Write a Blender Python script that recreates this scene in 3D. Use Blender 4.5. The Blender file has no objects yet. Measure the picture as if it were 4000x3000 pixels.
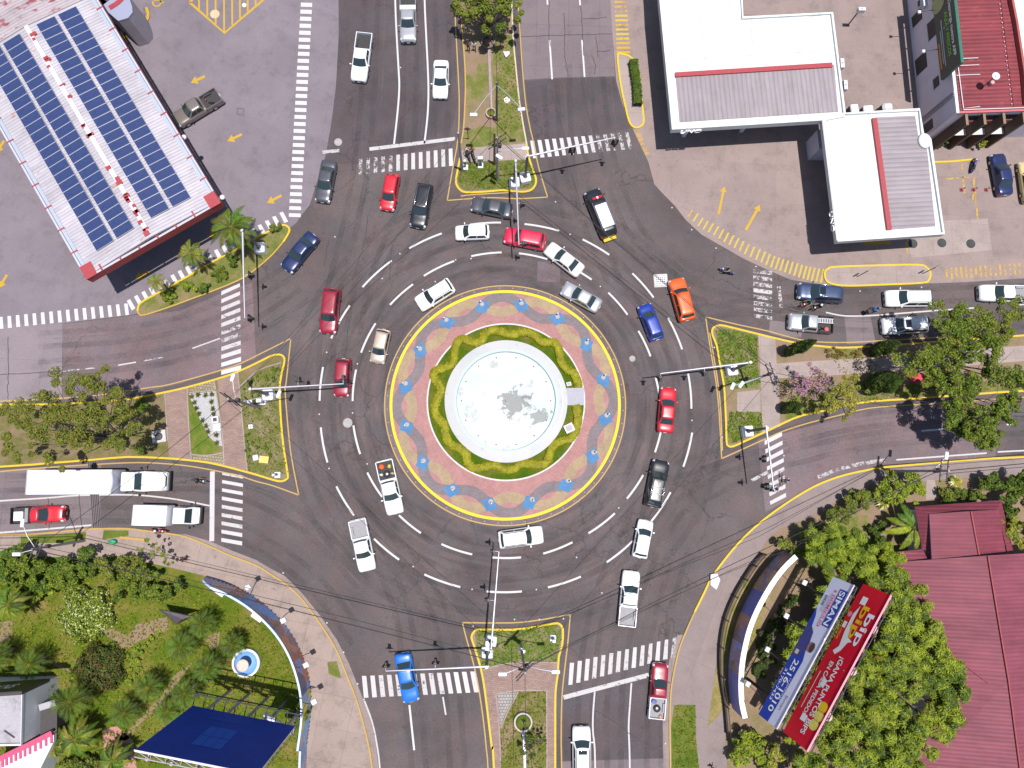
import bpy, math, random
from mathutils import Vector, Matrix, Quaternion
random.seed(11)
scn = bpy.context.scene
COL = scn.collection
PI = math.pi
# ------------------------------------------------------------------ camera
F, CH = 2773.0, 77.0                      # focal length in photo pixels, drone height in metres
NADIR = Vector((1935-2000, -(1845-1500), -F)).normalized()
ROT = NADIR.rotation_difference(Vector((0, 0, -1)))
def G(px, py, z=0.0):
    """world point at height z that the survey photo shows at photo pixel px,py"""
    d = ROT @ Vector((px-2000, -(py-1500), -F))
    t = (z-CH)/d.z
    return Vector((d.x*t, d.y*t, z))
def T(c, r, pts):
    return [(c*1000+x/2.212, r*750+y/2.212) for x, y in pts]
def GP(pts, z=0.0):
    return [G(x, y, z) for x, y in pts]
cam_d = bpy.data.cameras.new('camera'); cam = bpy.data.objects.new('camera', cam_d); COL.objects.link(cam)
cam_d.sensor_width = 36; cam_d.lens = F/4000*36; cam_d.clip_end = 2000
cam.location = (0, 0, CH); cam.rotation_mode = 'QUATERNION'; cam.rotation_quaternion = ROT
scn.camera = cam
# ------------------------------------------------------------------ light
SUN = Vector((0.0946, -0.054, 1)).normalized()
w = bpy.data.worlds.new('World'); scn.world = w; w.use_nodes = True
nt = w.node_tree; bg = nt.nodes['Background']
sky = nt.nodes.new('ShaderNodeTexSky'); sky.sky_type = 'NISHITA'; sky.sun_disc = False
sky.sun_elevation = math.asin(SUN.z); sky.sun_rotation = math.atan2(SUN.x, SUN.y)
nt.links.new(sky.outputs[0], bg.inputs[0]); bg.inputs[1].default_value = 0.09
sl = bpy.data.lights.new('sun', 'SUN'); sl.energy = 4.6; sl.angle = math.radians(0.53); sl.color = (1, .965, .92)
so = bpy.data.objects.new('sun', sl); COL.objects.link(so); so.location = (0, 0, 60)
so.rotation_mode = 'QUATERNION'; so.rotation_quaternion = Vector((0, 0, 1)).rotation_difference(SUN)
scn.view_settings.view_transform = 'Standard'; scn.view_settings.look = 'None'
scn.view_settings.exposure = 0.4; scn.view_settings.gamma = 1; scn.view_settings.use_curve_mapping = False
scn.render.engine = 'CYCLES'; scn.cycles.max_bounces = 6; scn.cycles.transparent_max_bounces = 12
# ------------------------------------------------------------------ materials
MATS = {}
def srgb(h):
    c = [int(h[i:i+2], 16)/255 for i in (0, 2, 4)]
    return tuple(x/12.92 if x <= .04045 else ((x+.055)/1.055)**2.4 for x in c)
class NT:
    def __init__(s, name):
        s.m = bpy.data.materials.new(name); s.m.use_nodes = True; s.t = s.m.node_tree
        s.b = s.t.nodes['Principled BSDF']; s.out = s.t.nodes['Material Output']
    def n(s, typ, **k):
        x = s.t.nodes.new(typ)
        for a, v in k.items():
            if a[0] == '_': x.inputs[a[1:].replace('_', ' ')].default_value = v
            else: setattr(x, a, v)
        return x
    def l(s, a, b): s.t.links.new(a, b)
    def pos(s): return s.n('ShaderNodeNewGeometry').outputs['Position']
    def noise(s, vec, scale, detail=4, rough=.6):
        x = s.n('ShaderNodeTexNoise'); x.inputs['Scale'].default_value = scale
        x.inputs['Detail'].default_value = detail; x.inputs['Roughness'].default_value = rough
        s.l(vec, x.inputs['Vector']); return x.outputs['Fac']
    def ramp(s, fac, stops):
        x = s.n('ShaderNodeValToRGB'); e = x.color_ramp.elements
        while len(e) < len(stops): e.new(.5)
        for i, (p, c) in enumerate(stops):
            e[i].position = p; e[i].color = (*c, 1) if len(c) == 3 else c
        s.l(fac, x.inputs[0]); return x.outputs[0]
    def mix(s, fac, a, b, mode='MIX'):
        x = s.n('ShaderNodeMix', data_type='RGBA', blend_type=mode)
        for i, v in ((0, fac), (6, a), (7, b)):
            if isinstance(v, bpy.types.NodeSocket): s.l(v, x.inputs[i])
            elif isinstance(v, (int, float)): x.inputs[i].default_value = v
            else: x.inputs[i].default_value = (*v, 1)
        return x.outputs[2]
    def math(s, op, a, b=None, c=None):
        x = s.n('ShaderNodeMath', operation=op)
        for i, v in enumerate((a, b, c)):
            if v is None: continue
            if isinstance(v, bpy.types.NodeSocket): s.l(v, x.inputs[i])
            else: x.inputs[i].default_value = v
        return x.outputs[0]
    def bump(s, h, dist=.02, strength=.6):
        x = s.n('ShaderNodeBump'); x.inputs['Distance'].default_value = dist; x.inputs['Strength'].default_value = strength
        s.l(h, x.inputs['Height']); s.l(x.outputs[0], s.b.inputs['Normal'])
def g3(c, k): return tuple(min(1, x*k) for x in c)
def plain(name, col, rough=.6, metal=0., coat=0., spec=.5, var=.12, scale=3., emit=None):
    if name in MATS: return MATS[name]
    N = NT(name); N.b.inputs['Roughness'].default_value = rough; N.b.inputs['Metallic'].default_value = metal
    N.b.inputs['Coat Weight'].default_value = coat; N.b.inputs['Coat Roughness'].default_value = .05
    N.b.inputs['Specular IOR Level'].default_value = spec
    if var:
        f = N.noise(N.pos(), scale, 5)
        N.l(N.ramp(f, [(.3, g3(col, 1-var)), (.7, g3(col, 1+var))]), N.b.inputs['Base Color'])
    else: N.b.inputs['Base Color'].default_value = (*col, 1)
    MATS[name] = N.m; return N.m
def paint(name, col, wear=.0, under=None):
    """road paint; wear lets the surface below show through in flakes"""
    if name in MATS: return MATS[name]
    N = NT(name); N.b.inputs['Roughness'].default_value = .7
    p = N.pos(); f = N.noise(p, 2.2, 6, .7); f2 = N.noise(p, 9, 4, .7)
    N.l(N.ramp(f2, [(.25, g3(col, .78)), (.65, col)]), N.b.inputs['Base Color'])
    if wear > 0:
        big = N.noise(p, .9, 3)
        h = N.math('ADD', N.math('MULTIPLY', f, .55), N.math('ADD', N.math('MULTIPLY', f2, .25), N.math('MULTIPLY', big, .2)))
        a = N.ramp(h, [(.345+wear*.22, (0, 0, 0)), (.385+wear*.22, (1, 1, 1))])
        tr = N.n('ShaderNodeBsdfTransparent'); mx = N.n('ShaderNodeMixShader')
        N.l(a, mx.inputs[0]); N.l(tr.outputs[0], mx.inputs[1]); N.l(N.b.outputs[0], mx.inputs[2]); N.l(mx.outputs[0], N.out.inputs[0])
    MATS[name] = N.m; return N.m
def xy_len(N, p, cx, cy):
    s = N.n('ShaderNodeSeparateXYZ'); N.l(p, s.inputs[0])
    dx = N.math('SUBTRACT', s.outputs[0], cx); dy = N.math('SUBTRACT', s.outputs[1], cy)
    return N.math('SQRT', N.math('ADD', N.math('MULTIPLY', dx, dx), N.math('MULTIPLY', dy, dy))), N.math('ARCTAN2', dy, dx)
CEN = G(1975, 1575, 0)
def asphalt(name, col, contrast=1.0, polar=True):
    N = NT(name); p = N.pos(); N.b.inputs['Roughness'].default_value = .85; N.b.inputs['Specular IOR Level'].default_value = .3
    base = N.ramp(N.noise(p, .11, 6, .65), [(.32, g3(col, .74)), (.5, col), (.68, g3(col, 1.26))])
    warm = N.ramp(N.noise(p, .32, 5, .7), [(.42, (.97, .98, 1.0)), (.6, (1.13, 1.0, .98))])
    c = N.mix(1, base, warm, 'MULTIPLY')
    if polar:
        r, a = xy_len(N, p, CEN.x, CEN.y)
        cv = N.n('ShaderNodeCombineXYZ'); N.l(N.math('MULTIPLY', r, 1.15), cv.inputs[0]); N.l(N.math('MULTIPLY', a, 2.2), cv.inputs[1])
        st = N.noise(cv.outputs[0], 1.0, 5, .65)
        near = N.ramp(N.math('DIVIDE', r, 40.), [(.45, (1, 1, 1)), (.62, (0, 0, 0))])
        streak = N.ramp(st, [(.30, (.66, .67, .70)), (.5, (1, 1, 1)), (.7, (1.22, 1.17, 1.15))])
        c = N.mix(near, c, N.mix(1, c, streak, 'MULTIPLY'))
    fine = N.ramp(N.noise(p, 5.5, 4, .75), [(.3, (.80, .80, .81)), (.7, (1.18, 1.17, 1.17))])
    c = N.mix(1, c, fine, 'MULTIPLY')
    vo = N.n('ShaderNodeTexVoronoi', feature='DISTANCE_TO_EDGE'); vo.inputs['Scale'].default_value = .16
    wv = N.n('ShaderNodeVectorMath', operation='ADD'); nz = N.n('ShaderNodeTexNoise'); nz.inputs['Scale'].default_value = .8; nz.inputs['Detail'].default_value = 4
    N.l(p, nz.inputs['Vector']); sc = N.n('ShaderNodeVectorMath', operation='SCALE'); sc.inputs['Scale'].default_value = 2.2
    N.l(nz.outputs['Color'], sc.inputs[0]); N.l(p, wv.inputs[0]); N.l(sc.outputs[0], wv.inputs[1]); N.l(wv.outputs[0], vo.inputs['Vector'])
    crack = N.ramp(vo.outputs['Distance'], [(.004, (1, 1, 1)), (.013, (0, 0, 0))])
    msk = N.ramp(N.noise(p, .07, 2), [(.45, (0, 0, 0)), (.6, (.6, .6, .6))])
    c = N.mix(N.mix(1, crack, msk, 'MULTIPLY'), c, g3(col, .42))
    oil = N.ramp(N.noise(p, .9, 5, .62), [(.64, (1, 1, 1)), (.72, (.72, .71, .72))]); dust = N.ramp(N.noise(p, .55, 7, .75), [(.58, (1, 1, 1)), (.70, (1.22, 1.17, 1.14))])
    c = N.mix(1, N.mix(1, c, oil, 'MULTIPLY'), dust, 'MULTIPLY')
    N.l(c, N.b.inputs['Base Color']); N.bump(N.noise(p, 16, 4, .7), .01, .5)
    MATS[name] = N.m; return N.m
def concrete(name, col, slab=(0, 0), rot=0., stain=.35, joint=.55, off=(0, 0), jw=.018):
    N = NT(name); p = N.pos(); N.b.inputs['Roughness'].default_value = .88; N.b.inputs['Specular IOR Level'].default_value = .25
    c = N.ramp(N.noise(p, .16, 6, .68), [(.3, g3(col, .86)), (.5, col), (.72, g3(col, 1.12))])
    st = N.ramp(N.noise(p, .5, 7, .75), [(.30, (1-stain, 1-stain*.96, 1-stain*.95)), (.5, (1, 1, 1))])
    c = N.mix(1, c, st, 'MULTIPLY')
    c = N.mix(1, c, N.ramp(N.noise(p, 7, 3, .8), [(.3, (.88, .88, .88)), (.7, (1.1, 1.1, 1.1))]), 'MULTIPLY')
    spot = N.ramp(N.noise(p, 1.1, 3, .6), [(.70, (0, 0, 0)), (.76, (.5, .5, .5))])
    c = N.mix(spot, c, g3(col, .42))
    if slab[0]:
        mp = N.n('ShaderNodeMapping'); mp.inputs['Rotation'].default_value = (0, 0, rot); mp.inputs['Location'].default_value = (*off, 0); N.l(p, mp.inputs[0])
        br = N.n('ShaderNodeTexBrick'); br.offset = 0; br.inputs['Scale'].default_value = 1; br.inputs['Brick Width'].default_value = slab[0]
        br.inputs['Row Height'].default_value = slab[1]; br.inputs['Mortar Size'].default_value = jw; br.inputs['Mortar Smooth'].default_value = .3
        br.inputs['Color1'].default_value = (1, 1, 1, 1); br.inputs['Color2'].default_value = (.93, .93, .94, 1); br.inputs['Mortar'].default_value = (joint,)*3+(1,)
        N.l(mp.outputs[0], br.inputs[0]); c = N.mix(1, c, br.outputs[0], 'MULTIPLY')
    N.l(c, N.b.inputs['Base Color']); N.bump(N.noise(p, 12, 3, .7), .008, .4)
    MATS[name] = N.m; return N.m
def pavers(name, cols, size=(.22, .12), rot=0., herring=False, joint=.62):
    N = NT(name); p = N.pos(); N.b.inputs['Roughness'].default_value = .9; N.b.inputs['Specular IOR Level'].default_value = .2
    mp = N.n('ShaderNodeMapping'); mp.inputs['Rotation'].default_value = (0, 0, rot); N.l(p, mp.inputs[0])
    br = N.n('ShaderNodeTexBrick'); br.offset = .5; br.inputs['Scale'].default_value = 1; br.inputs['Brick Width'].default_value = size[0]
    br.inputs['Row Height'].default_value = size[1]; br.inputs['Mortar Size'].default_value = size[1]*.09; br.inputs['Bias'].default_value = 0
    br.inputs['Color1'].default_value = (*cols[0], 1); br.inputs['Color2'].default_value = (*cols[1], 1); br.inputs['Mortar'].default_value = (*g3(cols[0], joint), 1)
    N.l(mp.outputs[0], br.inputs[0])
    c = N.mix(1, br.outputs[0], N.ramp(N.noise(p, .6, 6, .7), [(.3, (.84, .84, .85)), (.7, (1.13, 1.12, 1.1))]), 'MULTIPLY')
    N.l(c, N.b.inputs['Base Color']); MATS[name] = N.m; return N.m
def turf(name, stops, scale=.5, fine=6.):
    """stops: dirt, dry, green, lush colours"""
    N = NT(name); p = N.pos(); N.b.inputs['Roughness'].default_value = 1; N.b.inputs['Specular IOR Level'].default_value = .1
    f = N.math('ADD', N.math('MULTIPLY', N.noise(p, scale, 6, .72), .72), N.math('MULTIPLY', N.noise(p, fine, 5, .8), .28))
    c = N.ramp(f, [(.33, stops[0]), (.43, stops[1]), (.53, stops[2]), (.68, stops[3])])
    c = N.mix(1, c, N.ramp(N.noise(p, 14, 3, .8), [(.28, (.55, .56, .55)), (.6, (1.15, 1.15, 1.1))]), 'MULTIPLY')
    N.l(c, N.b.inputs['Base Color']); N.bump(N.noise(p, 11, 4, .8), .06, 1.)
    MATS[name] = N.m; return N.m
def corrugated(name, col, pitch, direction, rust=0., rustcol=(.30, .11, .07), rough=.5, dirt=.2, vary=.15, metal=0.):
    """sheet-metal roofing with ribs repeating along direction (xy unit vector)"""
    N = NT(name); p = N.pos(); N.b.inputs['Roughness'].default_value = rough; N.b.inputs['Metallic'].default_value = metal; N.b.inputs['Specular IOR Level'].default_value = .25
    d = N.n('ShaderNodeVectorMath', operation='DOT_PRODUCT'); N.l(p, d.inputs[0]); d.inputs[1].default_value = (direction[0], direction[1], 0)
    e = N.n('ShaderNodeVectorMath', operation='DOT_PRODUCT'); N.l(p, e.inputs[0]); e.inputs[1].default_value = (-direction[1], direction[0], 0)
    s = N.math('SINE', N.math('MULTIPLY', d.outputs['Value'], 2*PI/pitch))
    cv = N.n('ShaderNodeCombineXYZ'); N.l(N.math('MULTIPLY', d.outputs['Value'], 1.6), cv.inputs[0]); N.l(N.math('MULTIPLY', e.outputs['Value'], .16), cv.inputs[1])
    sn = N.noise(cv.outputs[0], 1., 5, .6)
    c = N.ramp(sn, [(.3, g3(col, 1-vary)), (.7, g3(col, 1+vary))])
    c = N.mix(1, c, N.ramp(N.noise(p, .25, 6, .7), [(.3, (1-dirt, 1-dirt, 1-dirt)), (.6, (1.05, 1.05, 1.05))]), 'MULTIPLY')
    if rust:
        rv = N.n('ShaderNodeCombineXYZ'); N.l(N.math('MULTIPLY', d.outputs['Value'], 1.2), rv.inputs[0]); N.l(N.math('MULTIPLY', e.outputs['Value'], .5), rv.inputs[1])
        k = N.ramp(N.noise(rv.outputs[0], 1.1, 6, .65), [(.72-rust*.3, (0, 0, 0)), (.78-rust*.3, (.85, .85, .85))])
        c = N.mix(k, c, rustcol)
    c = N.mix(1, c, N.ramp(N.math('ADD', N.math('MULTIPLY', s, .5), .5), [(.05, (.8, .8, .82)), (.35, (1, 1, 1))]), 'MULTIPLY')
    N.l(c, N.b.inputs['Base Color']); N.bump(s, .02, .8)
    MATS[name] = N.m; return N.m
def leafmat(name, col, tr=.25):
    N = NT(name); p = N.pos()
    c = N.ramp(N.noise(p, 2.2, 3, .7), [(.3, g3(col, .62)), (.7, g3(col, 1.4))])
    N.l(c, N.b.inputs['Base Color']); N.b.inputs['Roughness'].default_value = .55; N.b.inputs['Specular IOR Level'].default_value = .25
    tl = N.n('ShaderNodeBsdfTranslucent'); N.l(c, tl.inputs[0]); mx = N.n('ShaderNodeMixShader'); mx.inputs[0].default_value = tr
    N.l(N.b.outputs[0], mx.inputs[1]); N.l(tl.outputs[0], mx.inputs[2]); N.l(mx.outputs[0], N.out.inputs[0])
    MATS[name] = N.m; return N.m
# ------------------------------------------------------------------ mesh builder
class MB:
    def __init__(s): s.v = []; s.f = []; s.mi = []; s.sm = []; s.mats = []
    def mat(s, m):
        if m not in s.mats: s.mats.append(m)
        return s.mats.index(m)
    def add(s, vs, fs, m, smooth=False):
        b = len(s.v); s.v += [Vector(p) for p in vs]; k = s.mat(m)
        for f in fs: s.f.append([b+i for i in f]); s.mi.append(k); s.sm.append(smooth)
    def poly(s, pts, m): s.add(pts, [list(range(len(pts)))], m)
    def box(s, c, size, m, rz=0., M=None):
        x, y, z = (k/2 for k in size); R = M or Matrix.Rotation(rz, 3, 'Z'); c = Vector(c)
        vs = [c+R @ Vector((sx*x, sy*y, sz*z)) for sz in (-1, 1) for sx, sy in ((-1, -1), (1, -1), (1, 1), (-1, 1))]
        s.add(vs, [(3, 2, 1, 0), (4, 5, 6, 7), (0, 1, 5, 4), (1, 2, 6, 5), (2, 3, 7, 6), (3, 0, 4, 7)], m)
    def bbox(s, c, size, m, rz=0., bev=.04):
        """box with chamfered upright and top edges"""
        x, y, z = (k/2 for k in size); R = Matrix.Rotation(rz, 3, 'Z'); c = Vector(c); b = min(bev, x*.9, y*.9, z*.9)
        def ring(ix, zz): return [c+R @ Vector((px, py, zz)) for px, py in ((-x+ix, -y+b+ix*0), (-x+b, -y+ix), (x-b, -y+ix), (x-ix, -y+b), (x-ix, y-b), (x-b, y-ix), (-x+b, y-ix), (-x+ix, y-b))]
        rs = [ring(0, -z), ring(0, z-b), ring(b*.9, z)]; vs = sum(rs, [])
        fs = [list(range(7, -1, -1)), list(range(16, 24))]
        for k in range(2):
            for i in range(8): fs.append((k*8+i, k*8+(i+1) % 8, k*8+8+(i+1) % 8, k*8+8+i))
        s.add(vs, fs, m)
    def prism(s, pts, z0, z1, mt, ms=None):
        ms = ms or mt; n = len(pts); p = [Vector((q[0], q[1], 0)) for q in pts]
        area = sum(p[i].x*p[(i+1) % n].y-p[(i+1) % n].x*p[i].y for i in range(n))
        if area < 0: p.reverse()
        s.add([(q.x, q.y, z1) for q in p], [list(range(n))], mt)
        s.add([(q.x, q.y, z) for z in (z0, z1) for q in p], [(i, (i+1) % n, n+(i+1) % n, n+i) for i in range(n)], ms)
    def tube(s, pts, rad, m, n=8, cap=True, smooth=True):
        pts = [Vector(p) for p in pts]; rads = rad if isinstance(rad, (list, tuple)) else [rad]*len(pts); vs = []; N = len(pts)
        for i, p in enumerate(pts):
            t = (pts[min(i+1, N-1)]-pts[max(i-1, 0)]); t = t.normalized() if t.length else Vector((0, 0, 1))
            a = t.cross(Vector((0, 0, 1)) if abs(t.z) < .9 else Vector((1, 0, 0))).normalized(); b = t.cross(a)
            vs += [p+(a*math.cos(2*PI*k/n)+b*math.sin(2*PI*k/n))*rads[i] for k in range(n)]
        fs = [(i*n+k, i*n+(k+1) % n, i*n+n+(k+1) % n, i*n+n+k) for i in range(N-1) for k in range(n)]
        s.add(vs, fs, m, smooth)
        if cap: s.add(vs[:n][::-1], [list(range(n))], m); s.add(vs[-n:], [list(range(n))], m)
    def lathe(s, c, prof, m, n=24, smooth=True, cap=True):
        c = Vector(c); vs = []; fs = []
        for r, z in prof: vs += [c+Vector((r*math.cos(2*PI*k/n), r*math.sin(2*PI*k/n), z)) for k in range(n)]
        for i in range(len(prof)-1):
            for k in range(n): fs.append((i*n+k, i*n+(k+1) % n, i*n+n+(k+1) % n, i*n+n+k))
        s.add(vs, fs, m, smooth)
        if cap and prof[-1][0] > 1e-4: s.add(vs[-n:], [list(range(n))], m)
    def ell(s, c, r, m, n=10, k=6, M=None):
        c = Vector(c); vs = []; fs = []; M = M or Matrix.Identity(3)
        for i in range(k+1):
            th = PI*i/k
            vs += [c+M @ Vector((r[0]*math.sin(th)*math.cos(2*PI*j/n), r[1]*math.sin(th)*math.sin(2*PI*j/n), -r[2]*math.cos(th))) for j in range(n)]
        for i in range(k):
            for j in range(n): fs.append((i*n+j, i*n+(j+1) % n, i*n+n+(j+1) % n, i*n+n+j))
        s.add(vs, fs, m, True)
    def ribbon(s, pts, wd, m, closed=False, lift=0.):
        p = [Vector(q) for q in pts]; N = len(p); L = []; Rr = []
        for i in range(N):
            a = p[(i-1) % N] if closed or i else p[i]; b = p[(i+1) % N] if closed or i < N-1 else p[i]
            t = (b-a); t.z = 0; t.normalize(); nn = Vector((-t.y, t.x, 0))*wd/2; up = Vector((0, 0, lift))
            L.append(p[i]+nn+up); Rr.append(p[i]-nn+up)
        M = N if closed else N-1
        s.add(L+Rr, [(N+i, N+(i+1) % N, (i+1) % N, i) for i in range(M)], m)
    def curb(s, pts, wd, z0, z1, m, closed=False, ms=None):
        """solid strip of rectangular section along a line"""
        p = [Vector((q[0], q[1], 0)) for q in pts]; N = len(p); L = []; Rr = []
        for i in range(N):
            a = p[(i-1) % N] if closed or i else p[i]; b = p[(i+1) % N] if closed or i < N-1 else p[i]
            t = (b-a).normalized(); nn = Vector((-t.y, t.x, 0))*wd/2; L.append(p[i]+nn); Rr.append(p[i]-nn)
        M = N if closed else N-1; z = lambda q, h: Vector((q.x, q.y, h)); ms = ms or m
        top = [z(q, z1) for q in L]+[z(q, z1) for q in Rr]
        s.add(top, [(N+i, N+(i+1) % N, (i+1) % N, i) for i in range(M)], m)
        for S, fl in ((L, 1), (Rr, 0)):
            vs = [z(q, z0) for q in S]+[z(q, z1) for q in S]
            s.add(vs, [((i, N+i, N+(i+1) % N, (i+1) % N) if fl else (i, (i+1) % N, N+(i+1) % N, N+i)) for i in range(M)], ms)
        if not closed:
            for i in (0, N-1): s.add([z(L[i], z0), z(Rr[i], z0), z(Rr[i], z1), z(L[i], z1)], [(0, 1, 2, 3)], ms)
    def build(s, name, parent=None, local=False, label=None, cat=None, group=None, kind=None):
        me = bpy.data.meshes.new(name)
        o = bpy.data.objects.new(name, me); COL.objects.link(o)
        if parent is not None:
            o.parent = parent
            off = Vector((0, 0, 0)) if local else world_loc(parent)
        elif local: off = Vector((0, 0, 0))
        else:
            n = max(1, len(s.v)); off = Vector((sum(v.x for v in s.v)/n, sum(v.y for v in s.v)/n, min(v.z for v in s.v)))
            o.location = off
        me.from_pydata([v-off for v in s.v], [], s.f)
        for m in s.mats: me.materials.append(m)
        me.polygons.foreach_set('material_index', s.mi); me.polygons.foreach_set('use_smooth', s.sm); me.update()
        tag(o, label, cat, group, kind); return o
def world_loc(o):
    v = Vector((0, 0, 0))
    while o is not None: v += o.location; o = o.parent
    return v
def tag(o, label=None, cat=None, group=None, kind=None):
    for k, v in (('label', label), ('category', cat), ('group', group), ('kind', kind)):
        if v: o[k] = v
    return o
def thing(name, label, cat, loc=(0, 0, 0), rz=0., group=None):
    o = bpy.data.objects.new(name, None); COL.objects.link(o); o.empty_display_size = .3
    o.location = loc; o.rotation_euler = (0, 0, rz); return tag(o, label, cat, group)
def struct(name, mb, label, cat='ground'): return mb.build(name, label=label, cat=cat, kind='structure')
def dup(o, loc=None, rz=None, sc=None, label=None, group=None, parent=None):
    c = o.copy(); COL.objects.link(c)
    if parent is not None: c.parent = parent
    if loc is not None: c.location = loc
    if rz is not None: c.rotation_euler = (0, 0, rz)
    if sc is not None: c.scale = sc
    tag(c, label, None, group)
    for ch in o.children: dup(ch, parent=c)
    return c
def smooth(pts, n=4, closed=False):
    P = [Vector((p[0], p[1], p[2] if len(p) > 2 else 0)) for p in pts]; N = len(P); out = []
    for i in range(N if closed else N-1):
        a, b, c, d = ((P[(i-1) % N], P[i], P[(i+1) % N], P[(i+2) % N]) if closed else (P[max(i-1, 0)], P[i], P[i+1], P[min(i+2, N-1)]))
        for k in range(n):
            t = k/n; out.append(.5*((2*b)+(c-a)*t+(2*a-5*b+4*c-d)*t*t+(3*b-a-3*c+d)*t**3))
    if not closed: out.append(P[-1])
    return out
def S(pts, z=0., n=4, closed=False): return smooth(GP(pts, z), n, closed)
ORD = 'first second third fourth fifth sixth seventh eighth ninth tenth eleventh twelfth thirteenth fourteenth fifteenth sixteenth seventeenth eighteenth nineteenth twentieth'.split()
ORD += ['twenty-'+o for o in ORD[:9]]
def text_mesh(parent, name, string, origin, u, v, height, m, lift=.03, squeeze=1., shear=0., width=None, bold=.0, extrude=.0):
    """lettering on a board: origin is the lower left of the line as it is read, u reading direction, v up"""
    cu = bpy.data.curves.new(name, 'FONT'); cu.body = string; cu.size = 1; cu.offset = bold; cu.shear = shear; cu.extrude = extrude
    tmp = bpy.data.objects.new('tmp', cu); COL.objects.link(tmp)
    dg = bpy.context.evaluated_depsgraph_get(); me = bpy.data.meshes.new_from_object(tmp.evaluated_get(dg)); bpy.data.objects.remove(tmp)
    xs = [q.co.x for q in me.vertices] or [0]; wid = max(xs)-min(xs)
    sx = height*1.35*squeeze if width is None else width/max(wid, 1e-3)
    u = Vector(u).normalized(); v = Vector(v).normalized(); nn = u.cross(v); o0 = Vector(origin); off = world_loc(parent) if parent is not None else Vector((0, 0, 0))
    for q in me.vertices: q.co = o0-off+u*((q.co.x-min(xs))*sx)+v*(q.co.y*height*1.35)+nn*(lift+q.co.z)
    me.materials.clear(); me.materials.append(m)
    o = bpy.data.objects.new(name, me); COL.objects.link(o)
    if parent is not None: o.parent = parent
    return o
# ================================================================== ground, roads, islands, markings
ASPH = asphalt('asphalt', (.083, .070, .071))
ASPH_D = asphalt('dark_asphalt', (.067, .057, .061), polar=False)
ASPH_W = asphalt('worn_asphalt', (.128, .100, .107), polar=False)
RA = math.atan2(.5, .87)
CON_NW = concrete('forecourt_concrete', (.178, .150, .172), (5.2, 5.2), .53, .22, .8)
CON_NE = concrete('station_concrete', (.245, .188, .175), (6., 4.6), .06, .26, .8)
CON_RD = concrete('concrete_road', (.162, .130, .137), (3.7, 5.2), .02, .18, .5, jw=.012)
CON_W = concrete('concrete_road_west', (.205, .168, .182), (5.5, 4.8), .05, .16, .7)
CON_SW = concrete('sidewalk_concrete', (.275, .212, .185), (3.2, 3.2), .2, .34, .62)
CON_SE = concrete('sidewalk_concrete_grey', (.218, .172, .165), (9, 5), .4, .2, .7)
CON_PATH = concrete('path_concrete', (.30, .24, .22), (2.2, 2.2), .05, .22, .7)
GUT = concrete('gutter_concrete', (.24, .19, .18), (.8, 9), 0, .3, .8)
DIRT = turf('bare_soil', [(.19, .115, .09), (.25, .17, .13), (.22, .16, .10), (.14, .14, .05)], .45)
DRYTURF = turf('dry_turf', [(.24, .17, .12), (.21, .17, .085), (.13, .145, .035), (.075, .12, .02)], .55)
TURF = turf('green_turf', [(.20, .145, .085), (.145, .15, .035), (.09, .13, .018), (.055, .10, .012)], .42)
LUSH = turf('lush_turf', [(.24, .15, .085), (.150, .140, .03), (.082, .120, .010), (.048, .095, .005)], .26)
YEL = paint('yellow_kerb_paint', (.56, .39, .008))
YELW = paint('worn_yellow_kerb_paint', (.40, .25, .055))
YLINE = paint('yellow_line_paint', (.40, .26, .075), .12)
YARR = paint('yellow_arrow_paint', (.44, .265, .012))
YZEB = paint('yellow_zebra_paint', (.44, .32, .045), .22)
YZEBW = paint('worn_yellow_zebra_paint', (.42, .26, .05), .5)
WH = paint('white_road_paint', (.50, .49, .50))
WHL = paint('white_lane_paint', (.46, .44, .45), .12)
WHW = paint('worn_white_paint', (.43, .41, .41), .30)
WHV = paint('flaking_white_paint', (.40, .375, .38), .62)
TAR = plain('crack_tar', (.035, .03, .033), .8)
def sheet(name, pts, z, m, label, cat='ground'):
    mb = MB(); mb.poly(ccw([(p[0], p[1], z) for p in GP(pts, z)]), m); return struct(name, mb, label, cat)
def ccw(p):
    p = [Vector(q) for q in p]; n = len(p)
    if sum(p[i].x*p[(i+1) % n].y-p[(i+1) % n].x*p[i].y for i in range(n)) < 0: p.reverse()
    return p
def slabs(name, pts, z0, z1, mt, label, cat='ground', ms=None):
    mb = MB(); mb.prism(GP(pts, z1), z0, z1, mt, ms or CON_SW); return struct(name, mb, label, cat)
gm = MB(); gm.box((0, 0, -.5), (700, 700, .9), TURF); struct('ground', gm, 'wide level ground of grass and soil under the whole junction')
sheet('road', [(-900, -900), (4900, -900), (4900, 3900), (-900, 3900)], 0, ASPH, 'dark grey asphalt of the roundabout and its approach roads', 'road')
NWL = [(-900, -900), (1322, -900), (1322, 0), (1323, 135), (1316, 271), (1312, 339), (1298, 452), (1289, 511), (1276, 583), (1271, 610), (1245, 690), (1210, 800), (1178, 840), (1156, 872), (1120, 900), (1000, 1000), (800, 1110), (560, 1220), (506, 1231), (244, 1263), (242, 1460), (242, 1560), (0, 1575), (-900, 1650)]
sheet('forecourt_pavement', NWL, .004, CON_NW, 'pale grey concrete forecourt around the solar-roofed canopy', 'pavement')
sheet('concrete_carriageway', [(-900, 1290), (0, 1265), (244, 1263), (242, 1460), (242, 1560), (0, 1575), (-900, 1650)], .008, CON_W, 'pale concrete road slab at the left edge above the big tree', 'road')
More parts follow.
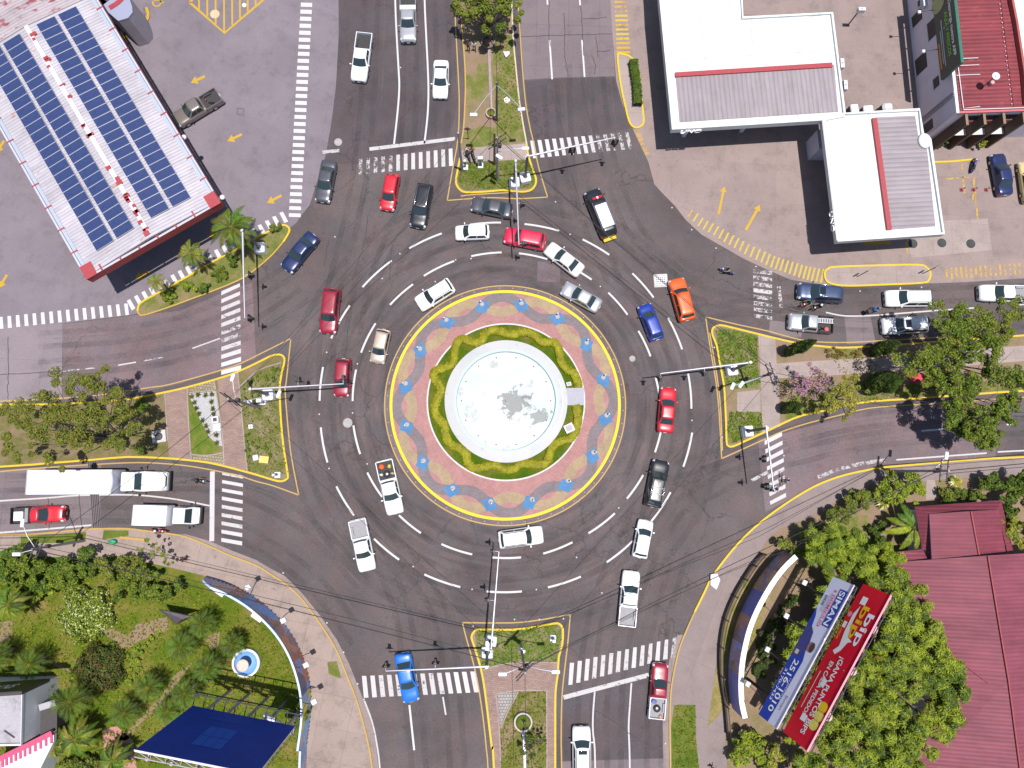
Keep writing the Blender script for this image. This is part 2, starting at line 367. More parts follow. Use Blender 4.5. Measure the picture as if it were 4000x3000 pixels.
NEL = [(2384, -900), (2384, 0), (2393, 136), (2407, 316), (2430, 400), (2452, 452), (2479, 520), (2533, 633), (2556, 719), (2583, 750), (2633, 800), (2678, 858), (2741, 917), (2814, 958), (2900, 1008), (3000, 1055), (3090, 1093), (3200, 1110), (3290, 1118), (3384, 1118), (3630, 1107), (3768, 1102), (4000, 1087), (4900, 1040), (4900, -900)]
sheet('station_pavement', NEL, .004, CON_NE, 'pinkish tan concrete apron around the white filling station', 'pavement')
sheet('concrete_lane', [(2023, -900), (2027, 0), (2036, 160), (2047, 312), (2181, 303), (2402, 298), (2393, 136), (2384, 0), (2384, -900)], .004, CON_RD, 'cracked pale concrete lanes at the top beside the tree-lined median', 'road')
sheet('road_patch', [(3008, 1252), (3135, 1262), (3130, 1318), (3060, 1318), (3003, 1300)], .004, CON_RD, 'small pale concrete patch of road by the east island tip', 'road')
sheet('road_patch', [(3298, 1231), (3400, 1233), (3421, 1342), (3309, 1344)], .004, CON_RD, 'square pale concrete road patch between two silver cars', 'road')
sheet('road_patch', [(2100, 1020), (2187, 1024), (2188, 1102), (2098, 1100)], .004, ASPH_W, 'brownish square asphalt repair north of the plaza ring', 'road')
sheet('road_patch', [(244, 1266), (506, 1234), (700, 1215), (880, 1140), (985, 1105), (1000, 1400), (700, 1500), (420, 1560), (244, 1562)], .0035, ASPH_W, 'worn grey asphalt of the road west of the roundabout', 'road')
sheet('road_patch', [(1325, -900), (1325, 130), (1312, 339), (1276, 583), (1262, 640), (1440, 640), (1747, 560), (1790, 400), (1782, 60), (1775, -900)], .0035, ASPH_D, 'darker asphalt of the three lanes entering from the top', 'road')
sheet('road_patch', [(2050, 318), (2181, 306), (2400, 301), (2415, 370), (2460, 500), (2380, 520), (2090, 600)], .0036, ASPH_D, 'darker asphalt south of the concrete lanes at the top', 'road')
sheet('road_patch', [(2200, 2725), (2330, 2700), (2540, 2650), (2625, 2720), (2615, 2960), (2200, 2970)], .0035, ASPH_D, 'darker patched asphalt behind the south stop line', 'road')
sheet('road_patch', [(2195, 2975), (2615, 2962), (2622, 3900), (2195, 3900)], .0037, CON_RD, 'pale concrete road slab at the bottom edge', 'road')
sheet('road_patch', [(2960, 1715), (3060, 1690), (3400, 1600), (3890, 1560), (3890, 1785), (3450, 1815), (3200, 1890), (2990, 2000)], .0035, ASPH_W, 'smoother grey asphalt of the road leaving to the right', 'road')
sheet('road_patch', [(3892, 1559), (4900, 1510), (4900, 1735), (3890, 1785)], .0036, ASPH, 'older asphalt beyond the seam at the right edge', 'road')
sheet('road_patch', [(-900, 1850), (0, 1835), (345, 1812), (395, 1812), (390, 2070), (0, 2095), (-900, 2120)], .0035, CON_RD, 'pale road surface under the white truck', 'road')
cm = MB()
for pts in [T(2, 0, [(318, 0), (322, 330), (335, 400)]), T(2, 0, [(450, 110), (455, 300), (452, 420), (465, 550), (490, 660)]), T(2, 0, [(595, 50), (612, 300), (620, 480)]),
            T(2, 0, [(75, 318), (320, 308), (620, 300), (870, 290)]), T(2, 0, [(610, 160), (740, 160), (825, 148)]), T(2, 0, [(720, 315), (735, 400), (742, 500)]),
            T(2, 0, [(742, 447), (850, 437)]), T(2, 0, [(690, 480), (720, 560), (712, 640)]), T(0, 1, [(70, 1250), (72, 1659)]), T(0, 2, [(65, 0), (70, 130)]), T(0, 1, [(0, 1580), (540, 1545)]),
            T(3, 3, [(-3000, 0), (-2990, 1)]), T(0, 2, [(415, 985), (425, 1260)]), T(0, 2, [(680, 960), (705, 1220)]), T(2, 0, [(330, 760), (430, 1100), (480, 1400), (560, 1659)]),
            T(2, 0, [(600, 700), (650, 950), (720, 1200)]), T(1, 1, [(965, 200), (945, 400), (830, 760)]), T(1, 1, [(630, 410), (590, 640)]), T(1, 1, [(1175, 450), (1150, 760)]),
            T(1, 1, [(800, 1150), (775, 1400)]), T(2, 3, [(720, 1160), (900, 1270), (1100, 1420), (1300, 1520)])]:
    cm.ribbon([p+Vector((random.uniform(-.05, .05), random.uniform(-.05, .05), 0)) for p in S(pts, .013, 6)], .07, TAR)
struct('road_cracks', cm, 'dark tar-filled joints and cracks in the road slabs', 'road')
def wearmat(name, col, amax):
    N = NT(name); p = N.pos(); N.b.inputs['Roughness'].default_value = .8; N.b.inputs['Base Color'].default_value = (*col, 1)
    f = N.ramp(N.math('ADD', N.math('MULTIPLY', N.noise(p, .35, 4, .6), .6), N.math('MULTIPLY', N.noise(p, 3., 4, .7), .4)), [(.40, (0, 0, 0)), (.62, (amax,)*3)])
    tr = N.n('ShaderNodeBsdfTransparent'); mx = N.n('ShaderNodeMixShader'); N.l(f, mx.inputs[0]); N.l(tr.outputs[0], mx.inputs[1]); N.l(N.b.outputs[0], mx.inputs[2]); N.l(mx.outputs[0], N.out.inputs[0]); return N.m
TYW = wearmat('tyre_film', (.03, .027, .028), .20); SEAM = wearmat('worn_seam', (.17, .135, .125), .45)
wm = MB(); sm = MB(); random.seed(4)
for q in ([(1450, -50), (1435, 400), (1385, 800), (1290, 1200), (1270, 1500)], [(1592, -50), (1602, 350), (1565, 700), (1430, 1050), (1380, 1300)], [(1722, -50), (1728, 350), (1690, 720), (1560, 980), (1440, 1240)], [(2290, 3050), (2288, 2750), (2320, 2450), (2400, 2200), (2500, 2000)], [(2400, 3050), (2400, 2750), (2440, 2450), (2540, 2150)], [(2555, 3050), (2560, 2750), (2580, 2450), (2660, 2150)], [(1400, 2050), (1560, 2350), (1610, 2700), (1640, 3050)], [(1560, 2150), (1720, 2400), (1770, 2750), (1790, 3050)], [(2650, 1980), (2950, 1830), (3400, 1720), (4050, 1660)], [(2600, 1850), (2950, 1740), (3400, 1640), (4050, 1600)], [(4050, 1140), (3300, 1165), (2950, 1190), (2680, 1120), (2480, 980)], [(4050, 1250), (3300, 1262), (2950, 1200), (2700, 1230)], [(-50, 1890), (600, 1880), (900, 1905), (1200, 2050), (1420, 2280)], [(-50, 2010), (600, 2010), (900, 2060), (1200, 2250), (1400, 2500)], [(1190, 1150), (950, 1300), (600, 1400), (150, 1440)], [(1150, 1050), (900, 1190), (600, 1290), (150, 1330)], [(2250, 250), (2260, 600), (2300, 850), (2400, 1100)], [(2150, 330), (2170, 600), (2230, 850)], [(2330, 300), (2370, 600), (2480, 900), (2650, 1080)]):
    L = S(q, .0095, 6)
    for sd in (-.75, .75):
        M_ = []
        for i, v in enumerate(L): t = (L[min(i+1, len(L)-1)]-L[max(i-1, 0)]).normalized(); M_.append(v+Vector((-t.y, t.x, 0))*(sd+random.uniform(-.05, .05)))
        wm.ribbon(M_, .62, TYW, lift=.0006*(sd > 0))
    sm.ribbon([v+Vector((random.uniform(-.03, .03)+1.6, .2, .0016)) for v in L], .11, SEAM)
for r in (2.0, 3.6, 5.6, 7.2, 9.2, 10.8): wm.ribbon([Vector((CEN.x+(13.1+r)*math.cos(2*PI*k/128), CEN.y+(13.1+r)*math.sin(2*PI*k/128), .0104)) for k in range(128)], .7, TYW, True)
struct('tyre_wear', wm, 'dark films of tyre wear along the traffic lanes', 'road'); struct('road_seams', sm, 'thin pale worn seams along the traffic lanes', 'road')
# ---------------------------------------------------------------- sidewalks and blocks at the bottom
SWK = [(-900, 2110), (0, 2090), (113, 2088), (339, 2067), (402, 2065), (497, 2065), (588, 2076), (646, 2083), (723, 2096), (814, 2132), (904, 2172), (1000, 2208), (1068, 2250), (1117, 2282), (1167, 2327), (1217, 2390), (1271, 2467), (1316, 2544), (1353, 2634), (1389, 2725), (1416, 2815), (1438, 2905), (1454, 3000), (1475, 3200), (1500, 3900)]
SWG = [(-900, 2115), (0, 2094), (339, 2069), (588, 2080), (646, 2086), (723, 2086), (814, 2112), (904, 2150), (1000, 2187), (1054, 2219), (1113, 2250), (1181, 2318), (1253, 2408), (1316, 2499), (1362, 2589), (1407, 2702), (1443, 2792), (1466, 2892), (1479, 3000), (1500, 3200), (1530, 3900)]
gm = MB(); a = GP(SWG[4:], .004); b = GP(SWK[6:], .004)
gm.poly(ccw([(p.x, p.y, .006) for p in a]+[(p.x, p.y, .006) for p in b[::-1]]), GUT); struct('gutter', gm, 'pale concrete gutter along the curved south-west kerb', 'kerb')
slabs('sidewalk', SWK+[(-900, 3900)], -.1, .14, CON_SW, 'stained concrete sidewalk curving round the mural wall', 'pavement')
km = MB(); km.curb(S(SWK[1:-1], .14, 3), .16, 0, .152, YELW); struct('kerb', km, 'faded yellow kerb of the curved south-west sidewalk', 'kerb')
SWGARD = [(-900, 2150), (0, 2152), (136, 2174), (339, 2178), (475, 2172), (610, 2205), (700, 2225), (800, 2250), (932, 2296), (1005, 2340), (1072, 2397), (1125, 2459), (1167, 2531), (1196, 2612), (1210, 2684), (1213, 2778), (1199, 2841), (1196, 2995), (1190, 3900), (-900, 3900)]
sheet('garden_lawn', SWGARD, .15, LUSH, 'sunlit overgrown lawn of the garden inside the mural wall', 'lawn')
for pts, lb in ((T(0, 3, [(1390, 1040), (1500, 860), (1600, 790), (1680, 740), (1600, 830), (1480, 1000), (1370, 1140), (1200, 1290), (1100, 1420), (1000, 1420), (1180, 1260)]), 'bare earth path winding between the small palms'),
                (T(0, 3, [(880, 470), (980, 460), (1100, 520), (1180, 420), (1440, 350), (1460, 460), (1200, 560), (1100, 640), (960, 560)]), 'bare earth patch beside the white-flowering bush'),
                (T(0, 3, [(1770, 560), (1830, 500), (1900, 480), (1890, 600), (1830, 640)]), 'pale gravel patch above the small blue fountain'),
                (T(0, 3, [(430, 730), (620, 820), (620, 840), (420, 750)]), 'thin bare track left of the dark bush'),
                (T(0, 3, [(0, 400), (110, 380), (100, 560), (0, 580)]), 'bare earth patch at the left edge of the garden'),
                (T(0, 3, [(880, 1340), (1000, 1290), (1150, 1420), (1180, 1659), (920, 1659)]), 'pinkish paved court beside the billboard legs')):
    sheet('garden_path', pts, .154, DIRT if 'court' not in lb else plain('pink_court', (.36, .17, .14), .8), lb, 'path')
SEK = [(4900, 1740), (4000, 1785), (3859, 1791), (3678, 1805), (3497, 1821), (3447, 1826), (3362, 1841), (3271, 1864), (3181, 1900), (3090, 1954), (3000, 2017), (2927, 2079), (2859, 2151), (2784, 2250), (2750, 2318), (2714, 2390), (2674, 2480), (2651, 2544), (2633, 2625), (2621, 2702), (2617, 2815), (2619, 3000), (2622, 3900)]
slabs('sidewalk', SEK+[(4900, 3900)], -.1, .14, CON_SE, 'grey concrete sidewalk curving past the south-east hoardings', 'pavement')
km = MB(); km.curb(S(SEK[:16], .15, 3), .2, 0, .155, YEL); struct('kerb', km, 'bright yellow kerb of the curved south-east sidewalk', 'kerb')
km = MB(); km.curb(S(SEK[15:-1], .15, 3), .15, 0, .153, YELW); struct('kerb', km, 'faded yellow kerb at the bottom of the south-east sidewalk', 'kerb')
gm = MB(); a = GP(SEK[16:], 0); gm.poly(ccw([(p.x, p.y, .006) for p in a]+[(p.x-.75, p.y, .006) for p in a[::-1]]), GUT); struct('gutter', gm, 'pale gutter strip beside the bottom right sidewalk', 'kerb')
SEG = [(4900, 1800), (4000, 1850), (3850, 1862), (3690, 1872), (3600, 1882), (3500, 1884), (3407, 1890), (3271, 1955), (3158, 2022), (3045, 2067), (3000, 2105), (2960, 2170), (2927, 2223), (2896, 2263), (2856, 2331), (2821, 2422), (2805, 2521), (2806, 2634), (2823, 2747), (2833, 2883), (2841, 3000), (2845, 3900), (4900, 3900)]
sheet('garden_soil', SEG, .15, DIRT, 'dry bare soil of the garden behind the curved hoarding', 'ground')
sheet('garden_lawn', T(3, 2, [(560, 1180), (860, 1130), (870, 1380), (700, 1390), (560, 1290), (480, 1230)]), .154, DRYTURF, 'dry lawn patch left of the red-roofed house', 'lawn')
sheet('garden_lawn', T(3, 3, [(-380, 330), (-200, 40), (60, 60), (-60, 400), (-260, 900), (-420, 1200), (-520, 1300), (-430, 640)]), .155, turf('straw_turf', [(.30, .2, .11), (.27, .2, .10), (.19, .17, .05), (.11, .12, .03)], .5), 'straw-coloured dry grass strip inside the curved hoarding', 'lawn')
sheet('driveway', T(3, 2, [(1370, 830), (1440, 830), (1475, 990), (1365, 1000)]), .158, CON_PATH, 'short pale concrete path to the red-roofed house', 'path')
sheet('sidewalk_verge', T(2, 3, [(1400, 1120), (1440, 1110), (1585, 1115), (1590, 1400), (1615, 1659), (1380, 1659), (1375, 1300)]), .146, TURF, 'narrow grass strip on the bottom right sidewalk', 'lawn')
sheet('sidewalk_verge', T(0, 2, [(180, 1320), (580, 1290), (745, 1280), (735, 1350), (580, 1370), (180, 1380)]), .146, TURF, 'grass verge left of the drain grate', 'lawn')
sheet('sidewalk_verge', T(0, 2, [(895, 1265), (1110, 1265), (1110, 1310), (885, 1345)]), .146, TURF, 'grass verge right of the drain grate', 'lawn')
sheet('sidewalk_verge', T(1, 3, [(615, 745), (700, 735), (735, 880), (710, 880), (630, 850)]), .146, DRYTURF, 'small weedy square in the curved sidewalk', 'lawn')
# ---------------------------------------------------------------- traffic islands
def island(name, top, label, m, z=.14, n=2, raw=False):
    p = GP(top, z) if raw else S(top, z, n, True)
    mb = MB(); mb.prism(p, -.1, z, m, CON_SW); return struct(name, mb, label, 'traffic island')
def kerb(pts, label, m=None, wd=.2, closed=False, n=3):
    mb = MB(); mb.curb(S(pts, .15, n, closed), wd, 0, .158, m or YEL, closed); return struct('kerb', mb, label, 'kerb')
OV = lambda pts: [(x*1.8083, y*1.8083) for x, y in pts]
NWI = OV([(297, 672), (303, 655), (340, 633), (400, 600), (460, 565), (520, 533), (560, 510), (600, 490), (614, 486), (624, 492), (624, 502), (612, 522), (590, 548), (560, 575), (530, 597), (500, 612), (460, 628), (420, 643), (380, 658), (330, 675), (305, 681)])
island('traffic_island', NWI, 'narrow planted island with palms in front of the solar canopy', DRYTURF)
kerb(NWI[:11]+NWI[11:12], 'yellow kerb on the canopy side of the palm island')
kerb(NWI[11:]+NWI[:1], 'faded kerb on the road side of the palm island', YELW, .16)
NI = [(1798, -900), (1796, 0), (1805, 113), (1814, 226), (1818, 316), (1817, 384), (1811, 497), (1801, 560), (1797, 617), (1785, 677), (1781, 713), (1794, 738), (1821, 751), (1903, 748), (1966, 743), (2038, 749), (2074, 742), (2091, 722), (2094, 700), (2087, 677), (2074, 641), (2062, 598), (2057, 560), (2047, 505), (2036, 440), (2027, 380), (2015, 260), (2004, 136), (1999, 0), (1996, -900)]
island('median_island', NI, 'long north median of dry grass and soil between the top roads', DIRT, raw=True)
kerb([NI[1]]+NI[2:8], 'orange-yellow kerb on the left of the north median', YELW, .16)
kerb(NI[8:23], 'bright yellow kerb round the south tip of the north median')
kerb(NI[22:29], 'pale worn kerb on the right of the north median', plain('pale_kerb', (.45, .38, .27), .8), .16)
sheet('median_lawn', [(1800, 625), (2068, 618), (2086, 680), (2089, 705), (2086, 722), (2070, 736), (1966, 738), (1821, 745), (1798, 732), (1787, 710)], .146, turf('tip_turf', [(.22, .15, .10), (.16, .14, .06), (.095, .13, .025), (.06, .105, .015)], .8), 'green and brown grass at the south tip of the north median', 'lawn')
sheet('median_lawn', [(1930, 120), (2003, 140), (2025, 380), (2045, 510), (2054, 552), (1940, 560), (1935, 450), (1925, 300)], .146, DRYTURF, 'dry grass strip on the right of the north median', 'lawn')
sheet('median_lawn', [(1813, 290), (1850, 300), (1870, 250), (1905, 250), (1910, 390), (1850, 400), (1822, 400)], .146, DRYTURF, 'dry grass patch on the left of the north median', 'lawn')
sheet('median_lawn', [(1812, 520), (1880, 490), (1935, 500), (1935, 575), (1850, 575), (1806, 580)], .147, DRYTURF, 'dry grass patch above the north crossing path', 'lawn')
sheet('path', [(1802, 588), (1850, 576), (2055, 560), (2064, 604), (2070, 622), (1803, 634)], .152, CON_PATH, 'pale concrete path crossing the north median', 'path')
EI = [(2784, 1311), (2782, 1288), (2791, 1277), (2814, 1270), (2859, 1279), (3000, 1314), (3122, 1342), (3194, 1351), (3289, 1358), (3407, 1353), (3542, 1344), (3678, 1333), (3836, 1322), (4000, 1310), (4900, 1260), (4900, 1480), (4000, 1527), (3859, 1536), (3696, 1547), (3542, 1559), (3402, 1568), (3312, 1583), (3244, 1599), (3136, 1622), (3068, 1649), (3000, 1682), (2904, 1726), (2863, 1744), (2845, 1742), (2838, 1726), (2836, 1658), (2832, 1568), (2827, 1500), (2809, 1405), (2800, 1351)]
island('median_island', EI, 'wedge-shaped east median with paths, grass and trees', DIRT, raw=True)
kerb(EI[15:]+EI[:15], 'bright yellow kerb all round the wedge-shaped east median', n=2)
LT = turf('tuft_turf', [(.26, .19, .14), (.19, .17, .085), (.10, .145, .025), (.06, .115, .014)], .9)
sheet('median_lawn', T(2, 1, [(1760, 1200), (1800, 1170), (1900, 1190), (2120, 1240), (2125, 1500), (2150, 1659)])+T(2, 2, [(2150, 40), (1880, 40), (1850, 0), (1800, -200), (1770, -300)]), .146, LT, 'patchy green grass at the tip of the east median', 'lawn')
sheet('median_lawn', T(2, 2, [(1880, 240), (2150, 240), (2170, 400), (1900, 515), (1870, 510), (1860, 400)]), .146, LT, 'green grass corner at the bottom of the east median', 'lawn')
sheet('path', T(2, 2, [(1945, 70), (2150, 50), (2150, 240), (1945, 240)]), .15, CON_PATH, 'square concrete slab inside the east median', 'path')
sheet('path', [(2962, 1305), (3028, 1322), (3050, 1664), (2978, 1690), (2972, 1500)], .152, CON_PATH, 'concrete path crossing the east median', 'path')
sheet('path', [(3032, 1420), (3100, 1415), (3350, 1400), (3500, 1395), (3700, 1370), (4000, 1350), (4900, 1320), (4900, 1385), (4000, 1410), (3700, 1435), (3500, 1452), (3350, 1460), (3036, 1478)], .150, CON_PATH, 'long pale walkway along the middle of the east median', 'path')
sheet('median_lawn', [(3270, 1410), (3235, 1375), (3240, 1360), (3380, 1368), (3370, 1396)], .147, DRYTURF, 'dry scrub bed along the top of the east median', 'lawn')
sheet('median_lawn', [(3055, 1560), (3300, 1490), (3500, 1500), (3650, 1500), (4900, 1440), (4900, 1475), (4000, 1520), (3542, 1552), (3300, 1580), (3070, 1640)], .147, DRYTURF, 'dry grass along the lower side of the east median', 'lawn')
WI = [(1000, 1419), (1054, 1392), (1080, 1385), (1100, 1387), (1111, 1400), (1108, 1428), (1093, 1500), (1097, 1636), (1108, 1749), (1124, 1852), (1120, 1871), (1099, 1880), (1068, 1875), (1000, 1854), (904, 1828), (814, 1807), (723, 1796), (633, 1789), (497, 1785), (362, 1796), (181, 1810), (0, 1823), (-900, 1870), (-900, 1610), (0, 1580), (200, 1580), (452, 1563), (542, 1552), (678, 1525), (778, 1500), (904, 1462)]
island('median_island', WI, 'triangular west median with paved bands and a big tree', turf('scrub_soil', [(.24, .16, .12), (.21, .15, .10), (.15, .13, .05), (.09, .11, .02)], .6), raw=True)
kerb(WI[23:]+WI[:23], 'yellow kerb all round the triangular west median', n=2)
PINK = pavers('clay_pavers', [(.27, .185, .16), (.22, .15, .13)], (.42, .2), .12)
C6 = lambda pts: [(600+x/2.962, 1340+y/2.962) for x, y in pts]
sheet('path', C6([(130, 580), (390, 520), (410, 1000), (435, 1350), (180, 1330), (150, 900)]), .150, PINK, 'left band of reddish clay paving across the west median', 'path')
sheet('path', C6([(735, 430), (975, 340), (1005, 640), (1035, 1000), (1085, 1475), (815, 1420), (790, 900)]), .150, PINK, 'right band of reddish clay paving across the west median', 'path')
kb = MB()
for q in ([(390, 520), (410, 1000), (437, 1355)], [(700, 430), (760, 800), (800, 1100), (815, 1420)], [(975, 340), (1005, 640), (1035, 1000), (1085, 1480)], [(130, 585), (150, 900), (165, 1130)], [(410, 575), (720, 545)], [(440, 1290), (620, 1300), (800, 1270)], [(1000, 500), (1180, 340), (1300, 280), (1480, 225)]):
    kb.curb(S(C6(q), .15, 3), .12, .1, .175, CON_PATH)
struct('path_edging', kb, 'thin pale concrete edging between the paving bands', 'kerb')
GRAV = plain('white_gravel', (.34, .33, .34), .95, var=.3, scale=12)
sheet('gravel_bed', C6([(410, 590), (720, 555), (755, 800), (795, 1195), (740, 1180), (640, 1080), (520, 850), (440, 680)]), .149, GRAV, 'pale gravel bed dotted with agave plants on the west median', 'gravel')
sheet('median_lawn', C6([(402, 620), (440, 690), (520, 860), (640, 1090), (790, 1240), (620, 1290), (445, 1275), (420, 1000)]), .1485, turf('bed_turf', [(.2, .15, .08), (.16, .16, .04), (.10, .145, .02), (.06, .11, .012)], .8), 'green grass triangle between the paved bands', 'lawn')
TGR = pavers('turf_grid', [(.30, .245, .17), (.24, .20, .13)], (.3, .3), .1, joint=.35)
sheet('paved_verge', C6([(410, 525), (695, 435), (710, 535), (415, 560)]), .147, TGR, 'grass paver strip at the top of the west median', 'path')
sheet('paved_verge', C6([(450, 1310), (800, 1290), (805, 1410), (450, 1345)]), .147, TGR, 'grass paver strip at the bottom of the west median', 'path')
sheet('median_lawn', C6([(1000, 520), (1170, 370), (1480, 240), (1460, 480), (1440, 720), (1490, 1100), (1550, 1500), (1520, 1580), (1400, 1560), (1095, 1480), (1040, 1000)]), .146, turf('scrubby', [(.25, .19, .14), (.21, .175, .10), (.14, .14, .045), (.08, .11, .02)], .7), 'scrubby dry grass at the roundabout end of the west median', 'lawn')
SI = [(1845, 2503), (1842, 2485), (1852, 2467), (1873, 2459), (2000, 2460), (2090, 2449), (2160, 2436), (2185, 2437), (2199, 2460), (2196, 2521), (2183, 2566), (2179, 2634), (2170, 2702), (2169, 2838), (2169, 3000), (2169, 3900), (1950, 3900), (1929, 3000), (1922, 2928), (1911, 2838), (1900, 2747), (1886, 2648), (1868, 2575)]
island('median_island', SI, 'south median with brick paving and a round tree planter', PINK, raw=True)
kerb(SI[16:]+SI[:16], 'yellow kerb all round the south median', n=2)
C7 = lambda pts: [(1820+x/1.586, 2400+y/1.586) for x, y in pts]
sheet('median_lawn', C7([(55, 110), (100, 95), (290, 100), (420, 85), (560, 60), (590, 90), (590, 150), (570, 240), (565, 298), (430, 298), (330, 300), (200, 320), (100, 340), (70, 240)]), .146, LT, 'tufted grass and bare soil at the tip of the south median', 'lawn')
sheet('median_lawn', C7([(205, 720), (235, 640), (300, 500), (320, 480), (495, 475), (500, 952), (500, 1800), (215, 1800), (212, 952)]), .146, turf('south_turf', [(.24, .16, .12), (.22, .165, .10), (.13, .135, .03), (.08, .12, .012)], .45), 'grass and soil bed of the south median', 'lawn')
kb = MB()
for q in ([(105, 345), (200, 315), (330, 298), (565, 298)], [(185, 490), (330, 470), (495, 470)], [(185, 490), (205, 700), (215, 952), (220, 1500)], [(500, 470), (502, 952), (502, 1500)], [(215, 705), (260, 600), (325, 480)]):
    kb.curb(S(C7(q), .15, 3), .12, .1, .175, CON_PATH)
struct('path_edging', kb, 'pale concrete edging round the planted bed of the south median', 'kerb')
sheet('paved_verge', C7([(195, 490), (315, 485), (240, 620), (215, 690)]), .149, pavers('grass_blocks', [(.32, .29, .28), (.27, .25, .24)], (.3, .3), 0, joint=.4), 'small triangle of concrete grass blocks on the south median', 'path')
CAPS = T(3, 1, [(490, 700), (520, 660), (600, 645), (1000, 632), (1300, 628), (1370, 650), (1405, 700), (1390, 760), (1330, 785), (1000, 800), (700, 810), (560, 795), (505, 765)])
island('traffic_island', CAPS, 'capsule-shaped concrete island in front of the white station', CON_PATH, n=3); kerb(CAPS, 'bright yellow kerb ring of the capsule-shaped island', closed=True)
TEAR = T(2, 0, [(914, 472), (960, 466), (1020, 488), (1068, 545), (1098, 625), (1110, 750), (1125, 900), (1138, 1020), (1130, 1075), (1080, 1103), (1040, 1088), (1010, 1040), (980, 920), (945, 760), (925, 620)])
island('traffic_island', TEAR, 'teardrop island with a clipped hedge beside the top right road', CON_PATH, n=3); kerb(TEAR, 'yellow kerb ring of the teardrop island', closed=True)
kerb(T(0, 0, [(1262, 62), (1280, 120), (1268, 175), (1225, 228), (1150, 275), (1040, 340)]), 'curved yellow kerb bar beside the solar canopy', YARR, .3)
km = MB(); km.curb(GP([(3648, 633), (3727, 630), (3800, 622)], .1), .22, 0, .1, YEL); struct('kerb', km, 'straight yellow kerb in front of the red-roofed corner building', 'kerb')
km = MB(); km.curb(GP(T(0, 2, [(1040, 1325), (1250, 1345)]), .2), .25, .1, .3, YELW); struct('kerb', km, 'short yellow concrete kerb bar on the south-west sidewalk', 'kerb')
# ---------------------------------------------------------------- central plaza
def ringpt(a, r, z): return Vector((CEN.x+r*math.cos(a), CEN.y+r*math.sin(a), z))
def rad_of(px, py): return (G(px, py, .15)-Vector((CEN.x, CEN.y, .15))).length
RK = (rad_of(1529, 1575)+rad_of(2423, 1575)+rad_of(1975, 1131)+rad_of(1975, 2018))/4
RG = (rad_of(1671, 1570)+rad_of(2287, 1570)+rad_of(1979, 1263)+rad_of(1979, 1871))/4
RF = (rad_of(1737, 1565)+rad_of(2212, 1565)+rad_of(1975, 1326)+rad_of(1975, 1803))/4
RB = (rad_of(1780, 1566)+rad_of(2174, 1566)+rad_of(1977, 1374)+rad_of(1977, 1758))/4
CLAY = pavers('plaza_clay_brick', [(.37, .195, .185), (.31, .165, .16)], (.24, .12), .3)
GREY = pavers('plaza_grey_brick', [(.20, .165, .175), (.165, .14, .15)], (.24, .12), .3)
OCH = pavers('plaza_ochre_brick', [(.345, .255, .165), (.30, .22, .145)], (.24, .12), .3)
BLUE = pavers('plaza_blue_brick', [(.085, .20, .375), (.075, .18, .34)], (.24, .12), .3)
mb = MB(); mb.prism([ringpt(2*PI*k/128, RK, 0) for k in range(128)], -.1, .14, CLAY, CON_SW); struct('plaza_paving', mb, 'round pink brick plaza in the middle of the roundabout', 'plaza')
mb = MB(); mb.curb([ringpt(2*PI*k/128, RK, 0) for k in range(128)], .30, 0, .165, paint('ring_yellow', (.62, .50, .004)), True); struct('kerb', mb, 'bright yellow kerb ring of the central plaza', 'kerb')
mb = MB(); mb.ribbon([ringpt(2*PI*k/128, RK*1.056, .012) for k in range(128)], .13, YLINE, True); struct('road_marking', mb, 'thin yellow line circling the central plaza kerb', 'marking')
gm = MB(); ii = [ringpt(2*PI*k/128, RK*1.012, .006) for k in range(128)]; oo = [ringpt(2*PI*k/128, RK*1.05, .006) for k in range(128)]
gm.add(ii+oo, [(k, 128+k, 128+(k+1) % 128, (k+1) % 128) for k in range(128)], ASPH_W); struct('gutter', gm, 'brownish gutter ring just outside the plaza kerb', 'kerb')
DIA = [(1041, 657), (1126, 655), (1204, 684), (1267, 740), (1303, 815), (1310, 897), (1282, 977), (1227, 1038), (1149, 1078), (1060, 1083), (978, 1054), (915, 995), (879, 917), (876, 828), (907, 753), (964, 691)]
DW = [G(x*1.8083, y*1.8083, .15) for x, y in DIA]
RD = sum((p-CEN).xy.length for p in DW)/16; TH0 = math.atan2(DW[0].y-CEN.y, DW[0].x-CEN.x)
AMP = .85
def wave(sign, z, m, label):
    mb = MB(); n = 512; pts = []
    for k in range(n):
        a = 2*PI*k/n; ph = (TH0-a)/(2*PI)*16      # nodes at integer ph, clockwise from the top left diamond
        pts.append(ringpt(a, RD+sign*AMP*math.sin(PI*ph), z))
    mb.ribbon(pts, 1.12, m, True); struct('plaza_band', mb, label, 'paving')
wave(-1, .145, OCH, 'ochre brick wave band woven round the plaza')
wave(1, .149, GREY, 'grey brick wave band woven round the plaza')
mb = MB()
for k in range(16):
    a = TH0-2*PI*k/16; c = ringpt(a, RD, .153); er = Vector((math.cos(a), math.sin(a), 0)); et = Vector((-er.y, er.x, 0))*(1 if k % 2 else -1)
    d1 = (er*.35+et).normalized()*.98; d2 = (er-et*.25).normalized()*.82
    mb.poly(ccw([c+d1, c+d2, c-d1, c-d2]), BLUE)
struct('plaza_diamonds', mb, 'sixteen blue brick diamonds at the crossings of the plaza bands', 'paving')
gc = G(1977, 1567, .2); GC = Vector((gc.x, gc.y, 0))
def rp(a, r, z=0): return Vector((GC.x+r*math.cos(a), GC.y+r*math.sin(a), z))
mb = MB(); mb.prism([rp(2*PI*k/96, RG-.1) for k in range(96)], 0, .22, turf('ring_turf', [(.18, .12, .06), (.12, .12, .02), (.06, .105, .006), (.035, .08, .005)], .5), CON_PATH)
struct('garden_ring', mb, 'ring of bright green lawn round the white fountain', 'lawn')
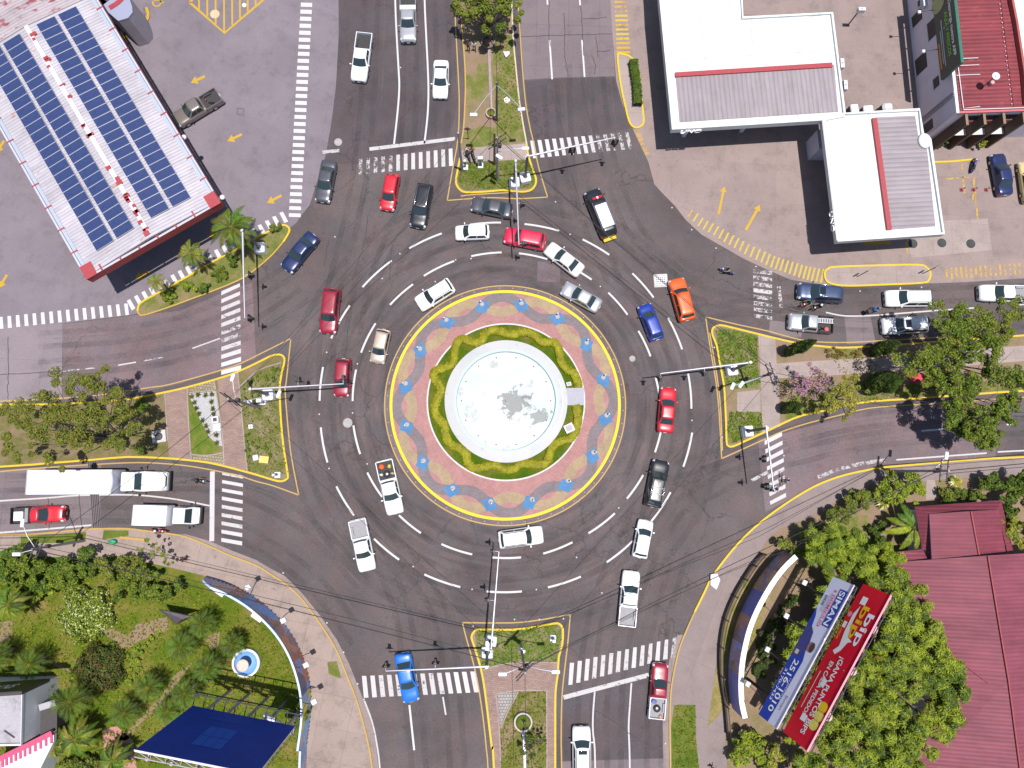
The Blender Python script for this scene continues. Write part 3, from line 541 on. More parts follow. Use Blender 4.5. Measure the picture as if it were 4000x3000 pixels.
mb = MB(); mb.curb([rp(2*PI*k/96, RG) for k in range(96)], .16, .1, .27, plain('white_kerb', (.46, .45, .44), .7), True); struct('kerb', mb, 'thin white kerb round the lawn ring', 'kerb')
# ---------------------------------------------------------------- painted markings
def quads(name, qs, m, label, z=.012):
    mb = MB()
    for q in qs: mb.poly(ccw([(p.x, p.y, z) for p in GP(q, z)]), m)
    return struct(name, mb, label, 'marking')
def interp(first, last, n):
    return [[(a[0]+(b[0]-a[0])*k/(n-1), a[1]+(b[1]-a[1])*k/(n-1)) for a, b in zip(first, last)] for k in range(n)]
def part(q, lo, hi): return q[lo:hi]
def vary(q, wlist, mats):  # not used for geometry, only splits a crossing by how worn its bars are
    return [[x for x, k in zip(q, wlist) if k == i] for i in range(len(mats))]
def zebra(q, label, pattern, z=.012):
    mb = MB(); ms = {'w': WH, 'l': WHL, 'o': WHW, 'v': WHV, 'y': YZEB, 'z': YZEBW, 'Y': YARR}
    for k, b in enumerate(q): mb.poly(ccw([(p.x, p.y, z) for p in GP(b, z)]), ms[pattern[min(k, len(pattern)-1)]])
    return struct('pedestrian_crossing', mb, label, 'crossing')
zebra(interp(T(1, 0, [(890, 1375), (920, 1372), (916, 1505), (886, 1505)]), T(1, 0, [(1665, 1285), (1697, 1283), (1702, 1432), (1668, 1435)]), 13), 'half worn white zebra crossing left of the north median', 'vvvvvoolloloww')
zebra(interp(T(2, 0, [(157, 1215), (190, 1215), (218, 1365), (183, 1368)]), T(2, 0, [(975, 1145), (1005, 1142), (1040, 1285), (1010, 1288)]), 14), 'white zebra crossing right of the north median', 'wwwwllllovvvvv')
zebra(interp(T(2, 0, [(885, 8), (990, 8), (990, 26), (885, 28)]), T(2, 0, [(905, 443), (1020, 442), (1022, 460), (907, 462)]), 12), 'yellow striped footway band above the teardrop island', 'zzzyyzyyyYYY')
zebra(interp(T(1, 0, [(388, 22), (485, 25), (485, 60), (386, 57)]), T(1, 1, [(285, 183), (385, 186), (387, 217), (283, 214)]), 31), 'long column of white bars along the forecourt edge at the top', 'w')
zebra(interp([(1091, 831), (1105, 827), (1126, 865), (1111, 871)], [(495, 1175), (508, 1168), (529, 1204), (515, 1213)], 22), 'row of white bars along the palm island', 'w')
zebra(interp(T(0, 1, [(-80, 1088), (-50, 1085), (-42, 1188), (-77, 1191)]), T(0, 1, [(1072, 965), (1102, 962), (1115, 1060), (1085, 1065)]), 17), 'row of white bars along the forecourt edge at the left', 'w')
zebra(interp(T(0, 1, [(1912, 858), (2072, 788), (2074, 818), (1912, 893)]), T(0, 1, [(1912, 1545), (2083, 1495), (2083, 1535), (1912, 1580)]), 11), 'white zebra crossing above the west median', 'llooovvolwwl')
zebra(interp(T(0, 2, [(1920, 757), (2100, 790), (2100, 818), (1920, 785)]), T(0, 2, [(1912, 1330), (2092, 1360), (2092, 1395), (1912, 1362)]), 9), 'white zebra crossing below the west median', 'olllooolll')
zebra(interp(T(1, 3, [(915, 863), (953, 863), (972, 1050), (932, 1053)]), T(1, 3, [(1850, 825), (1890, 825), (1925, 1005), (1885, 1005)]), 14), 'white zebra crossing left of the south median', 'lloooolooolwwl')
zebra(interp(T(2, 3, [(500, 750), (537, 750), (522, 938), (487, 942)]), T(2, 3, [(1390, 535), (1418, 530), (1412, 700), (1372, 705)]), 14), 'flaking white zebra crossing right of the south median', 'llloooooloolov')
zebra(interp([(2987, 1721), (3054, 1687), (3055, 1703), (2987, 1738)], [(3007, 1958), (3070, 1925), (3071, 1941), (3010, 1972)], 8), 'white zebra crossing below the east median', 'wlllooll')
zebra(interp([(2942, 1050), (3016, 1060), (3016, 1075), (2942, 1066)], [(2945, 1226), (3016, 1236), (3016, 1250), (2945, 1241)], 8), 'almost worn away zebra crossing above the east median', 'vvvovvv')
pth = [(2698, 831), (2741, 872), (2787, 895), (2832, 924), (2877, 949), (2922, 976), (2972, 999), (3014, 1021), (3054, 1035), (3095, 1048), (3136, 1062), (3172, 1071), (3212, 1078)]
bars = []
for k in range(28):
    f = k/27*(len(pth)-1); i = min(int(f), len(pth)-2); t = f-i; x = pth[i][0]+(pth[i+1][0]-pth[i][0])*t; y = pth[i][1]+(pth[i+1][1]-pth[i][1])*t
    g = k/27; vx, vy = -10+4*g, 15+12*g
    bars.append([(x-4-vx, y-vy), (x+4-vx, y-vy), (x+4+vx, y+vy), (x-4+vx, y+vy)])
zebra(bars, 'curved row of yellow bars along the station apron', 'zyyyyyyyyyyyyyyyyyyyyyyyyyyy')
zebra(interp([(3692, 1046), (3700, 1046), (3704, 1092), (3696, 1092)], [(4130, 1018), (4138, 1018), (4141, 1060), (4133, 1060)], 24), 'faded yellow bars right of the capsule-shaped island', 'z')
zebra(interp(T(2, 0, [(1062, 1140), (1100, 1132), (1104, 1141), (1066, 1150)]), T(2, 0, [(1148, 1335), (1182, 1325), (1186, 1334), (1152, 1344)]), 16), 'short ladder of worn dark yellow bars below the teardrop island', 'z')
mb = MB()
for a, b, wd, m in ((T(1, 0, [(980, 1288)])[0], T(1, 0, [(1720, 1198)])[0], .42, WHW), (T(2, 3, [(445, 1050)])[0], T(2, 3, [(1182, 855)])[0], .45, WHW), (T(0, 2, [(1835, 755)])[0], T(0, 2, [(1830, 1358)])[0], .5, WHL), (T(3, 1, [(92, 815)])[0], T(3, 1, [(115, 1000)])[0], .4, WHV), (T(1, 0, [(575, 1315)])[0], T(1, 0, [(720, 1300)])[0], .4, WHV)):
    mb.ribbon(GP([a, b], .0125), wd, m)
struct('stop_lines', mb, 'broad white stop lines ahead of the crossings', 'marking')
def arc(a, b, n=10):
    a = G(*a); b = G(*b); a -= CEN; b -= CEN; r0, r1 = a.xy.length, b.xy.length; t0, t1 = math.atan2(a.y, a.x), math.atan2(b.y, b.x)
    d = (t1-t0+PI) % (2*PI)-PI
    return [ringpt(t0+d*k/n, r0+(r1-r0)*k/n, .012) for k in range(n+1)]
DASH = [((1, 1, 1325, 487), (1, 1, 1605, 358)), ((1, 1, 920, 822), (1, 1, 1172, 593)), ((1, 1, 1860, 555), (1, 1, 2123, 522)), ((1, 1, 1450, 725), (1, 1, 1713, 596)), ((1, 1, 1158, 975), (1, 1, 1357, 797)), ((1, 1, 650, 1265), (1, 1, 810, 980)), ((1, 1, 908, 1388), (1, 1, 1033, 1135)), ((1, 1, 580, 1512), (1, 2, 550, 145)), ((1, 1, 865, 1535), (1, 2, 835, 148)), ((1, 1, 1850, 282), (1, 1, 2117, 264)),
        ((2, 1, 108, 277), (2, 1, 407, 336)), ((2, 1, 60, 530), (2, 1, 305, 580)), ((2, 1, 610, 410), (2, 1, 840, 543)), ((2, 1, 440, 620), (2, 1, 688, 757)), ((2, 1, 1040, 703), (2, 1, 1223, 912)), ((2, 1, 832, 870), (2, 1, 998, 1060)), ((2, 1, 1092, 1200), (2, 1, 1197, 1420)), ((2, 1, 1348, 1088), (2, 1, 1470, 1360)), ((2, 1, 1240, 1600), (2, 2, 1272, 90)), ((2, 1, 1522, 1570), (2, 2, 1550, 213)),
        ((2, 2, 1285, 415), (2, 2, 1235, 590)), ((2, 2, 1557, 420), (2, 2, 1480, 715)), ((2, 2, 1133, 787), (2, 2, 993, 990)), ((2, 2, 1370, 935), (2, 2, 1200, 1190)), ((2, 2, 888, 1117), (2, 2, 660, 1290)), ((2, 2, 523, 1367), (2, 2, 270, 1465)), ((2, 2, 1045, 1355), (2, 2, 818, 1540)), ((1, 2, 2040, 1498), (2, 2, 78, 1498)), ((1, 3, 1993, 133), (2, 3, 85, 133)), ((2, 3, 310, 98), (2, 3, 595, 5)),
        ((1, 2, 560, 375), (1, 2, 618, 678)), ((1, 2, 842, 358), (1, 2, 900, 605)), ((1, 2, 695, 885), (1, 2, 848, 1135)), ((1, 2, 962, 765), (1, 2, 1090, 975)), ((1, 2, 1235, 1133), (1, 2, 1425, 1288)), ((1, 2, 1020, 1337), (1, 2, 1237, 1518)), ((1, 2, 1602, 1383), (1, 2, 1868, 1472)), ((1, 2, 1455, 1645), (1, 3, 1765, 95))]
mb = MB()
for a, b in DASH: mb.ribbon(arc(T(a[0], a[1], [a[2:]])[0], T(b[0], b[1], [b[2:]])[0]), .21, WH)
struct('lane_dashes', mb, 'curved white dashes of the two circulating lanes', 'marking')
mb = MB()
for q, m, wd in ((T(1, 0, [(1203, -300), (1203, 0), (1215, 300), (1232, 600), (1238, 750), (1225, 950), (1192, 1250)]), WH, .2), (T(1, 0, [(1457, -300), (1457, 0), (1470, 300), (1485, 600), (1490, 800), (1482, 1000), (1455, 1240)]), WH, .2),
                 (T(2, 0, [(303, -120), (307, 40)]), WH, .2), (T(2, 0, [(325, 345), (347, 685)]), WH, .2), (T(2, 0, [(582, -100), (588, 45)]), WH, .2), (T(2, 0, [(605, 345), (627, 665)]), WH, .2),
                 (T(0, 1, [(545, 1547), (820, 1520)]), WHV, .14), (T(0, 1, [(1020, 1497), (1175, 1470)]), WHL, .14), (T(0, 1, [(1240, 1460), (1420, 1425)]), WHV, .14), (T(0, 1, [(1660, 1352), (1900, 1265)]), WHW, .14),
                 (T(0, 2, [(-300, 1035), (0, 1010), (400, 985), (690, 962), (1130, 958), (1400, 980), (1600, 1010), (1810, 1052)]), WHL, .16), (T(0, 2, [(-300, 1310), (0, 1285), (500, 1245), (790, 1220)]), WHL, .18),
                 (T(3, 1, [(500, 1040), (660, 1070), (880, 1068), (1100, 1052), (1400, 1028), (1800, 1000)]), WHL, .16), (T(3, 1, [(2145, 975), (2500, 960)]), WHL, .16),
                 (T(3, 2, [(1325, 405), (1600, 383)]), WH, .18), (T(3, 2, [(2062, 350), (2160, 345)]), WH, .18), (T(3, 2, [(1985, 587), (2500, 560)]), WHL, .16), (T(3, 2, [(1110, 655), (1890, 597)]), WHL, .17), (T(3, 2, [(430, 805), (620, 735), (800, 690), (1010, 658)]), WHV, .4),
                 (T(1, 3, [(1325, 1115), (1367, 1505)]), WH, .2), (T(1, 3, [(1615, 1045), (1640, 1200)]), WHL, .16), (T(1, 3, [(930, 1060), (1000, 1250), (1040, 1430), (1070, 1659), (1085, 2000)]), WHW, .16),
                 (T(2, 3, [(715, 1000), (700, 1200), (700, 1350), (715, 1500), (722, 1900)]), WHL, .17), (T(2, 3, [(1032, 925), (1020, 1100), (1008, 1300), (1015, 1500), (1022, 1900)]), WHL, .17), (T(2, 2, [(2070, 835), (2212, 760)]), WHV, .35)):
    mb.ribbon(S(q, .0125, 4), wd, m)
struct('lane_lines', mb, 'white lane lines of the approach roads', 'marking')
mb = MB()
for q in ([(1775, -200), (1778, 59), (1784, 181), (1791, 316), (1794, 407), (1789, 542), (1769, 655), (1747, 783)], [(1747, 783), (1900, 772), (2016, 776), (2103, 772), (2139, 770)], [(2139, 770), (2111, 678), (2097, 623), (2081, 542), (2072, 506), (2054, 407), (2041, 271), (2032, 136), (2023, 0), (2018, -200)], [(1990, 752), (1850, 760), (1800, 766)],
          [(2757, 1238), (2764, 1292), (2782, 1405), (2798, 1500), (2809, 1613), (2819, 1791)], [(2772, 1300), (2790, 1405), (2805, 1500), (2815, 1600), (2822, 1760)], [(2820, 1791), (2904, 1753), (3000, 1710), (3068, 1681), (3163, 1651), (3271, 1624), (3393, 1595), (3542, 1583), (3705, 1572), (4000, 1552), (4300, 1535)], [(2757, 1238), (2882, 1268), (3000, 1293), (3136, 1329), (3271, 1338), (3407, 1333), (3588, 1322), (3800, 1310)],
          [(1806, 2432), (2000, 2433), (2113, 2421), (2228, 2400)], [(2228, 2400), (2217, 2521), (2206, 2612), (2195, 2725), (2192, 2883), (2194, 3000), (2196, 3300)], [(1806, 2432), (1823, 2498), (1845, 2575), (1864, 2657), (1879, 2747), (1891, 2838), (1900, 2928), (1906, 3000), (1915, 3300)],
          [(0, 1567), (300, 1552), (452, 1534), (588, 1513), (669, 1500), (900, 1435), (1000, 1390), (1136, 1322)], [(1136, 1322), (1117, 1500), (1113, 1510), (1120, 1613), (1136, 1771), (1167, 1934)], [(1167, 1934), (1068, 1898), (1000, 1880), (927, 1857), (768, 1825), (655, 1812), (542, 1807), (407, 1812), (200, 1825), (0, 1842)]):
    mb.ribbon(S(q, .0128, 3), .13, YLINE)
struct('edge_lines', mb, 'thin faded yellow lines outlining the traffic islands', 'marking')
def arrow(tail, tip, wd, head):
    a = Vector((*tail, 0)); b = Vector((*tip, 0)); d = (b-a).normalized(); n = Vector((-d.y, d.x, 0)); h = b-d*head
    return [a+n*wd/2, h+n*wd/2, h+n*head*.62, b, h-n*head*.62, h-n*wd/2, a-n*wd/2]
ar = [(T(0, 0, [(1770, 660), (1648, 715)]), 10, 26), (T(0, 0, [(2090, 1160), (1965, 1220)]), 10, 26), (T(1, 1, [(220, 30), (95, 95)]), 10, 26), (T(0, 1, [(1885, 340), (1803, 388)]), 9, 24), (T(0, 1, [(1285, 685), (1167, 750)]), 10, 26), (T(0, 1, [(60, 715), (-10, 830)]), 10, 26), (T(0, 0, [(35, 1215), (-30, 1320)]), 10, 26), ([(2807, 836), (2830, 728)], 9, 22), ([(2913, 899), (2969, 800)], 10, 24), (T(3, 1, [(1065, 437), (818, 440)]), 13, 24)]
quads('arrow_markings', [[(p.x, p.y) for p in arrow(a[0], a[1], wd, hd)] for a, wd, hd in ar], YARR, 'yellow direction arrows painted on the forecourts', .0135)
mb = MB(); hz = T(0, 0, [(1640, 22), (1940, 285), (2320, -40)]); mb.ribbon(GP(hz, .0132), .28, YARR); mb.ribbon(GP([hz[0], (900, -200)], .0132), .28, YARR)
for x, y0 in ((1716, 80), (1788, 142), (1860, 208), (1933, 275), (2003, 215), (2070, 160), (2137, 100), (2205, 45)): mb.ribbon(GP(T(0, 0, [(x, -400), (x+4, y0)]), .0128), .2, YARR)
c = G(*T(0, 0, [(1355, 22)])[0], .013); mb.ribbon([c+Vector((math.cos(a), math.sin(a), 0))*.46 for a in [-3.6+4.4*k/16 for k in range(17)]], .15, YARR); mb.ribbon([c+Vector(q) for q in ((-.3, .7, 0), (-.25, .25, 0), (.3, .3, 0), (.55, -.02, 0), (.8, .05, 0))], .15, YARR)
for q in (T(3, 1, [(1790, 0), (1810, 230)]), T(3, 1, [(1190, 390), (1205, 535)]), [(3756, 640), (3768, 755)], [(3690, 700), (3800, 690)], [(3800, 780), (3806, 690)]): mb.ribbon(GP(q, .0132), .22, YZEBW)
struct('bay_markings', mb, 'yellow hatched bay, wheelchair symbol and bay lines on the forecourts', 'marking')
sheet('station_slab', T(3, 1, [(1190, 392), (1510, 380), (1515, 250), (1900, 230), (1935, 500), (1240, 570)]), .008, CON_PATH, 'lighter concrete tank slab below the white station roof', 'pavement')
mb = MB(); random.seed(3)
studs = [T(1, 0, [(1248, 583)])[0], (1308, 925), (2170, 788), (2227, 915), (2625, 811), (2702, 897), (2797, 969), (2953, 1041), (1562, 991), (1493, 1088), (2345, 1119), (2790, 1357), (2821, 1708), (1276, 1376), (1396, 1421), (1247, 1618), (1377, 1613), (1285, 1830), (1434, 1812), (1848, 2446), (2107, 2420), (2201, 2417), (1277, 2433), (1342, 2548), (1397, 2671), (2252, 2177), (2417, 1984), (1614, 2213), (1844, 2302), (2095, 2303), (2351, 2316), (3062, 1780), (2703, 1642), (3360, 1137), (3600, 1122), (1106, 2238), (885, 2165), (2600, 2905), (2010, 2420), (1700, 1100), (1840, 1010), (2130, 1010), (1780, 1015)]
for k in range(56):
    a = k*2*PI/56+.05; p = ringpt(a, RK*1.035, .018); mb.lathe(p-Vector((0, 0, .01)), [(.05, 0), (.06, .02), (0, .025)], WH, 6)
for x, y in studs: mb.lathe(G(x, y, .013), [(.09, 0), (.07, .02), (0, .03)], WH, 6)
struct('road_studs', mb, 'small pale reflector studs scattered along the lane edges', 'marking')
# ================================================================== fountain, buildings, boards
WHITE = plain('white_plaster', (.58, .57, .59), .7, var=.05, scale=1.2)
GREYW = plain('grey_render', (.36, .32, .345), .8, var=.08, scale=.9)
STEEL = plain('galvanised_steel', (.42, .41, .44), .4, .5, var=.06)
DARKST = plain('dark_steel', (.05, .042, .045), .6, .2, var=.15)
BLACK = plain('black_enamel', (.012, .012, .014), .45, var=0)
REDM = plain('red_metal', (.30, .035, .045), .5, var=.12)
GLASS = plain('tinted_glass', (.012, .020, .024), .06, 0, 0, .6, var=0)
CONCR = plain('cast_concrete', (.42, .40, .39), .85, var=.12, scale=2.)
WHC = plain('whitewashed_concrete', (.66, .66, .69), .8, var=.1, scale=3)
def frame(o, label, cat, name, group=None): return thing(name, label, cat, o, 0, group)
# ---- fountain
f = frame((GC.x, GC.y, .2), 'round empty white fountain basin with grey stains, in the middle of the plaza', 'fountain', 'fountain')
N = NT('fountain_white'); p = N.pos(); N.b.inputs['Roughness'].default_value = .75
N.l(N.mix(1, N.ramp(N.noise(p, .35, 5), [(.3, (.40, .41, .42)), (.6, (.455, .445, .445))]), N.ramp(N.noise(p, 1.5, 6, .7), [(.28, (.80, .78, .76)), (.42, (1, 1, 1))]), 'MULTIPLY'), N.b.inputs['Base Color']); FW = N.m
N = NT('fountain_floor'); p = N.pos(); N.b.inputs['Roughness'].default_value = .6
c = N.ramp(N.noise(p, .22, 4), [(.35, (.37, .455, .465)), (.6, (.45, .465, .465))])
s1 = N.ramp(N.noise(p, .42, 7, .66), [(.57, (1, 1, 1)), (.63, (.72, .70, .69))])
c = N.mix(1, c, s1, 'MULTIPLY')
sd = N.n('ShaderNodeVectorMath', operation='DISTANCE'); dv = N.n('ShaderNodeVectorMath', operation='ADD'); nz = N.n('ShaderNodeTexNoise'); nz.inputs['Scale'].default_value = .75; nz.inputs['Detail'].default_value = 6; nz.inputs['Roughness'].default_value = .65
N.l(p, nz.inputs['Vector']); sc = N.n('ShaderNodeVectorMath', operation='SCALE'); sc.inputs['Scale'].default_value = 5.5; N.l(nz.outputs['Color'], sc.inputs[0])
N.l(p, dv.inputs[0]); N.l(sc.outputs[0], dv.inputs[1]); N.l(dv.outputs[0], sd.inputs[0]); sp = G(2018, 1570, 0); sd.inputs[1].default_value = (sp.x+2.75, sp.y+2.75, 2.75)
blot = N.ramp(sd.outputs['Value'], [(.0, (.5, .47, .46)), (.95, (.5, .46, .45)), (1.0, (1, 1, 1))])
dd = N.math('DIVIDE', sd.outputs['Value'], 1.9); blot = N.ramp(dd, [(.80, (.46, .42, .41)), (.9, (1, 1, 1))])
sd2 = N.n('ShaderNodeVectorMath', operation='DISTANCE'); N.l(dv.outputs[0], sd2.inputs[0]); sp = G(2110, 1625, 0); sd2.inputs[1].default_value = (sp.x+2.75, sp.y+2.75, 2.75)
blot2 = N.ramp(N.math('DIVIDE', sd2.outputs['Value'], 1.3), [(.80, (.5, .46, .44)), (.92, (1, 1, 1))])
c = N.mix(1, N.mix(1, c, blot, 'MULTIPLY'), blot2, 'MULTIPLY'); N.l(c, N.b.inputs['Base Color']); FF = N.m
def lat(name, prof, m, lab=None):
    mb = MB(); mb.lathe((GC.x, GC.y, 0), prof, m, 96, False, False); return mb.build(name, f, label=lab)
lat('outer_wall', [(RF, .2), (RF, .62), (RF-.1, .66), (RB+.25, .98), (RB+.2, 1.0)], FW)
lat('inner_rim', [(RB+.2, 1.0), (RB-.05, 1.02), (RB-.1, .98), (RB-.12, .45)], plain('rim_cyan', (.37, .45, .47), .6, var=.06))
mb = MB(); mb.prism([rp(2*PI*k/96, RB-.1) for k in range(96)], .3, .5, FF); mb.build('basin_floor', f)
mb = MB(); mb.lathe((GC.x, GC.y, .5), [(.1, 0), (.1, .35), (.05, .45), (0, .45)], STEEL, 10)
for k in range(14): mb.lathe(rp(2*PI*k/14, RB-.6, .5), [(.07, 0), (.07, .12), (0, .14)], DARKST, 6)
mb.build('nozzle', f)
mb = MB(); mb.curb([rp(a, RF-.55, 0) for a in [-.42+.1*k for k in range(9)]], .03, .7, 1.0, STEEL); mb.build('rim_joint', f)
pa = G(2212, 1549, .3); 
mb = MB(); q = [G(*t, .3) for t in ((2212, 1516), (2281, 1514), (2281, 1583), (2213, 1583))]; mb.prism(q, .2, .36, plain('slab_lilac', (.30, .295, .335), .7, var=.06)); mb.build('entry_slab', label='flat grey slab bridging the lawn ring at the right of the fountain', cat='slab')
bx = thing('pump_box', 'white square pump box on the lawn beside the fountain', 'box', G(2222, 1673, .2), .45)
mb = MB(); mb.box((0, 0, .25), (1.0, .9, .5), WHITE); mb.build('housing', bx, True); mb = MB(); mb.box((0, 0, .53), (.7, .6, .06), GREYW); mb.build('lid', bx, True)
bx = thing('valve_box', 'small white valve box above the entry slab of the fountain', 'box', G(2221, 1501, .2), .2)
mb = MB(); mb.box((0, 0, .15), (.5, .4, .3), WHITE); mb.build('housing', bx, True); mb = MB(); mb.box((0, 0, .31), (.36, .28, .04), GREYW); mb.build('lid', bx, True)
# wavy clipped hedge in the lawn ring, traced as it grows
C1 = lambda pts: [(1480+x/1.693, 1080+y/1.693) for x, y in pts]
HED = C1([(1320, 735), (1310, 690), (1285, 640), (1245, 620), (1205, 570), (1195, 520), (1185, 470), (1145, 435), (1085, 440), (1030, 395), (990, 375), (940, 370), (880, 390), (820, 370), (760, 360), (710, 375), (685, 420), (650, 445), (600, 430), (550, 415), (515, 450), (500, 510), (495, 570), (440, 605), (375, 625), (365, 670), (405, 720), (410, 770), (385, 820), (370, 880), (390, 930), (430, 980), (445, 1050), (470, 1105), (530, 1135), (575, 1165), (585, 1220), (615, 1265), (670, 1265), (730, 1250), (790, 1255), (830, 1280), (890, 1275), (940, 1240), (1000, 1240), (1060, 1245), (1110, 1225), (1130, 1170), (1160, 1110), (1220, 1085), (1270, 1070), (1300, 1020), (1315, 950), (1310, 900), (1300, 850)])
HY = leafmat('yellow_hedge_leaf', (.29, .26, .004), .1); HY2 = leafmat('olive_hedge_leaf', (.20, .19, .004), .1)
def hedge(name, pts, wd, h, m1, m2, label, z=.2, n=90, leaf=.13, cat='hedge', parent=None):
    P = smooth(GP(pts, z), 4); mb = MB(); prof = [(-.5, 0), (-.5, .75), (-.32, 1), (.32, 1), (.5, .75), (.5, 0)]; vs = []; k = len(prof)
    for i, p in enumerate(P):
        a = P[max(i-1, 0)]; b = P[min(i+1, len(P)-1)]; t = (b-a); t.z = 0; t.normalize(); nn = Vector((-t.y, t.x, 0)); j = random.uniform(.88, 1.12)
        vs += [p+nn*(x*wd*j)+Vector((0, 0, y*h*random.uniform(.93, 1.05))) for x, y in prof]
    fs = [(i*k+j, i*k+k+j, i*k+k+j+1, i*k+j+1) for i in range(len(P)-1) for j in range(k-1)]
    mb.add(vs, fs, m2, True)
    for i in range(len(P)-1):
        L = (P[i+1]-P[i]).length; t = (P[i+1]-P[i]).normalized(); nn = Vector((-t.y, t.x, 0))
        for _ in range(int(n*L*wd)):
            x = random.uniform(-.55, .55); c = P[i]+t*random.uniform(0, L)+nn*x*wd+Vector((0, 0, h*(1.04-.5*max(0, abs(x)-.3))))
            leafq(mb, c, leaf*random.uniform(.7, 1.3), m1 if random.random() < .6 else m2)
    return mb.build(name, parent, label=label, cat=cat)
def leafq(mb, c, s, m, up=.9):
    nrm = Vector((random.gauss(0, .55), random.gauss(0, .55), up)).normalized(); a = random.uniform(0, 2*PI)
    u = nrm.orthogonal().normalized(); v = nrm.cross(u); d = u*math.cos(a)+v*math.sin(a); e = nrm.cross(d)
    mb.add([c-d*s*.55, c+e*s*.3, c+d*s*.55, c-e*s*.3], [(0, 1, 2, 3)], m)
hedge('wavy_hedge', HED, .85, .45, HY, HY2, 'low clipped yellow-green hedge winding round the white fountain', .22, 110)
# ground lamps on the blue diamonds
for k in range(16):
    p = DW[k]
    l = thing('ground_lamp', f'white post lamp on the {ORD[k]} blue plaza diamond, clockwise from the top left one', 'lamp', (p.x, p.y, .15), 0, 'lamps on the blue diamonds of the plaza')
    if k == 0:
        m1 = MB(); m1.lathe((0, 0, 0), [(.27, 0), (.27, .08), (.24, .11), (0, .12)], plain('lamp_base', (.33, .29, .29), .8), 16); b1 = m1.build('base', l, True)
        m2 = MB(); m2.tube([(.16, .1, .12), (.16, .1, .75)], .035, WHITE, 6); b2 = m2.build('post', l, True)
        m3 = MB(); m3.ell((.16, .1, .85), (.10, .10, .12), WHITE, 10, 6); b3 = m3.build('globe', l, True)
    else:
        for b in (b1, b2, b3): q = b.copy(); COL.objects.link(q); q.parent = l
    rr = (p-CEN); l.rotation_euler.z = math.atan2(rr.y, rr.x)
# ---- solar canopy (north-west)
Z7 = 6.9
A = G(339, 1092, Z7); B = G(863, 792, Z7); U = (B-A); CW = U.length; U.normalize(); V = Vector((-U.y, U.x, 0))
if V.y < 0: V = -V
can = frame((A+U*CW/2).xy.to_3d(), 'long white filling-station canopy covered with rows of blue solar panels', 'canopy', 'solar_canopy')
ROOFW = corrugated('canopy_sheet', (.40, .37, .405), .34, (V.x, V.y), .34, (.33, .17, .13), .5, .22, .14)
ROOFR = corrugated('old_red_sheet', (.36, .31, .33), .34, (V.x, V.y), .56, (.22, .025, .035), .6, .25, .15)
def cp(u, v, z): return A+U*u+V*v+Vector((0, 0, z-Z7))
LEN = 26.9; RIDGE = .5
mb = MB()
for u0, u1, z0, z1 in ((.45, CW/2, 6.85, 7.35), (CW/2, CW-.45, 7.35, 6.85)):
    mb.poly([cp(u0, .3, z0), cp(u1, .3, z1), cp(u1, LEN, z1), cp(u0, LEN, z0)], ROOFW)
    mb.poly([cp(u0, .3, z0-.2), cp(u0, LEN, z0-.2), cp(u1, LEN, z1-.2), cp(u1, .3, z1-.2)], GREYW)
mb.build('roof', can)
mb = MB()
for u0, u1, z0, z1 in ((.45, CW/2, 6.88, 7.38), (CW/2, CW-.45, 7.38, 6.88)):
    mb.poly([cp(u0, LEN+.02, z0), cp(u1, LEN+.02, z1), cp(u1, LEN+22, z1), cp(u0, LEN+22, z0)], ROOFR)
mb.build('old_roof', can, label='older roof section with peeling red paint')
mb = MB(); mb.curb([cp(.1, 0, 0), cp(.1, LEN+22, 0)], .2, 5.9, 6.95, plain('fascia_white', (.40, .40, .46), .5, var=.05), ms=REDM); mb.curb([cp(CW-.1, 0, 0), cp(CW-.1, LEN+22, 0)], .2, 5.9, 6.95, MATS['fascia_white'], ms=REDM); mb.build('fascia', can)
mb = MB(); mb.curb([cp(0, .1, 0), cp(CW, .1, 0)], .22, 5.85, 7.0, plain('fascia_lilac', (.40, .38, .43), .5, var=.04), ms=REDM); mb.build('fascia', can, label='red front fascia of the canopy')
mb = MB()
for u in (.42, CW-.42): mb.curb([cp(u, .3, 0), cp(u, LEN+22, 0)], .36, 6.55, 6.93, plain('gutter_tin', (.36, .40, .47), .45, .2, var=.05), ms=GREYW)
mb.build('gutter', can)
SQ = [(u, .4+k*2.75, 6.95, .75, .14) for k in range(11) for u in (.28, CW-.28)]+[(.6, .7, 6.98, 1.2, 1.5), (CW-.6, .7, 6.98, 1.2, 1.5)]+[(1.8+k*2.1, .35, 7.03, .16, .7) for k in range(7)]
for u, v, z, sx, sy in SQ: mb = MB(); mb.box(cp(u, v, z), (sx, sy, .06), REDM, math.atan2(U.y, U.x)); mb.build('joint_strap', can)
mb = MB(); random.seed(5)
mb.curb([cp(CW/2, .6, 0), cp(CW/2, LEN, 0)], .42, 7.36, 7.44, WHITE)
for k in range(26): mb.box(cp(CW/2+random.uniform(-.2, .2), random.choice((random.uniform(.8, 9), random.uniform(12, 26))), 7.46), (random.uniform(.25, .7), random.uniform(.15, .5), .03), REDM, math.atan2(U.y, U.x))
mb.build('ridge_cap', can)
mb = MB()
for u in (2.2, CW-2.2):
    for v in (4, 11.5, 19, 26.5, 36): mb.box(cp(u, v, 3.3-Z7+Z7), (.45, .45, 6.4), WHITE, math.atan2(U.y, U.x))
mb.build('columns', can)
SOLAR = NT('solar_cells'); N = SOLAR; pp = N.n('ShaderNodeTexCoord').outputs['Object']; N.b.inputs['Roughness'].default_value = .28; N.b.inputs['Coat Weight'].default_value = .3
br = N.n('ShaderNodeTexBrick'); br.offset = 0; br.inputs['Scale'].default_value = 1; br.inputs['Brick Width'].default_value = .16; br.inputs['Row Height'].default_value = .16; br.inputs['Mortar Size'].default_value = .006
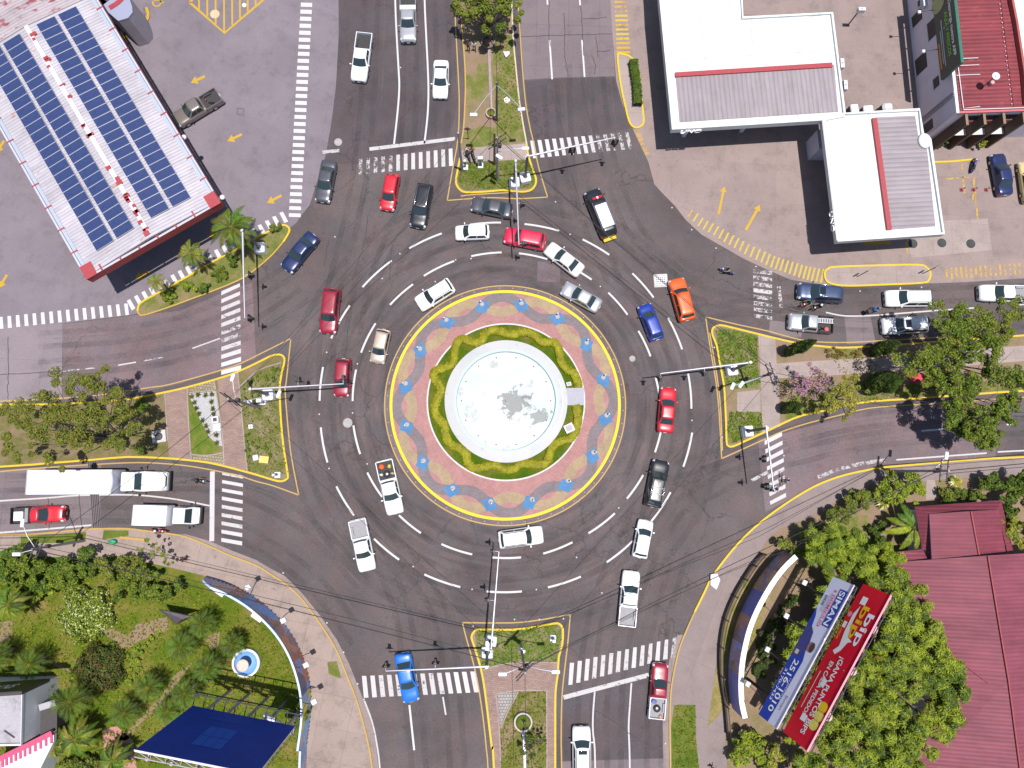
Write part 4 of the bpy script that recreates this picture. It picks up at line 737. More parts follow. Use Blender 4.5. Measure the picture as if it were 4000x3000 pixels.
br.inputs['Color1'].default_value = (.026, .042, .125, 1); br.inputs['Color2'].default_value = (.022, .034, .105, 1); br.inputs['Mortar'].default_value = (.06, .085, .19, 1); N.l(pp, br.inputs[0]); N.l(br.outputs[0], N.b.inputs['Base Color'])
PFR = plain('panel_frame', (.40, .40, .45), .4, .4, var=0)
rzU = math.atan2(U.y, U.x); sl_ = .5/(CW/2-.45)
pm1 = MB(); pm1.box((0, 0, .02), (1.96, .955, .035), SOLAR.m); pm2 = MB()
for y in (-.4925, .4925): pm2.box((0, y, .024), (2.02, .045, .05), PFR)
for x in (-.995, .995): pm2.box((x, 0, .024), (.03, .95, .05), PFR)
colx = [CW/2-.95-2.02-.35-1.01, CW/2-.95-1.01, CW/2+.95+1.01, CW/2+.95+2.02+.35+1.01]
cname = ['outer left column', 'inner left column', 'inner right column', 'outer right column']
first = None
for ci, u in enumerate(colx):
    for k in range(24):
        v = 2.45+k*1.022; zz = 6.85+(.5-abs(u-CW/2)*sl_)+.12; P = cp(u, v, zz)
        if (P-Vector((0, 0, 0))).x < G(0, 700, 7).x-2.5: continue
        o = thing('solar_module', f'blue solar panel, {ORD[k]} from the front edge of the canopy in the {cname[ci]}', 'solar panel', P, rzU, f'solar panels in the {cname[ci]} on the canopy roof')
        o.rotation_euler = (0, (math.atan(sl_) if u > CW/2 else -math.atan(sl_)), rzU)
        if first is None: first = (pm1.build('cells', o, True), pm2.build('frame', o, True))
        else:
            for b in first: q = b.copy(); COL.objects.link(q); q.parent = o
# lamps hanging on the canopy fascia
for k, (px, py) in enumerate(((463, 297), (718, 535), (868, 770))):
    l = thing('floodlight', f'round floodlight under the right solar canopy eave, {ORD[k]} from the top', 'floodlight', G(px, py, 5.7), rzU, 'floodlights along the solar canopy eave')
    mb = MB(); mb.lathe((0, 0, 0), [(.26, -.1), (.28, 0), (.2, .12), (0, .16)], WHITE, 12); mb.build('head', l, True); mb = MB(); mb.tube([(-.9, 0, .1), (0, 0, .05)], .04, STEEL, 6); mb.build('bracket', l, True)
# kiosk behind the canopy
K = GP(T(0, 0, [(880, 60), (1060, -80), (1110, -40), (1145, 60), (1150, 110), (1110, 160), (1025, 185)]), 4.6)
kk = frame((K[0].x, K[0].y, 0), 'rounded white kiosk with a red roof stripe beside the solar canopy', 'building', 'kiosk')
mb = MB(); mb.prism(K+[K[0]+Vector((-6, 6, 0)), K[1]+Vector((-4, 7, 0))], 0, 4.4, GREYW); mb.build('walls', kk)
mb = MB(); mb.prism(K, 4.4, 4.7, plain('kiosk_roof', (.25, .26, .36), .5, var=.05)); mb.build('roof', kk)
mb = MB(); mb.curb(smooth(GP(T(0, 0, [(945, 70), (1010, 30), (1060, -20), (1080, -90)]), 4.72), 4), .5, 4.6, 4.78, REDM); mb.build('roof_stripe', kk)
# ---- white station canopy (north-east)
def canopy_roof(px, z): return GP(px, z)
ZC = 5.3
st = frame(G(2900, 300, 0), 'white L-shaped filling-station roof with grey corrugated panels and red beams', 'canopy', 'station_canopy')
ROOF1 = [(2570, -140), (2581, 0), (2628, 502), (3217, 466), (3276, 940), (3687, 911), (3633, 542), (3606, 529), (3592, 427), (3300, 443), (3251, 50), (2902, 68), (2890, -140)]
N = NT('station_white'); p = N.pos(); N.b.inputs['Roughness'].default_value = .6
mp = N.n('ShaderNodeMapping'); mp.inputs['Scale'].default_value = (2.2, .12, 1); mp.inputs['Rotation'].default_value = (0, 0, .06); N.l(p, mp.inputs[0])
c = N.mix(1, N.ramp(N.noise(p, .3, 5), [(.3, (.47, .49, .50)), (.6, (.55, .56, .56))]), N.ramp(N.noise(mp.outputs[0], 1., 5, .7), [(.32, (.72, .72, .74)), (.42, (1, 1, 1))]), 'MULTIPLY'); N.l(c, N.b.inputs['Base Color']); WROOF = N.m; MATS['station_white'] = WROOF
mb = MB(); mb.prism(GP(ROOF1, ZC-.25), ZC-.8, ZC-.25, WROOF, plain('station_fascia', (.03, .05, .05), .5, var=0)); mb.build('roof_slab', st)
mb = MB(); loop = GP(ROOF1, ZC)
def inset_curb(mb, pts, z0, z1, wd, m, closed=True): mb.curb(pts, wd, z0, z1, m, closed)
cxy = [Vector((p.x, p.y, 0)) for p in loop]; inset_curb(mb, cxy, ZC-.8, ZC, .3, WROOF); mb.build('parapet', st)
for q, d0, d1, lb in ((T(2, 0, [(1414, 640), (2212, 585)])+T(3, 0, [(570, 560), (605, 965)])+T(2, 0, [(1450, 1055)]), (2655, 400), (3250, 370), 'grey corrugated panel of the larger roof'), (T(3, 0, [(935, 1015), (1270, 1000), (1300, 1200), (1370, 1262)])+T(3, 1, [(1445, 295), (1068, 325)]), (3430, 480), (3480, 880), 'grey corrugated panel of the smaller roof')):
    a, b = G(*d0, ZC), G(*d1, ZC); d = (b-a).normalized()
    mm = corrugated('station_sheet' if 'larger' in lb else 'station_sheet_small', (.262, .225, .24), .5, (d.x, d.y), .12, (.34, .17, .10), .45, .12, .12)
    mb = MB(); mb.prism(GP(q, ZC-.2), ZC-.5, ZC-.16, mm); mb.build('corrugated_panel', st)
mb = MB(); mb.curb(GP(T(2, 0, [(1412, 645)])+T(3, 0, [(555, 560)]), ZC), .5, ZC-.3, ZC+.05, REDM); mb.curb(GP(T(3, 0, [(920, 1020)])+T(3, 1, [(1050, 325)]), ZC), .5, ZC-.3, ZC+.05, REDM); mb.build('red_beam', st)
mb = MB()
for q in (T(2, 0, [(1630, -60), (1632, 230), (1690, 600)]), T(2, 0, [(1860, -20), (1985, 155)])+T(3, 0, [(0, 190), (540, 120)]), T(2, 0, [(1400, 520), (2212, 470)])+T(3, 0, [(550, 435)]), T(3, 0, [(820, 1020), (870, 1659)])+T(3, 1, [(945, 340)]), T(2, 0, [(1330, -60), (1395, 560)]), T(3, 0, [(660, 1000), (880, 990)])): mb.ribbon(S(q, ZC-.24, 4), .05, STEEL)
mb.build('roof_seam', st)
mb = MB(); mb.curb(GP([(3300, 446), (3220, 467), (3278, 938)], ZC), .5, ZC-.2, ZC-.05, WROOF); mb.build('roof_rib', st)
mb = MB(); e = G(3612, 550, ZC-.1); mb.ell((e.x, e.y, ZC-.1), (.75, .9, .25), WROOF, 16, 6); mb.build('rounded_corner', st)
mb = MB()
for px, py in ((2720, 440), (2960, 420), (3180, 300), (2760, 150), (3390, 560), (3420, 820), (3560, 700)): q = G(px, py, ZC); mb.box((q.x, q.y, 2.3), (.4, .4, 4.6), WHITE)
mb.build('columns', st)
LET = plain('lettering_white', (.75, .75, .75), .5, var=0)
S1 = G(2628, 502, ZC); S2 = G(3217, 466, ZC); uu = (S2-S1).normalized(); nn = Vector((uu.y, -uu.x, 0))
text_mesh(st, 'fascia_lettering', 'UNO', S1+uu*.9+nn*.22+Vector((0, 0, -.72)), uu, (0, 0, 1), .62, LET, .02, 1.5, .2, width=2.3, extrude=.08)
S1 = G(3217, 466, ZC); S2 = G(3276, 940, ZC); uu = (S2-S1).normalized(); nn = Vector((uu.y, -uu.x, 0))
text_mesh(st, 'fascia_lettering', 'UNO', S1+uu*10.2+nn*.22+Vector((0, 0, -.72)), uu, (0, 0, 1), .62, LET, .02, 1.5, .2, width=2.2, extrude=.08)
sw = frame(G(3240, 560, 0), 'grey box-like shop wall sheltered under the white station roof', 'building', 'station_shop')
mb = MB(); q = GP(T(3, 0, [(420, 1130), (490, 1090), (560, 1290), (440, 1290)]), 2.8); mb.prism([q[0], q[1]+Vector((5, 1, 0)), q[2]+Vector((5, 0, 0)), q[3]], 0, 2.9, GREYW, plain('shop_lilac', (.42, .41, .50), .7)); mb.build('walls', sw)
mb = MB(); q = GP(T(3, 0, [(462, 1150), (480, 1140), (482, 1190), (462, 1200)]), 2.93); mb.prism(q, 2.9, 2.96, DARKST); mb.build('hatch', sw)
for k, (x0, y0, x1, y1, lb) in enumerate(((625, 505, 662, 583, 'white air-conditioning box on the right wall of the station roof, upper one'), (655, 693, 690, 772, 'white air-conditioning box on the right wall of the station roof, lower one'), (783, 62, 845, 90, 'white air-conditioning box standing alone in the yard at the top'))):
    a, b = T(3, 0, [(x0, y0), (x1, y1)]); c = G((a[0]+b[0])/2, (a[1]+b[1])/2, 3.2); s = [abs(v) for v in (G(*b, 3.2)-G(*a, 3.2)).xy]
    o = thing('air_conditioner', lb, 'air conditioner', (c.x, c.y, 2.7), 0, 'air-conditioning boxes by the station'); mb = MB(); mb.box((0, 0, .25), (s[0], s[1], .55), WHITE); mb.build('casing', o, True); mb = MB(); mb.lathe((0, -s[1]*.0, .53), [(min(s)*.35, 0), (min(s)*.3, .02), (0, .02)], GREYW, 12); mb.build('fan_grille', o, True)
    mb = MB(); mb.box((-s[0]*.2, 0, -.05 if k < 2 else -1.35), (s[0]*1.2 if k < 2 else .12, .08, .06 if k < 2 else 2.7), DARKST); mb.build('bracket', o, True)
for k, (x0, y0, x1, y1) in enumerate(((715, 895, 790, 975), (825, 905, 915, 965), (995, 880, 1090, 950))):
    a, b = T(3, 0, [(x0, y0), (x1, y1)]); c = G((a[0]+b[0])/2, (a[1]+b[1])/2, 1.5); s = [abs(v) for v in (G(*b, 1.5)-G(*a, 1.5)).xy]
    o = thing('water_tank', ['squarish pale cabinet on the yard above the station roof', 'middle pale cabinet on the yard above the station roof', 'rounded rusty-edged cabinet on the yard above the station roof'][k], 'cabinet', (c.x, c.y, 0), .1, 'cabinets on the yard behind the station')
    mb = MB(); mb.bbox((0, 0, .75), (s[0], s[1], 1.5), plain('cabinet_pale', (.55, .55, .58), .6, var=.08), 0, .1+.15*(k == 2)); mb.build('casing', o, True); mb = MB(); mb.box((-s[0]/2-.01, 0, .7), (.03, s[1]*.7, 1.1), DARKST); mb.build('door', o, True)
# ---- red-roofed white corner building (north-east)
ZB = 6.2
R1 = G(3719, 194, ZB); R2 = G(3746, 440, ZB); R3 = G(4000, 431, ZB); bu = (R3-R2).normalized(); bv = (R1-R2).normalized()
nb = frame((R2.x, R2.y, 0), 'two-storey white building with weathered red metal roof and brown fins at the top right', 'building', 'corner_building')
def bp(u, v, z): return Vector((R2.x, R2.y, 0))+bu*u+bv*v+Vector((0, 0, z))
RR = corrugated('red_roof_sheet', (.185, .033, .042), .45, (bv.x, bv.y), .45, (.24, .055, .05), .55, .22, .22)
mb = MB(); mb.poly([bp(.15, .15, ZB), bp(8.6, .15, ZB+.35), bp(8.6, 22, ZB+.35), bp(.15, 22, ZB)], RR); mb.poly([bp(8.6, .15, ZB+.35), bp(16, .15, ZB), bp(16, 22, ZB), bp(8.6, 22, ZB+.35)], RR); mb.build('roof', nb)
WB = plain('building_wall', (.62, .56, .62), .85, var=.07, scale=.6)
mb = MB(); mb.prism([bp(-.35, -.1, 0), bp(16, -.1, 0), bp(16, 22, 0), bp(-.35, 22, 0)], 0, ZB-.1, WB); mb.build('walls', nb)
mb = MB(); mb.curb([bp(-.2, -.1, 0), bp(-.2, 22, 0)], .3, ZB-.1, ZB+.12, WHITE); mb.curb([bp(-.2, 0, 0), bp(16, 0, 0)], .24, ZB-.1, ZB+.1, plain('roof_trim_red', (.42, .1, .11), .6)); mb.build('roof_edge', nb)
mb = MB(); mb.prism([bp(5.8, .4, 0), bp(5.95, .4, 0), bp(5.95, 22, 0), bp(5.8, 22, 0)], ZB+.2, ZB+.30, RR)
for k in range(24): mb.ell(bp(5.6, .6+k*.55, ZB+.36), (.07, .07, .05), WHITE, 6, 4)
mb.build('roof_bolts', nb)
mb = MB(); mb.tube([bp(.35, 7.8, ZB+.1), bp(.45, .4, ZB+.12), bp(2.2, .5, ZB+.2)], .05, WHITE, 6); mb.tube([bp(.4, .25, ZB+.14), bp(9, .15, ZB+.3)], .05, WHITE, 6)
for v in (6.1, 5.3, 4.2): mb.tube([bp(.1, v, ZB+.1), bp(2.6, v-.05, ZB+.22)], .045, WHITE, 6)
mb.build('roof_pipes', nb)
FIN = plain('fin_brown', (.115, .075, .05), .8, var=.12)
for k, u in enumerate((.9, 2.85, 5.0, 7.2)):
    mb = MB(); mb.prism([bp(u-.14, -.12, 0), bp(u+.14, -.12, 0), bp(u+.14, -1.35, 0), bp(u-.14, -1.35, 0)], 0, ZB-.15, plain('fin_top', (.20, .14, .09), .8), FIN); mb.build('fin', nb)
mb = MB(); RB2 = plain('spandrel_red', (.26, .07, .08), .7)
for k in range(3):
    for zz in (1.2, 4.1): mb.box(bp(1.9+k*2.1, -.2, zz), (1.7, .12, 1.1), RB2, math.atan2(bu.y, bu.x))
mb.build('spandrel', nb)
mb = MB()
for k in range(4):
    for zz in (2.5, 5.3): mb.box(bp(1.9+k*2.1, -.16, zz), (1.6, .1, .8), GLASS, math.atan2(bu.y, bu.x))
mb.build('window', nb, label='band of dark windows between the fins')
mb = MB()
for k in range(3): mb.box(bp(1.95+k*2.1, -.75, 3.1), (1.7, .7, .1), WHITE, math.atan2(bu.y, bu.x))
mb.build('sun_shelf', nb)
for v0, v1, z0, z1 in ((.3, 1.4, .2, 2.3), (4.4, 5.5, 3.2, 4.1), (7.6, 9.5, .4, 2.4), (10.2, 12.2, 3.2, 5.0), (13.5, 14.8, .6, 2.4)):
    mb = MB(); mb.box(bp(-.37, (v0+v1)/2, (z0+z1)/2), (.08, v1-v0, z1-z0), DARKST, math.atan2(bu.y, bu.x)); w_ = mb.build('window', nb)
    mb = MB(); mb.curb([bp(-.42, v0-.1, 0), bp(-.42, v1+.1, 0)], .1, z0-.12, z0-.02, WHITE); mb.build('sill', w_)
mb = MB()
for d in (0, .25, .45): mb.tube([bp(-.42, 1.9+d, .3), bp(-.42, 1.9+d, ZB+.1)], .05, GREYW, 6)
mb.build('conduit', nb)
aw = frame(bp(-.6, 14.8, 3), 'pale window air conditioner on the white wall left of the green billboard', 'air conditioner', 'air_conditioner'); mb = MB(); mb.box(bp(-.75, 14.8, 3.2), (.7, 1.0, .6), WHITE, 0); mb.build('casing', aw); mb = MB(); mb.box(bp(-1.12, 14.8, 3.2), (.03, .7, .4), DARKST, 0); mb.build('fan_grille', aw)
# satellite dish and roof vent
dp = bp(4.55, 5.05, ZB+.2); ds = frame(dp, 'white satellite dish on a thin dark mast above the red roof', 'satellite dish', 'satellite_dish')
mb = MB(); mb.tube([bp(2.6, 2.6, ZB+.15), bp(2.75, 2.75, ZB+2.2)], .05, DARKST, 6); mb.build('mast', ds)
mb = MB(); mb.lathe(bp(2.75, 2.75, ZB+2.1), [(.0, 0), (.2, .03), (.35, .1), (.42, .18), (.40, .19), (.2, .06), (0, .03)], WHITE, 16); mb.build('dish', ds)
vt = frame(bp(3.7, 3.4, ZB+.2), 'small round pale roof vent on the red roof near the dish mast', 'vent', 'roof_vent'); mb = MB(); mb.lathe(bp(3.6, 3.0, ZB+.15), [(.18, 0), (.18, .35), (.25, .4), (.2, .5), (0, .55)], plain('vent_pink', (.5, .3, .3), .7), 12); mb.build('cowl', vt)
nb2 = frame(bp(11, 3, 0), 'flat white neighbouring roof at the top right corner', 'building', 'neighbour_building')
q = GP(T(3, 0, [(2100, 0), (2140, 200), (2205, 620), (2230, 900), (2900, 900), (2900, -300), (2050, -300)]), 6.8); mb = MB(); mb.prism(q, 0, 6.8, WHITE, WB); mb.build('walls', nb2); mb = MB(); mb.curb([q[6], q[0], q[1], q[2], q[3]], .25, 6.5, 7.05, plain('parapet_rust', (.3, .07, .06), .7)); mb.build('parapet', nb2)
# ---- boards: face spans bottom edge a-b at zb up to zt
def board(name, label, a, b, zb, zt, mface, thick=.35, trim=None, legs=3, cat='billboard', lattice=True, legm=None, tilt=0.):
    """a is the left end of the bottom edge as the face is read"""
    u = (b-a); L = u.length; u.normalize(); n = u.cross(Vector((0, 0, 1))); legm = legm or DARKST
    o = frame(Vector((a.x, a.y, 0))+u*L/2, label, cat, name)
    def P(x, z, d=0.): return Vector((a.x, a.y, 0))+u*x+n*(d-(z-zb)*tilt*(z > zb))+Vector((0, 0, z))
    mb = MB(); mb.add([P(0, zb), P(L, zb), P(L, zt), P(0, zt)], [(0, 1, 2, 3)], mface); mb.build('face', o)
    mb = MB(); mb.add([P(0, zb, -thick), P(L, zb, -thick), P(L, zt, -thick), P(0, zt, -thick)], [(3, 2, 1, 0)], STEEL)
    for q in (((0, zb), (L, zb)), ((L, zb), (L, zt)), ((L, zt), (0, zt)), ((0, zt), (0, zb))):
        (x0, z0), (x1, z1) = q; mb.add([P(x0, z0, .0), P(x0, z0, -thick), P(x1, z1, -thick), P(x1, z1, .0)], [(0, 1, 2, 3)], trim or STEEL)
    mb.build('back_panel', o)
    mb = MB(); mb.tube([P(-.03, zt+.04, .02), P(L+.03, zt+.04, .02)], .05, trim or STEEL, 6); mb.build('top_trim', o)
    for k in range(legs):
        x = L*(k+.5)/legs; mb = MB(); mb.tube([P(x, 0, -thick-.5), P(x, zt-.3, -thick-.5)], .16, legm, 8)
        for z in (zb+.4, (zb+zt)/2, zt-.5): mb.tube([P(x, z, -thick-.5), P(x, z, -thick)], .07, legm, 6)
        mb.build('leg', o)
    if lattice:
        mb = MB(); nseg = max(4, int(L/1.2))
        for z in (zb+.3, zt-.3):
            mb.tube([P(0, z, -thick-.5), P(L, z, -thick-.5)], .06, legm, 6)
            for k in range(nseg): mb.tube([P(L*k/nseg, z, -thick-.5), P(L*(k+1)/nseg, z, -thick-.02)], .035, legm, 5); mb.tube([P(L*k/nseg, z, -thick-.5), P(L*k/nseg, z, -thick-.02)], .035, legm, 5)
        for k in range(0, nseg+1, 2): mb.tube([P(L*k/nseg, zb+.3, -thick-.5), P(L*k/nseg, zt-.3, -thick-.5)], .04, legm, 5)
        mb.build('truss', o)
    return o, P, u, L, n
FB = plain('board_blue', (.014, .045, .36), .4, spec=.3, var=.06); FBD = plain('board_deep_blue', (.007, .042, .34), .6, spec=.15, var=.1, scale=.4)
FR = plain('board_red', (.62, .006, .026), .4, spec=.3, var=.05); FWt = plain('board_white', (.60, .60, .74), .4, spec=.3, var=.04)
TPK = plain('pink_trim', (.85, .22, .30), .4, var=0); YT = plain('letter_yellow', (.80, .50, .01), .5, var=0); PKT = plain('letter_pink', (.75, .03, .13), .5, var=0); WT = plain('letter_white', (.80, .80, .82), .5, var=0); GT = plain('letter_green', (.20, .55, .03), .5, var=0); OT = plain('letter_orange', (.62, .20, .02), .5, var=0); BT = plain('letter_black', (.02, .02, .03), .5, var=0)
def patch(o, name, pts, m, P, d=.02):
    mb = MB(); mb.add([P(x, z, d) for x, z in pts], [list(range(len(pts)))], m); return mb.build(name, o)
# white and blue phone-order board; read from the left (top right end of the picture) downwards
zb, zt = 7.1, 9.75
a, b = G(3255, 2252, zb), G(2963, 2790, zb)
o, P, u, L, n = board('billboard', 'long white and deep blue billboard with a phone number, facing the roundabout', a, b, zb, zt, FWt, .12, plain('trim_lilac', (.4, .36, .46), .5), 4, tilt=.29)
H_ = zt-zb
wavey = [(L*.22, zb), (L, zb), (L, zb+H_*.52), (L*.85, zb+H_*.56), (L*.68, zb+H_*.60), (L*.57, zb+H_*.62), (L*.50, zb+H_*.5), (L*.45, zb+H_*.36), (L*.36, zb+H_*.24), (L*.28, zb+H_*.16)]
patch(o, 'blue_field', wavey, FB, P, .015)
patch(o, 'name_plate', [(L*.055, zb+H_*.58), (L*.315, zb+H_*.58), (L*.315, zb+H_*.93), (L*.055, zb+H_*.93)], FB, P, .02)
text_mesh(o, 'lettering', 'SIMAN', P(L*.065, zb+H_*.63), u, P(0, zt)-P(0, zb), H_*.25, WT, .035, width=L*.24, bold=.015)
text_mesh(o, 'lettering', 'a DOMICILIO', P(L*.075, zb+H_*.40), u, P(0, zt)-P(0, zb), H_*.14, PKT, .03, width=L*.26, bold=.015)
text_mesh(o, 'lettering', 'DOS', P(L*.13, zb+H_*.12), u, P(0, zt)-P(0, zb), H_*.11, BT, .03, width=L*.07, bold=.02)
for k in range(3): patch(o, 'small_print', [(L*(.10+.02*k), zb+H_*(.34-.07*k)), (L*(.24), zb+H_*(.34-.07*k)), (L*(.24), zb+H_*(.355-.07*k)), (L*(.10+.02*k), zb+H_*(.355-.07*k))], plain('print_grey', (.3, .3, .4), .6), P, .02)
text_mesh(o, 'lettering', '2516-1010', P(L*.58, zb+H_*.26), u, P(0, zt)-P(0, zb), H_*.25, WT, .035, width=L*.36, bold=.015)
text_mesh(o, 'lettering', 'LLAMANOS', P(L*.70, zb+H_*.50), u, P(0, zt)-P(0, zb), H_*.07, WT, .035, width=L*.15)
text_mesh(o, 'lettering', '3170-7433', P(L*.66, zb+H_*.10), u, P(0, zt)-P(0, zb), H_*.12, WT, .035, width=L*.22, bold=.01)
text_mesh(o, 'lettering', 'Siman', P(L*.80, zb+H_*.70), u, P(0, zt)-P(0, zb), H_*.1, BT, .035, width=L*.1)
SK = plain('skin_print', (.33, .14, .10), .6, var=.05); NV = plain('navy_print', (.035, .04, .20), .5, var=.05)
patch(o, 'portrait_shirt', [(L*.36, zb), (L*.58, zb), (L*.56, zb+H_*.3), (L*.51, zb+H_*.52), (L*.45, zb+H_*.50), (L*.38, zb+H_*.42), (L*.345, zb+H_*.22)], NV, P, .022)
patch(o, 'portrait_head', [(L*.47+L*.035*math.cos(t), zb+H_*.64+H_*.15*math.sin(t)) for t in [2*PI*k/14 for k in range(14)]], SK, P, .028)
patch(o, 'portrait_hair', [(L*.47+L*.034*math.cos(t), zb+H_*.70+H_*.11*math.sin(t)) for t in [2*PI*k/14 for k in range(14)]], plain('hair_print', (.06, .03, .025), .6), P, .034)
patch(o, 'portrait_phone', [(L*.52, zb+H_*.1), (L*.55, zb+H_*.1), (L*.55, zb+H_*.26), (L*.52, zb+H_*.26)], plain('phone_print', (.6, .5, .42), .5), P, .03)
# red delivery board
zb, zt = 7.2, 10.5
a, b = G(3372, 2280, zb), G(3058, 2858, zb)
o, P, u, L, n = board('billboard', 'long red billboard with yellow and white bip bip lettering, beside the tree', a, b, zb, zt, FR, .15, TPK, 4, tilt=.29)
H_ = zt-zb
text_mesh(o, 'lettering', 'bip', P(L*.15, zb+H_*.66), u, P(0, zt)-P(0, zb), H_*.25, WT, .03, width=L*.21, bold=.02)
text_mesh(o, 'lettering', 'bip', P(L*.12, zb+H_*.40), u, P(0, zt)-P(0, zb), H_*.25, YT, .03, width=L*.21, bold=.02)
text_mesh(o, 'lettering', '¡GANA PUNTOS BIPS', P(L*.45, zb+H_*.52), u, P(0, zt)-P(0, zb), H_*.17, WT, .03, width=L*.49, bold=.02)
text_mesh(o, 'lettering', 'EN CADA PEDIDO!', P(L*.50, zb+H_*.29), u, P(0, zt)-P(0, zb), H_*.14, WT, .03, width=L*.34, bold=.02)
text_mesh(o, 'lettering', 'CARGAR', P(L*.30, zb+H_*.06), u, P(0, zt)-P(0, zb), H_*.07, YT, .035, width=L*.07)
for cx, cz, m in ((.75, .80, YT), (.805, .82, plain('coin_pale', (.72, .58, .12), .5)), (.86, .80, MATS['coin_pale'])):
    patch(o, 'coin', [(L*cx+L*.032*math.cos(t), zb+H_*cz+H_*.16*math.sin(t)) for t in [2*PI*k/16 for k in range(16)]], m, P, .025)
patch(o, 'white_swoosh', [(L*.13, zb+H_*.30), (L*.19, zb+H_*.20), (L*.30, zb+H_*.22), (L*.40, zb+H_*.30), (L*.44, zb+H_*.18), (L*.455, zb+H_*.30), (L*.42, zb+H_*.42), (L*.36, zb+H_*.50), (L*.345, zb+H_*.62), (L*.33, zb+H_*.42), (L*.24, zb+H_*.32)], WT, P, .022)
patch(o, 'badge', [(L*.07, zb+H_*.22), (L*.12, zb+H_*.22), (L*.12, zb+H_*.42), (L*.07, zb+H_*.42)], WT, P, .022)
patch(o, 'stamp', [(L*.20+L*.018*math.cos(t), zb+H_*.10+H_*.08*math.sin(t)) for t in [2*PI*k/12 for k in range(12)]], TPK, P, .022)
patch(o, 'print_frame', [(L*.25, zb+H_*.05), (L*.29, zb+H_*.05), (L*.29, zb+H_*.17), (L*.25, zb+H_*.17)], WT, P, .022)
patch(o, 'white_figure', [(L*.60, zb+H_*.36), (L*.65, zb+H_*.34), (L*.66, zb+H_*.5), (L*.61, zb+H_*.52)], WT, P, .022)
patch(o, 'white_box', [(L*.84, zb+H_*.3), (L*.88, zb+H_*.3), (L*.88, zb+H_*.5), (L*.84, zb+H_*.5)], WT, P, .022)
patch(o, 'small_print', [(L*.58, zb+H_*.14), (L*.82, zb+H_*.14), (L*.82, zb+H_*.16), (L*.58, zb+H_*.16)], WT, P, .02)
for k, (px, py) in enumerate(((3413, 2458), (3330, 2622), (3235, 2800))):
    c = G(px, py, 9.8); l = thing('floodlight', f'pale disc floodlight behind the red billboard top edge, {ORD[k]} from the upper end', 'floodlight', c, 0, 'disc floodlights behind the red billboard')
    mb = MB(); mb.lathe((0, 0, 0), [(.0, -.12), (.36, -.1), (.42, 0), (.36, .06), (0, .1)], plain('disc_pink', (.5, .36, .36), .6), 16); mb.build('head', l, True); mb = MB(); mb.tube([(-.9, .1, .1), (0, 0, 0)], .04, STEEL, 5); mb.build('arm', l, True)
for k, (px, py) in enumerate(((3143, 2276), (3072, 2406), (2998, 2537), (2921, 2672))):
    c = G(px, py, 5.0); l = thing('floodlight', f'white square floodlight in front of the blue and white billboard, {ORD[k]} from the upper end', 'floodlight', c, -.5, 'square floodlights in front of the long billboard')
    mb = MB(); mb.bbox((0, 0, 0), (.46, .5, .22), WHITE, 0, .05); mb.build('head', l, True); mb = MB(); mb.tube([(0, 0, 0), (1.1, -.3, .8), (2.2, -.6, 2.2)], .03, DARKST, 5); mb.build('arm', l, True)
# huge dark blue board (south-west)
zb, zt = 7.6, 18.2
a, b = G(1154, 2836, zb), G(752, 2756, zb)
o, P, u, L, n = board('billboard', 'huge dark blue billboard with faint lettering and a pale steel truss behind it', a, b, zb, zt, FBD, .12, plain('trim_white', (.6, .56, .68), .4), 5, legm=plain('truss_grey', (.34, .30, .33), .5, .3, var=.1))
H_ = zt-zb; FAINT = plain('faint_blue', (.008, .085, .48), .6, spec=.2, var=.05)
text_mesh(o, 'lettering', 'Caribeño', P(L*.40, zb+H_*.16), u, (0, 0, 1), H_*.07, FAINT, .03, width=L*.42, shear=.2)
for k in range(2):
    for j in range(3): patch(o, 'window_emblem', [(L*(.42+.085*j), zb+H_*(.34+.2*k)), (L*(.50+.085*j), zb+H_*(.34+.2*k)), (L*(.50+.085*j), zb+H_*(.53+.2*k)), (L*(.42+.085*j), zb+H_*(.53+.2*k))], FAINT, P, .02)
mb = MB(); 
for z in (zb-.1, zb-.7): mb.tube([P(-.3, z, 1.0), P(L+.3, z, 1.0)], .06, DARKST, 6)
for k in range(11): mb.tube([P(L*k/10, zb-.7, 1.0), P(L*k/10, zb-.1, 1.0)], .04, DARKST, 5); mb.tube([P(L*k/10, zb-.1, 1.0), P(L*k/10, zb-.1, -.8)], .05, DARKST, 5)
mb.build('catwalk', o)
mb = MB(); c = G(1065, 2830, 6); mb.add([c+Vector(q) for q in ((-1.5, -.6, 0), (1.6, -.8, 0), (1.2, .2, .5), (-.6, 1.3, .5))], [(0, 1, 2, 3)], plain('white_tarp', (.62, .60, .64), .6, var=.12, scale=2)); mb.add([c+Vector(q) for q in ((-1.5, -.6, -.1), (1.6, -.8, -.1), (1.2, .2, .4), (-.6, 1.3, .4))], [(3, 2, 1, 0)], WHITE); mb.build('tin_sheet', label='pale tin sheet lying behind the catwalk of the huge blue billboard', cat='sheet')
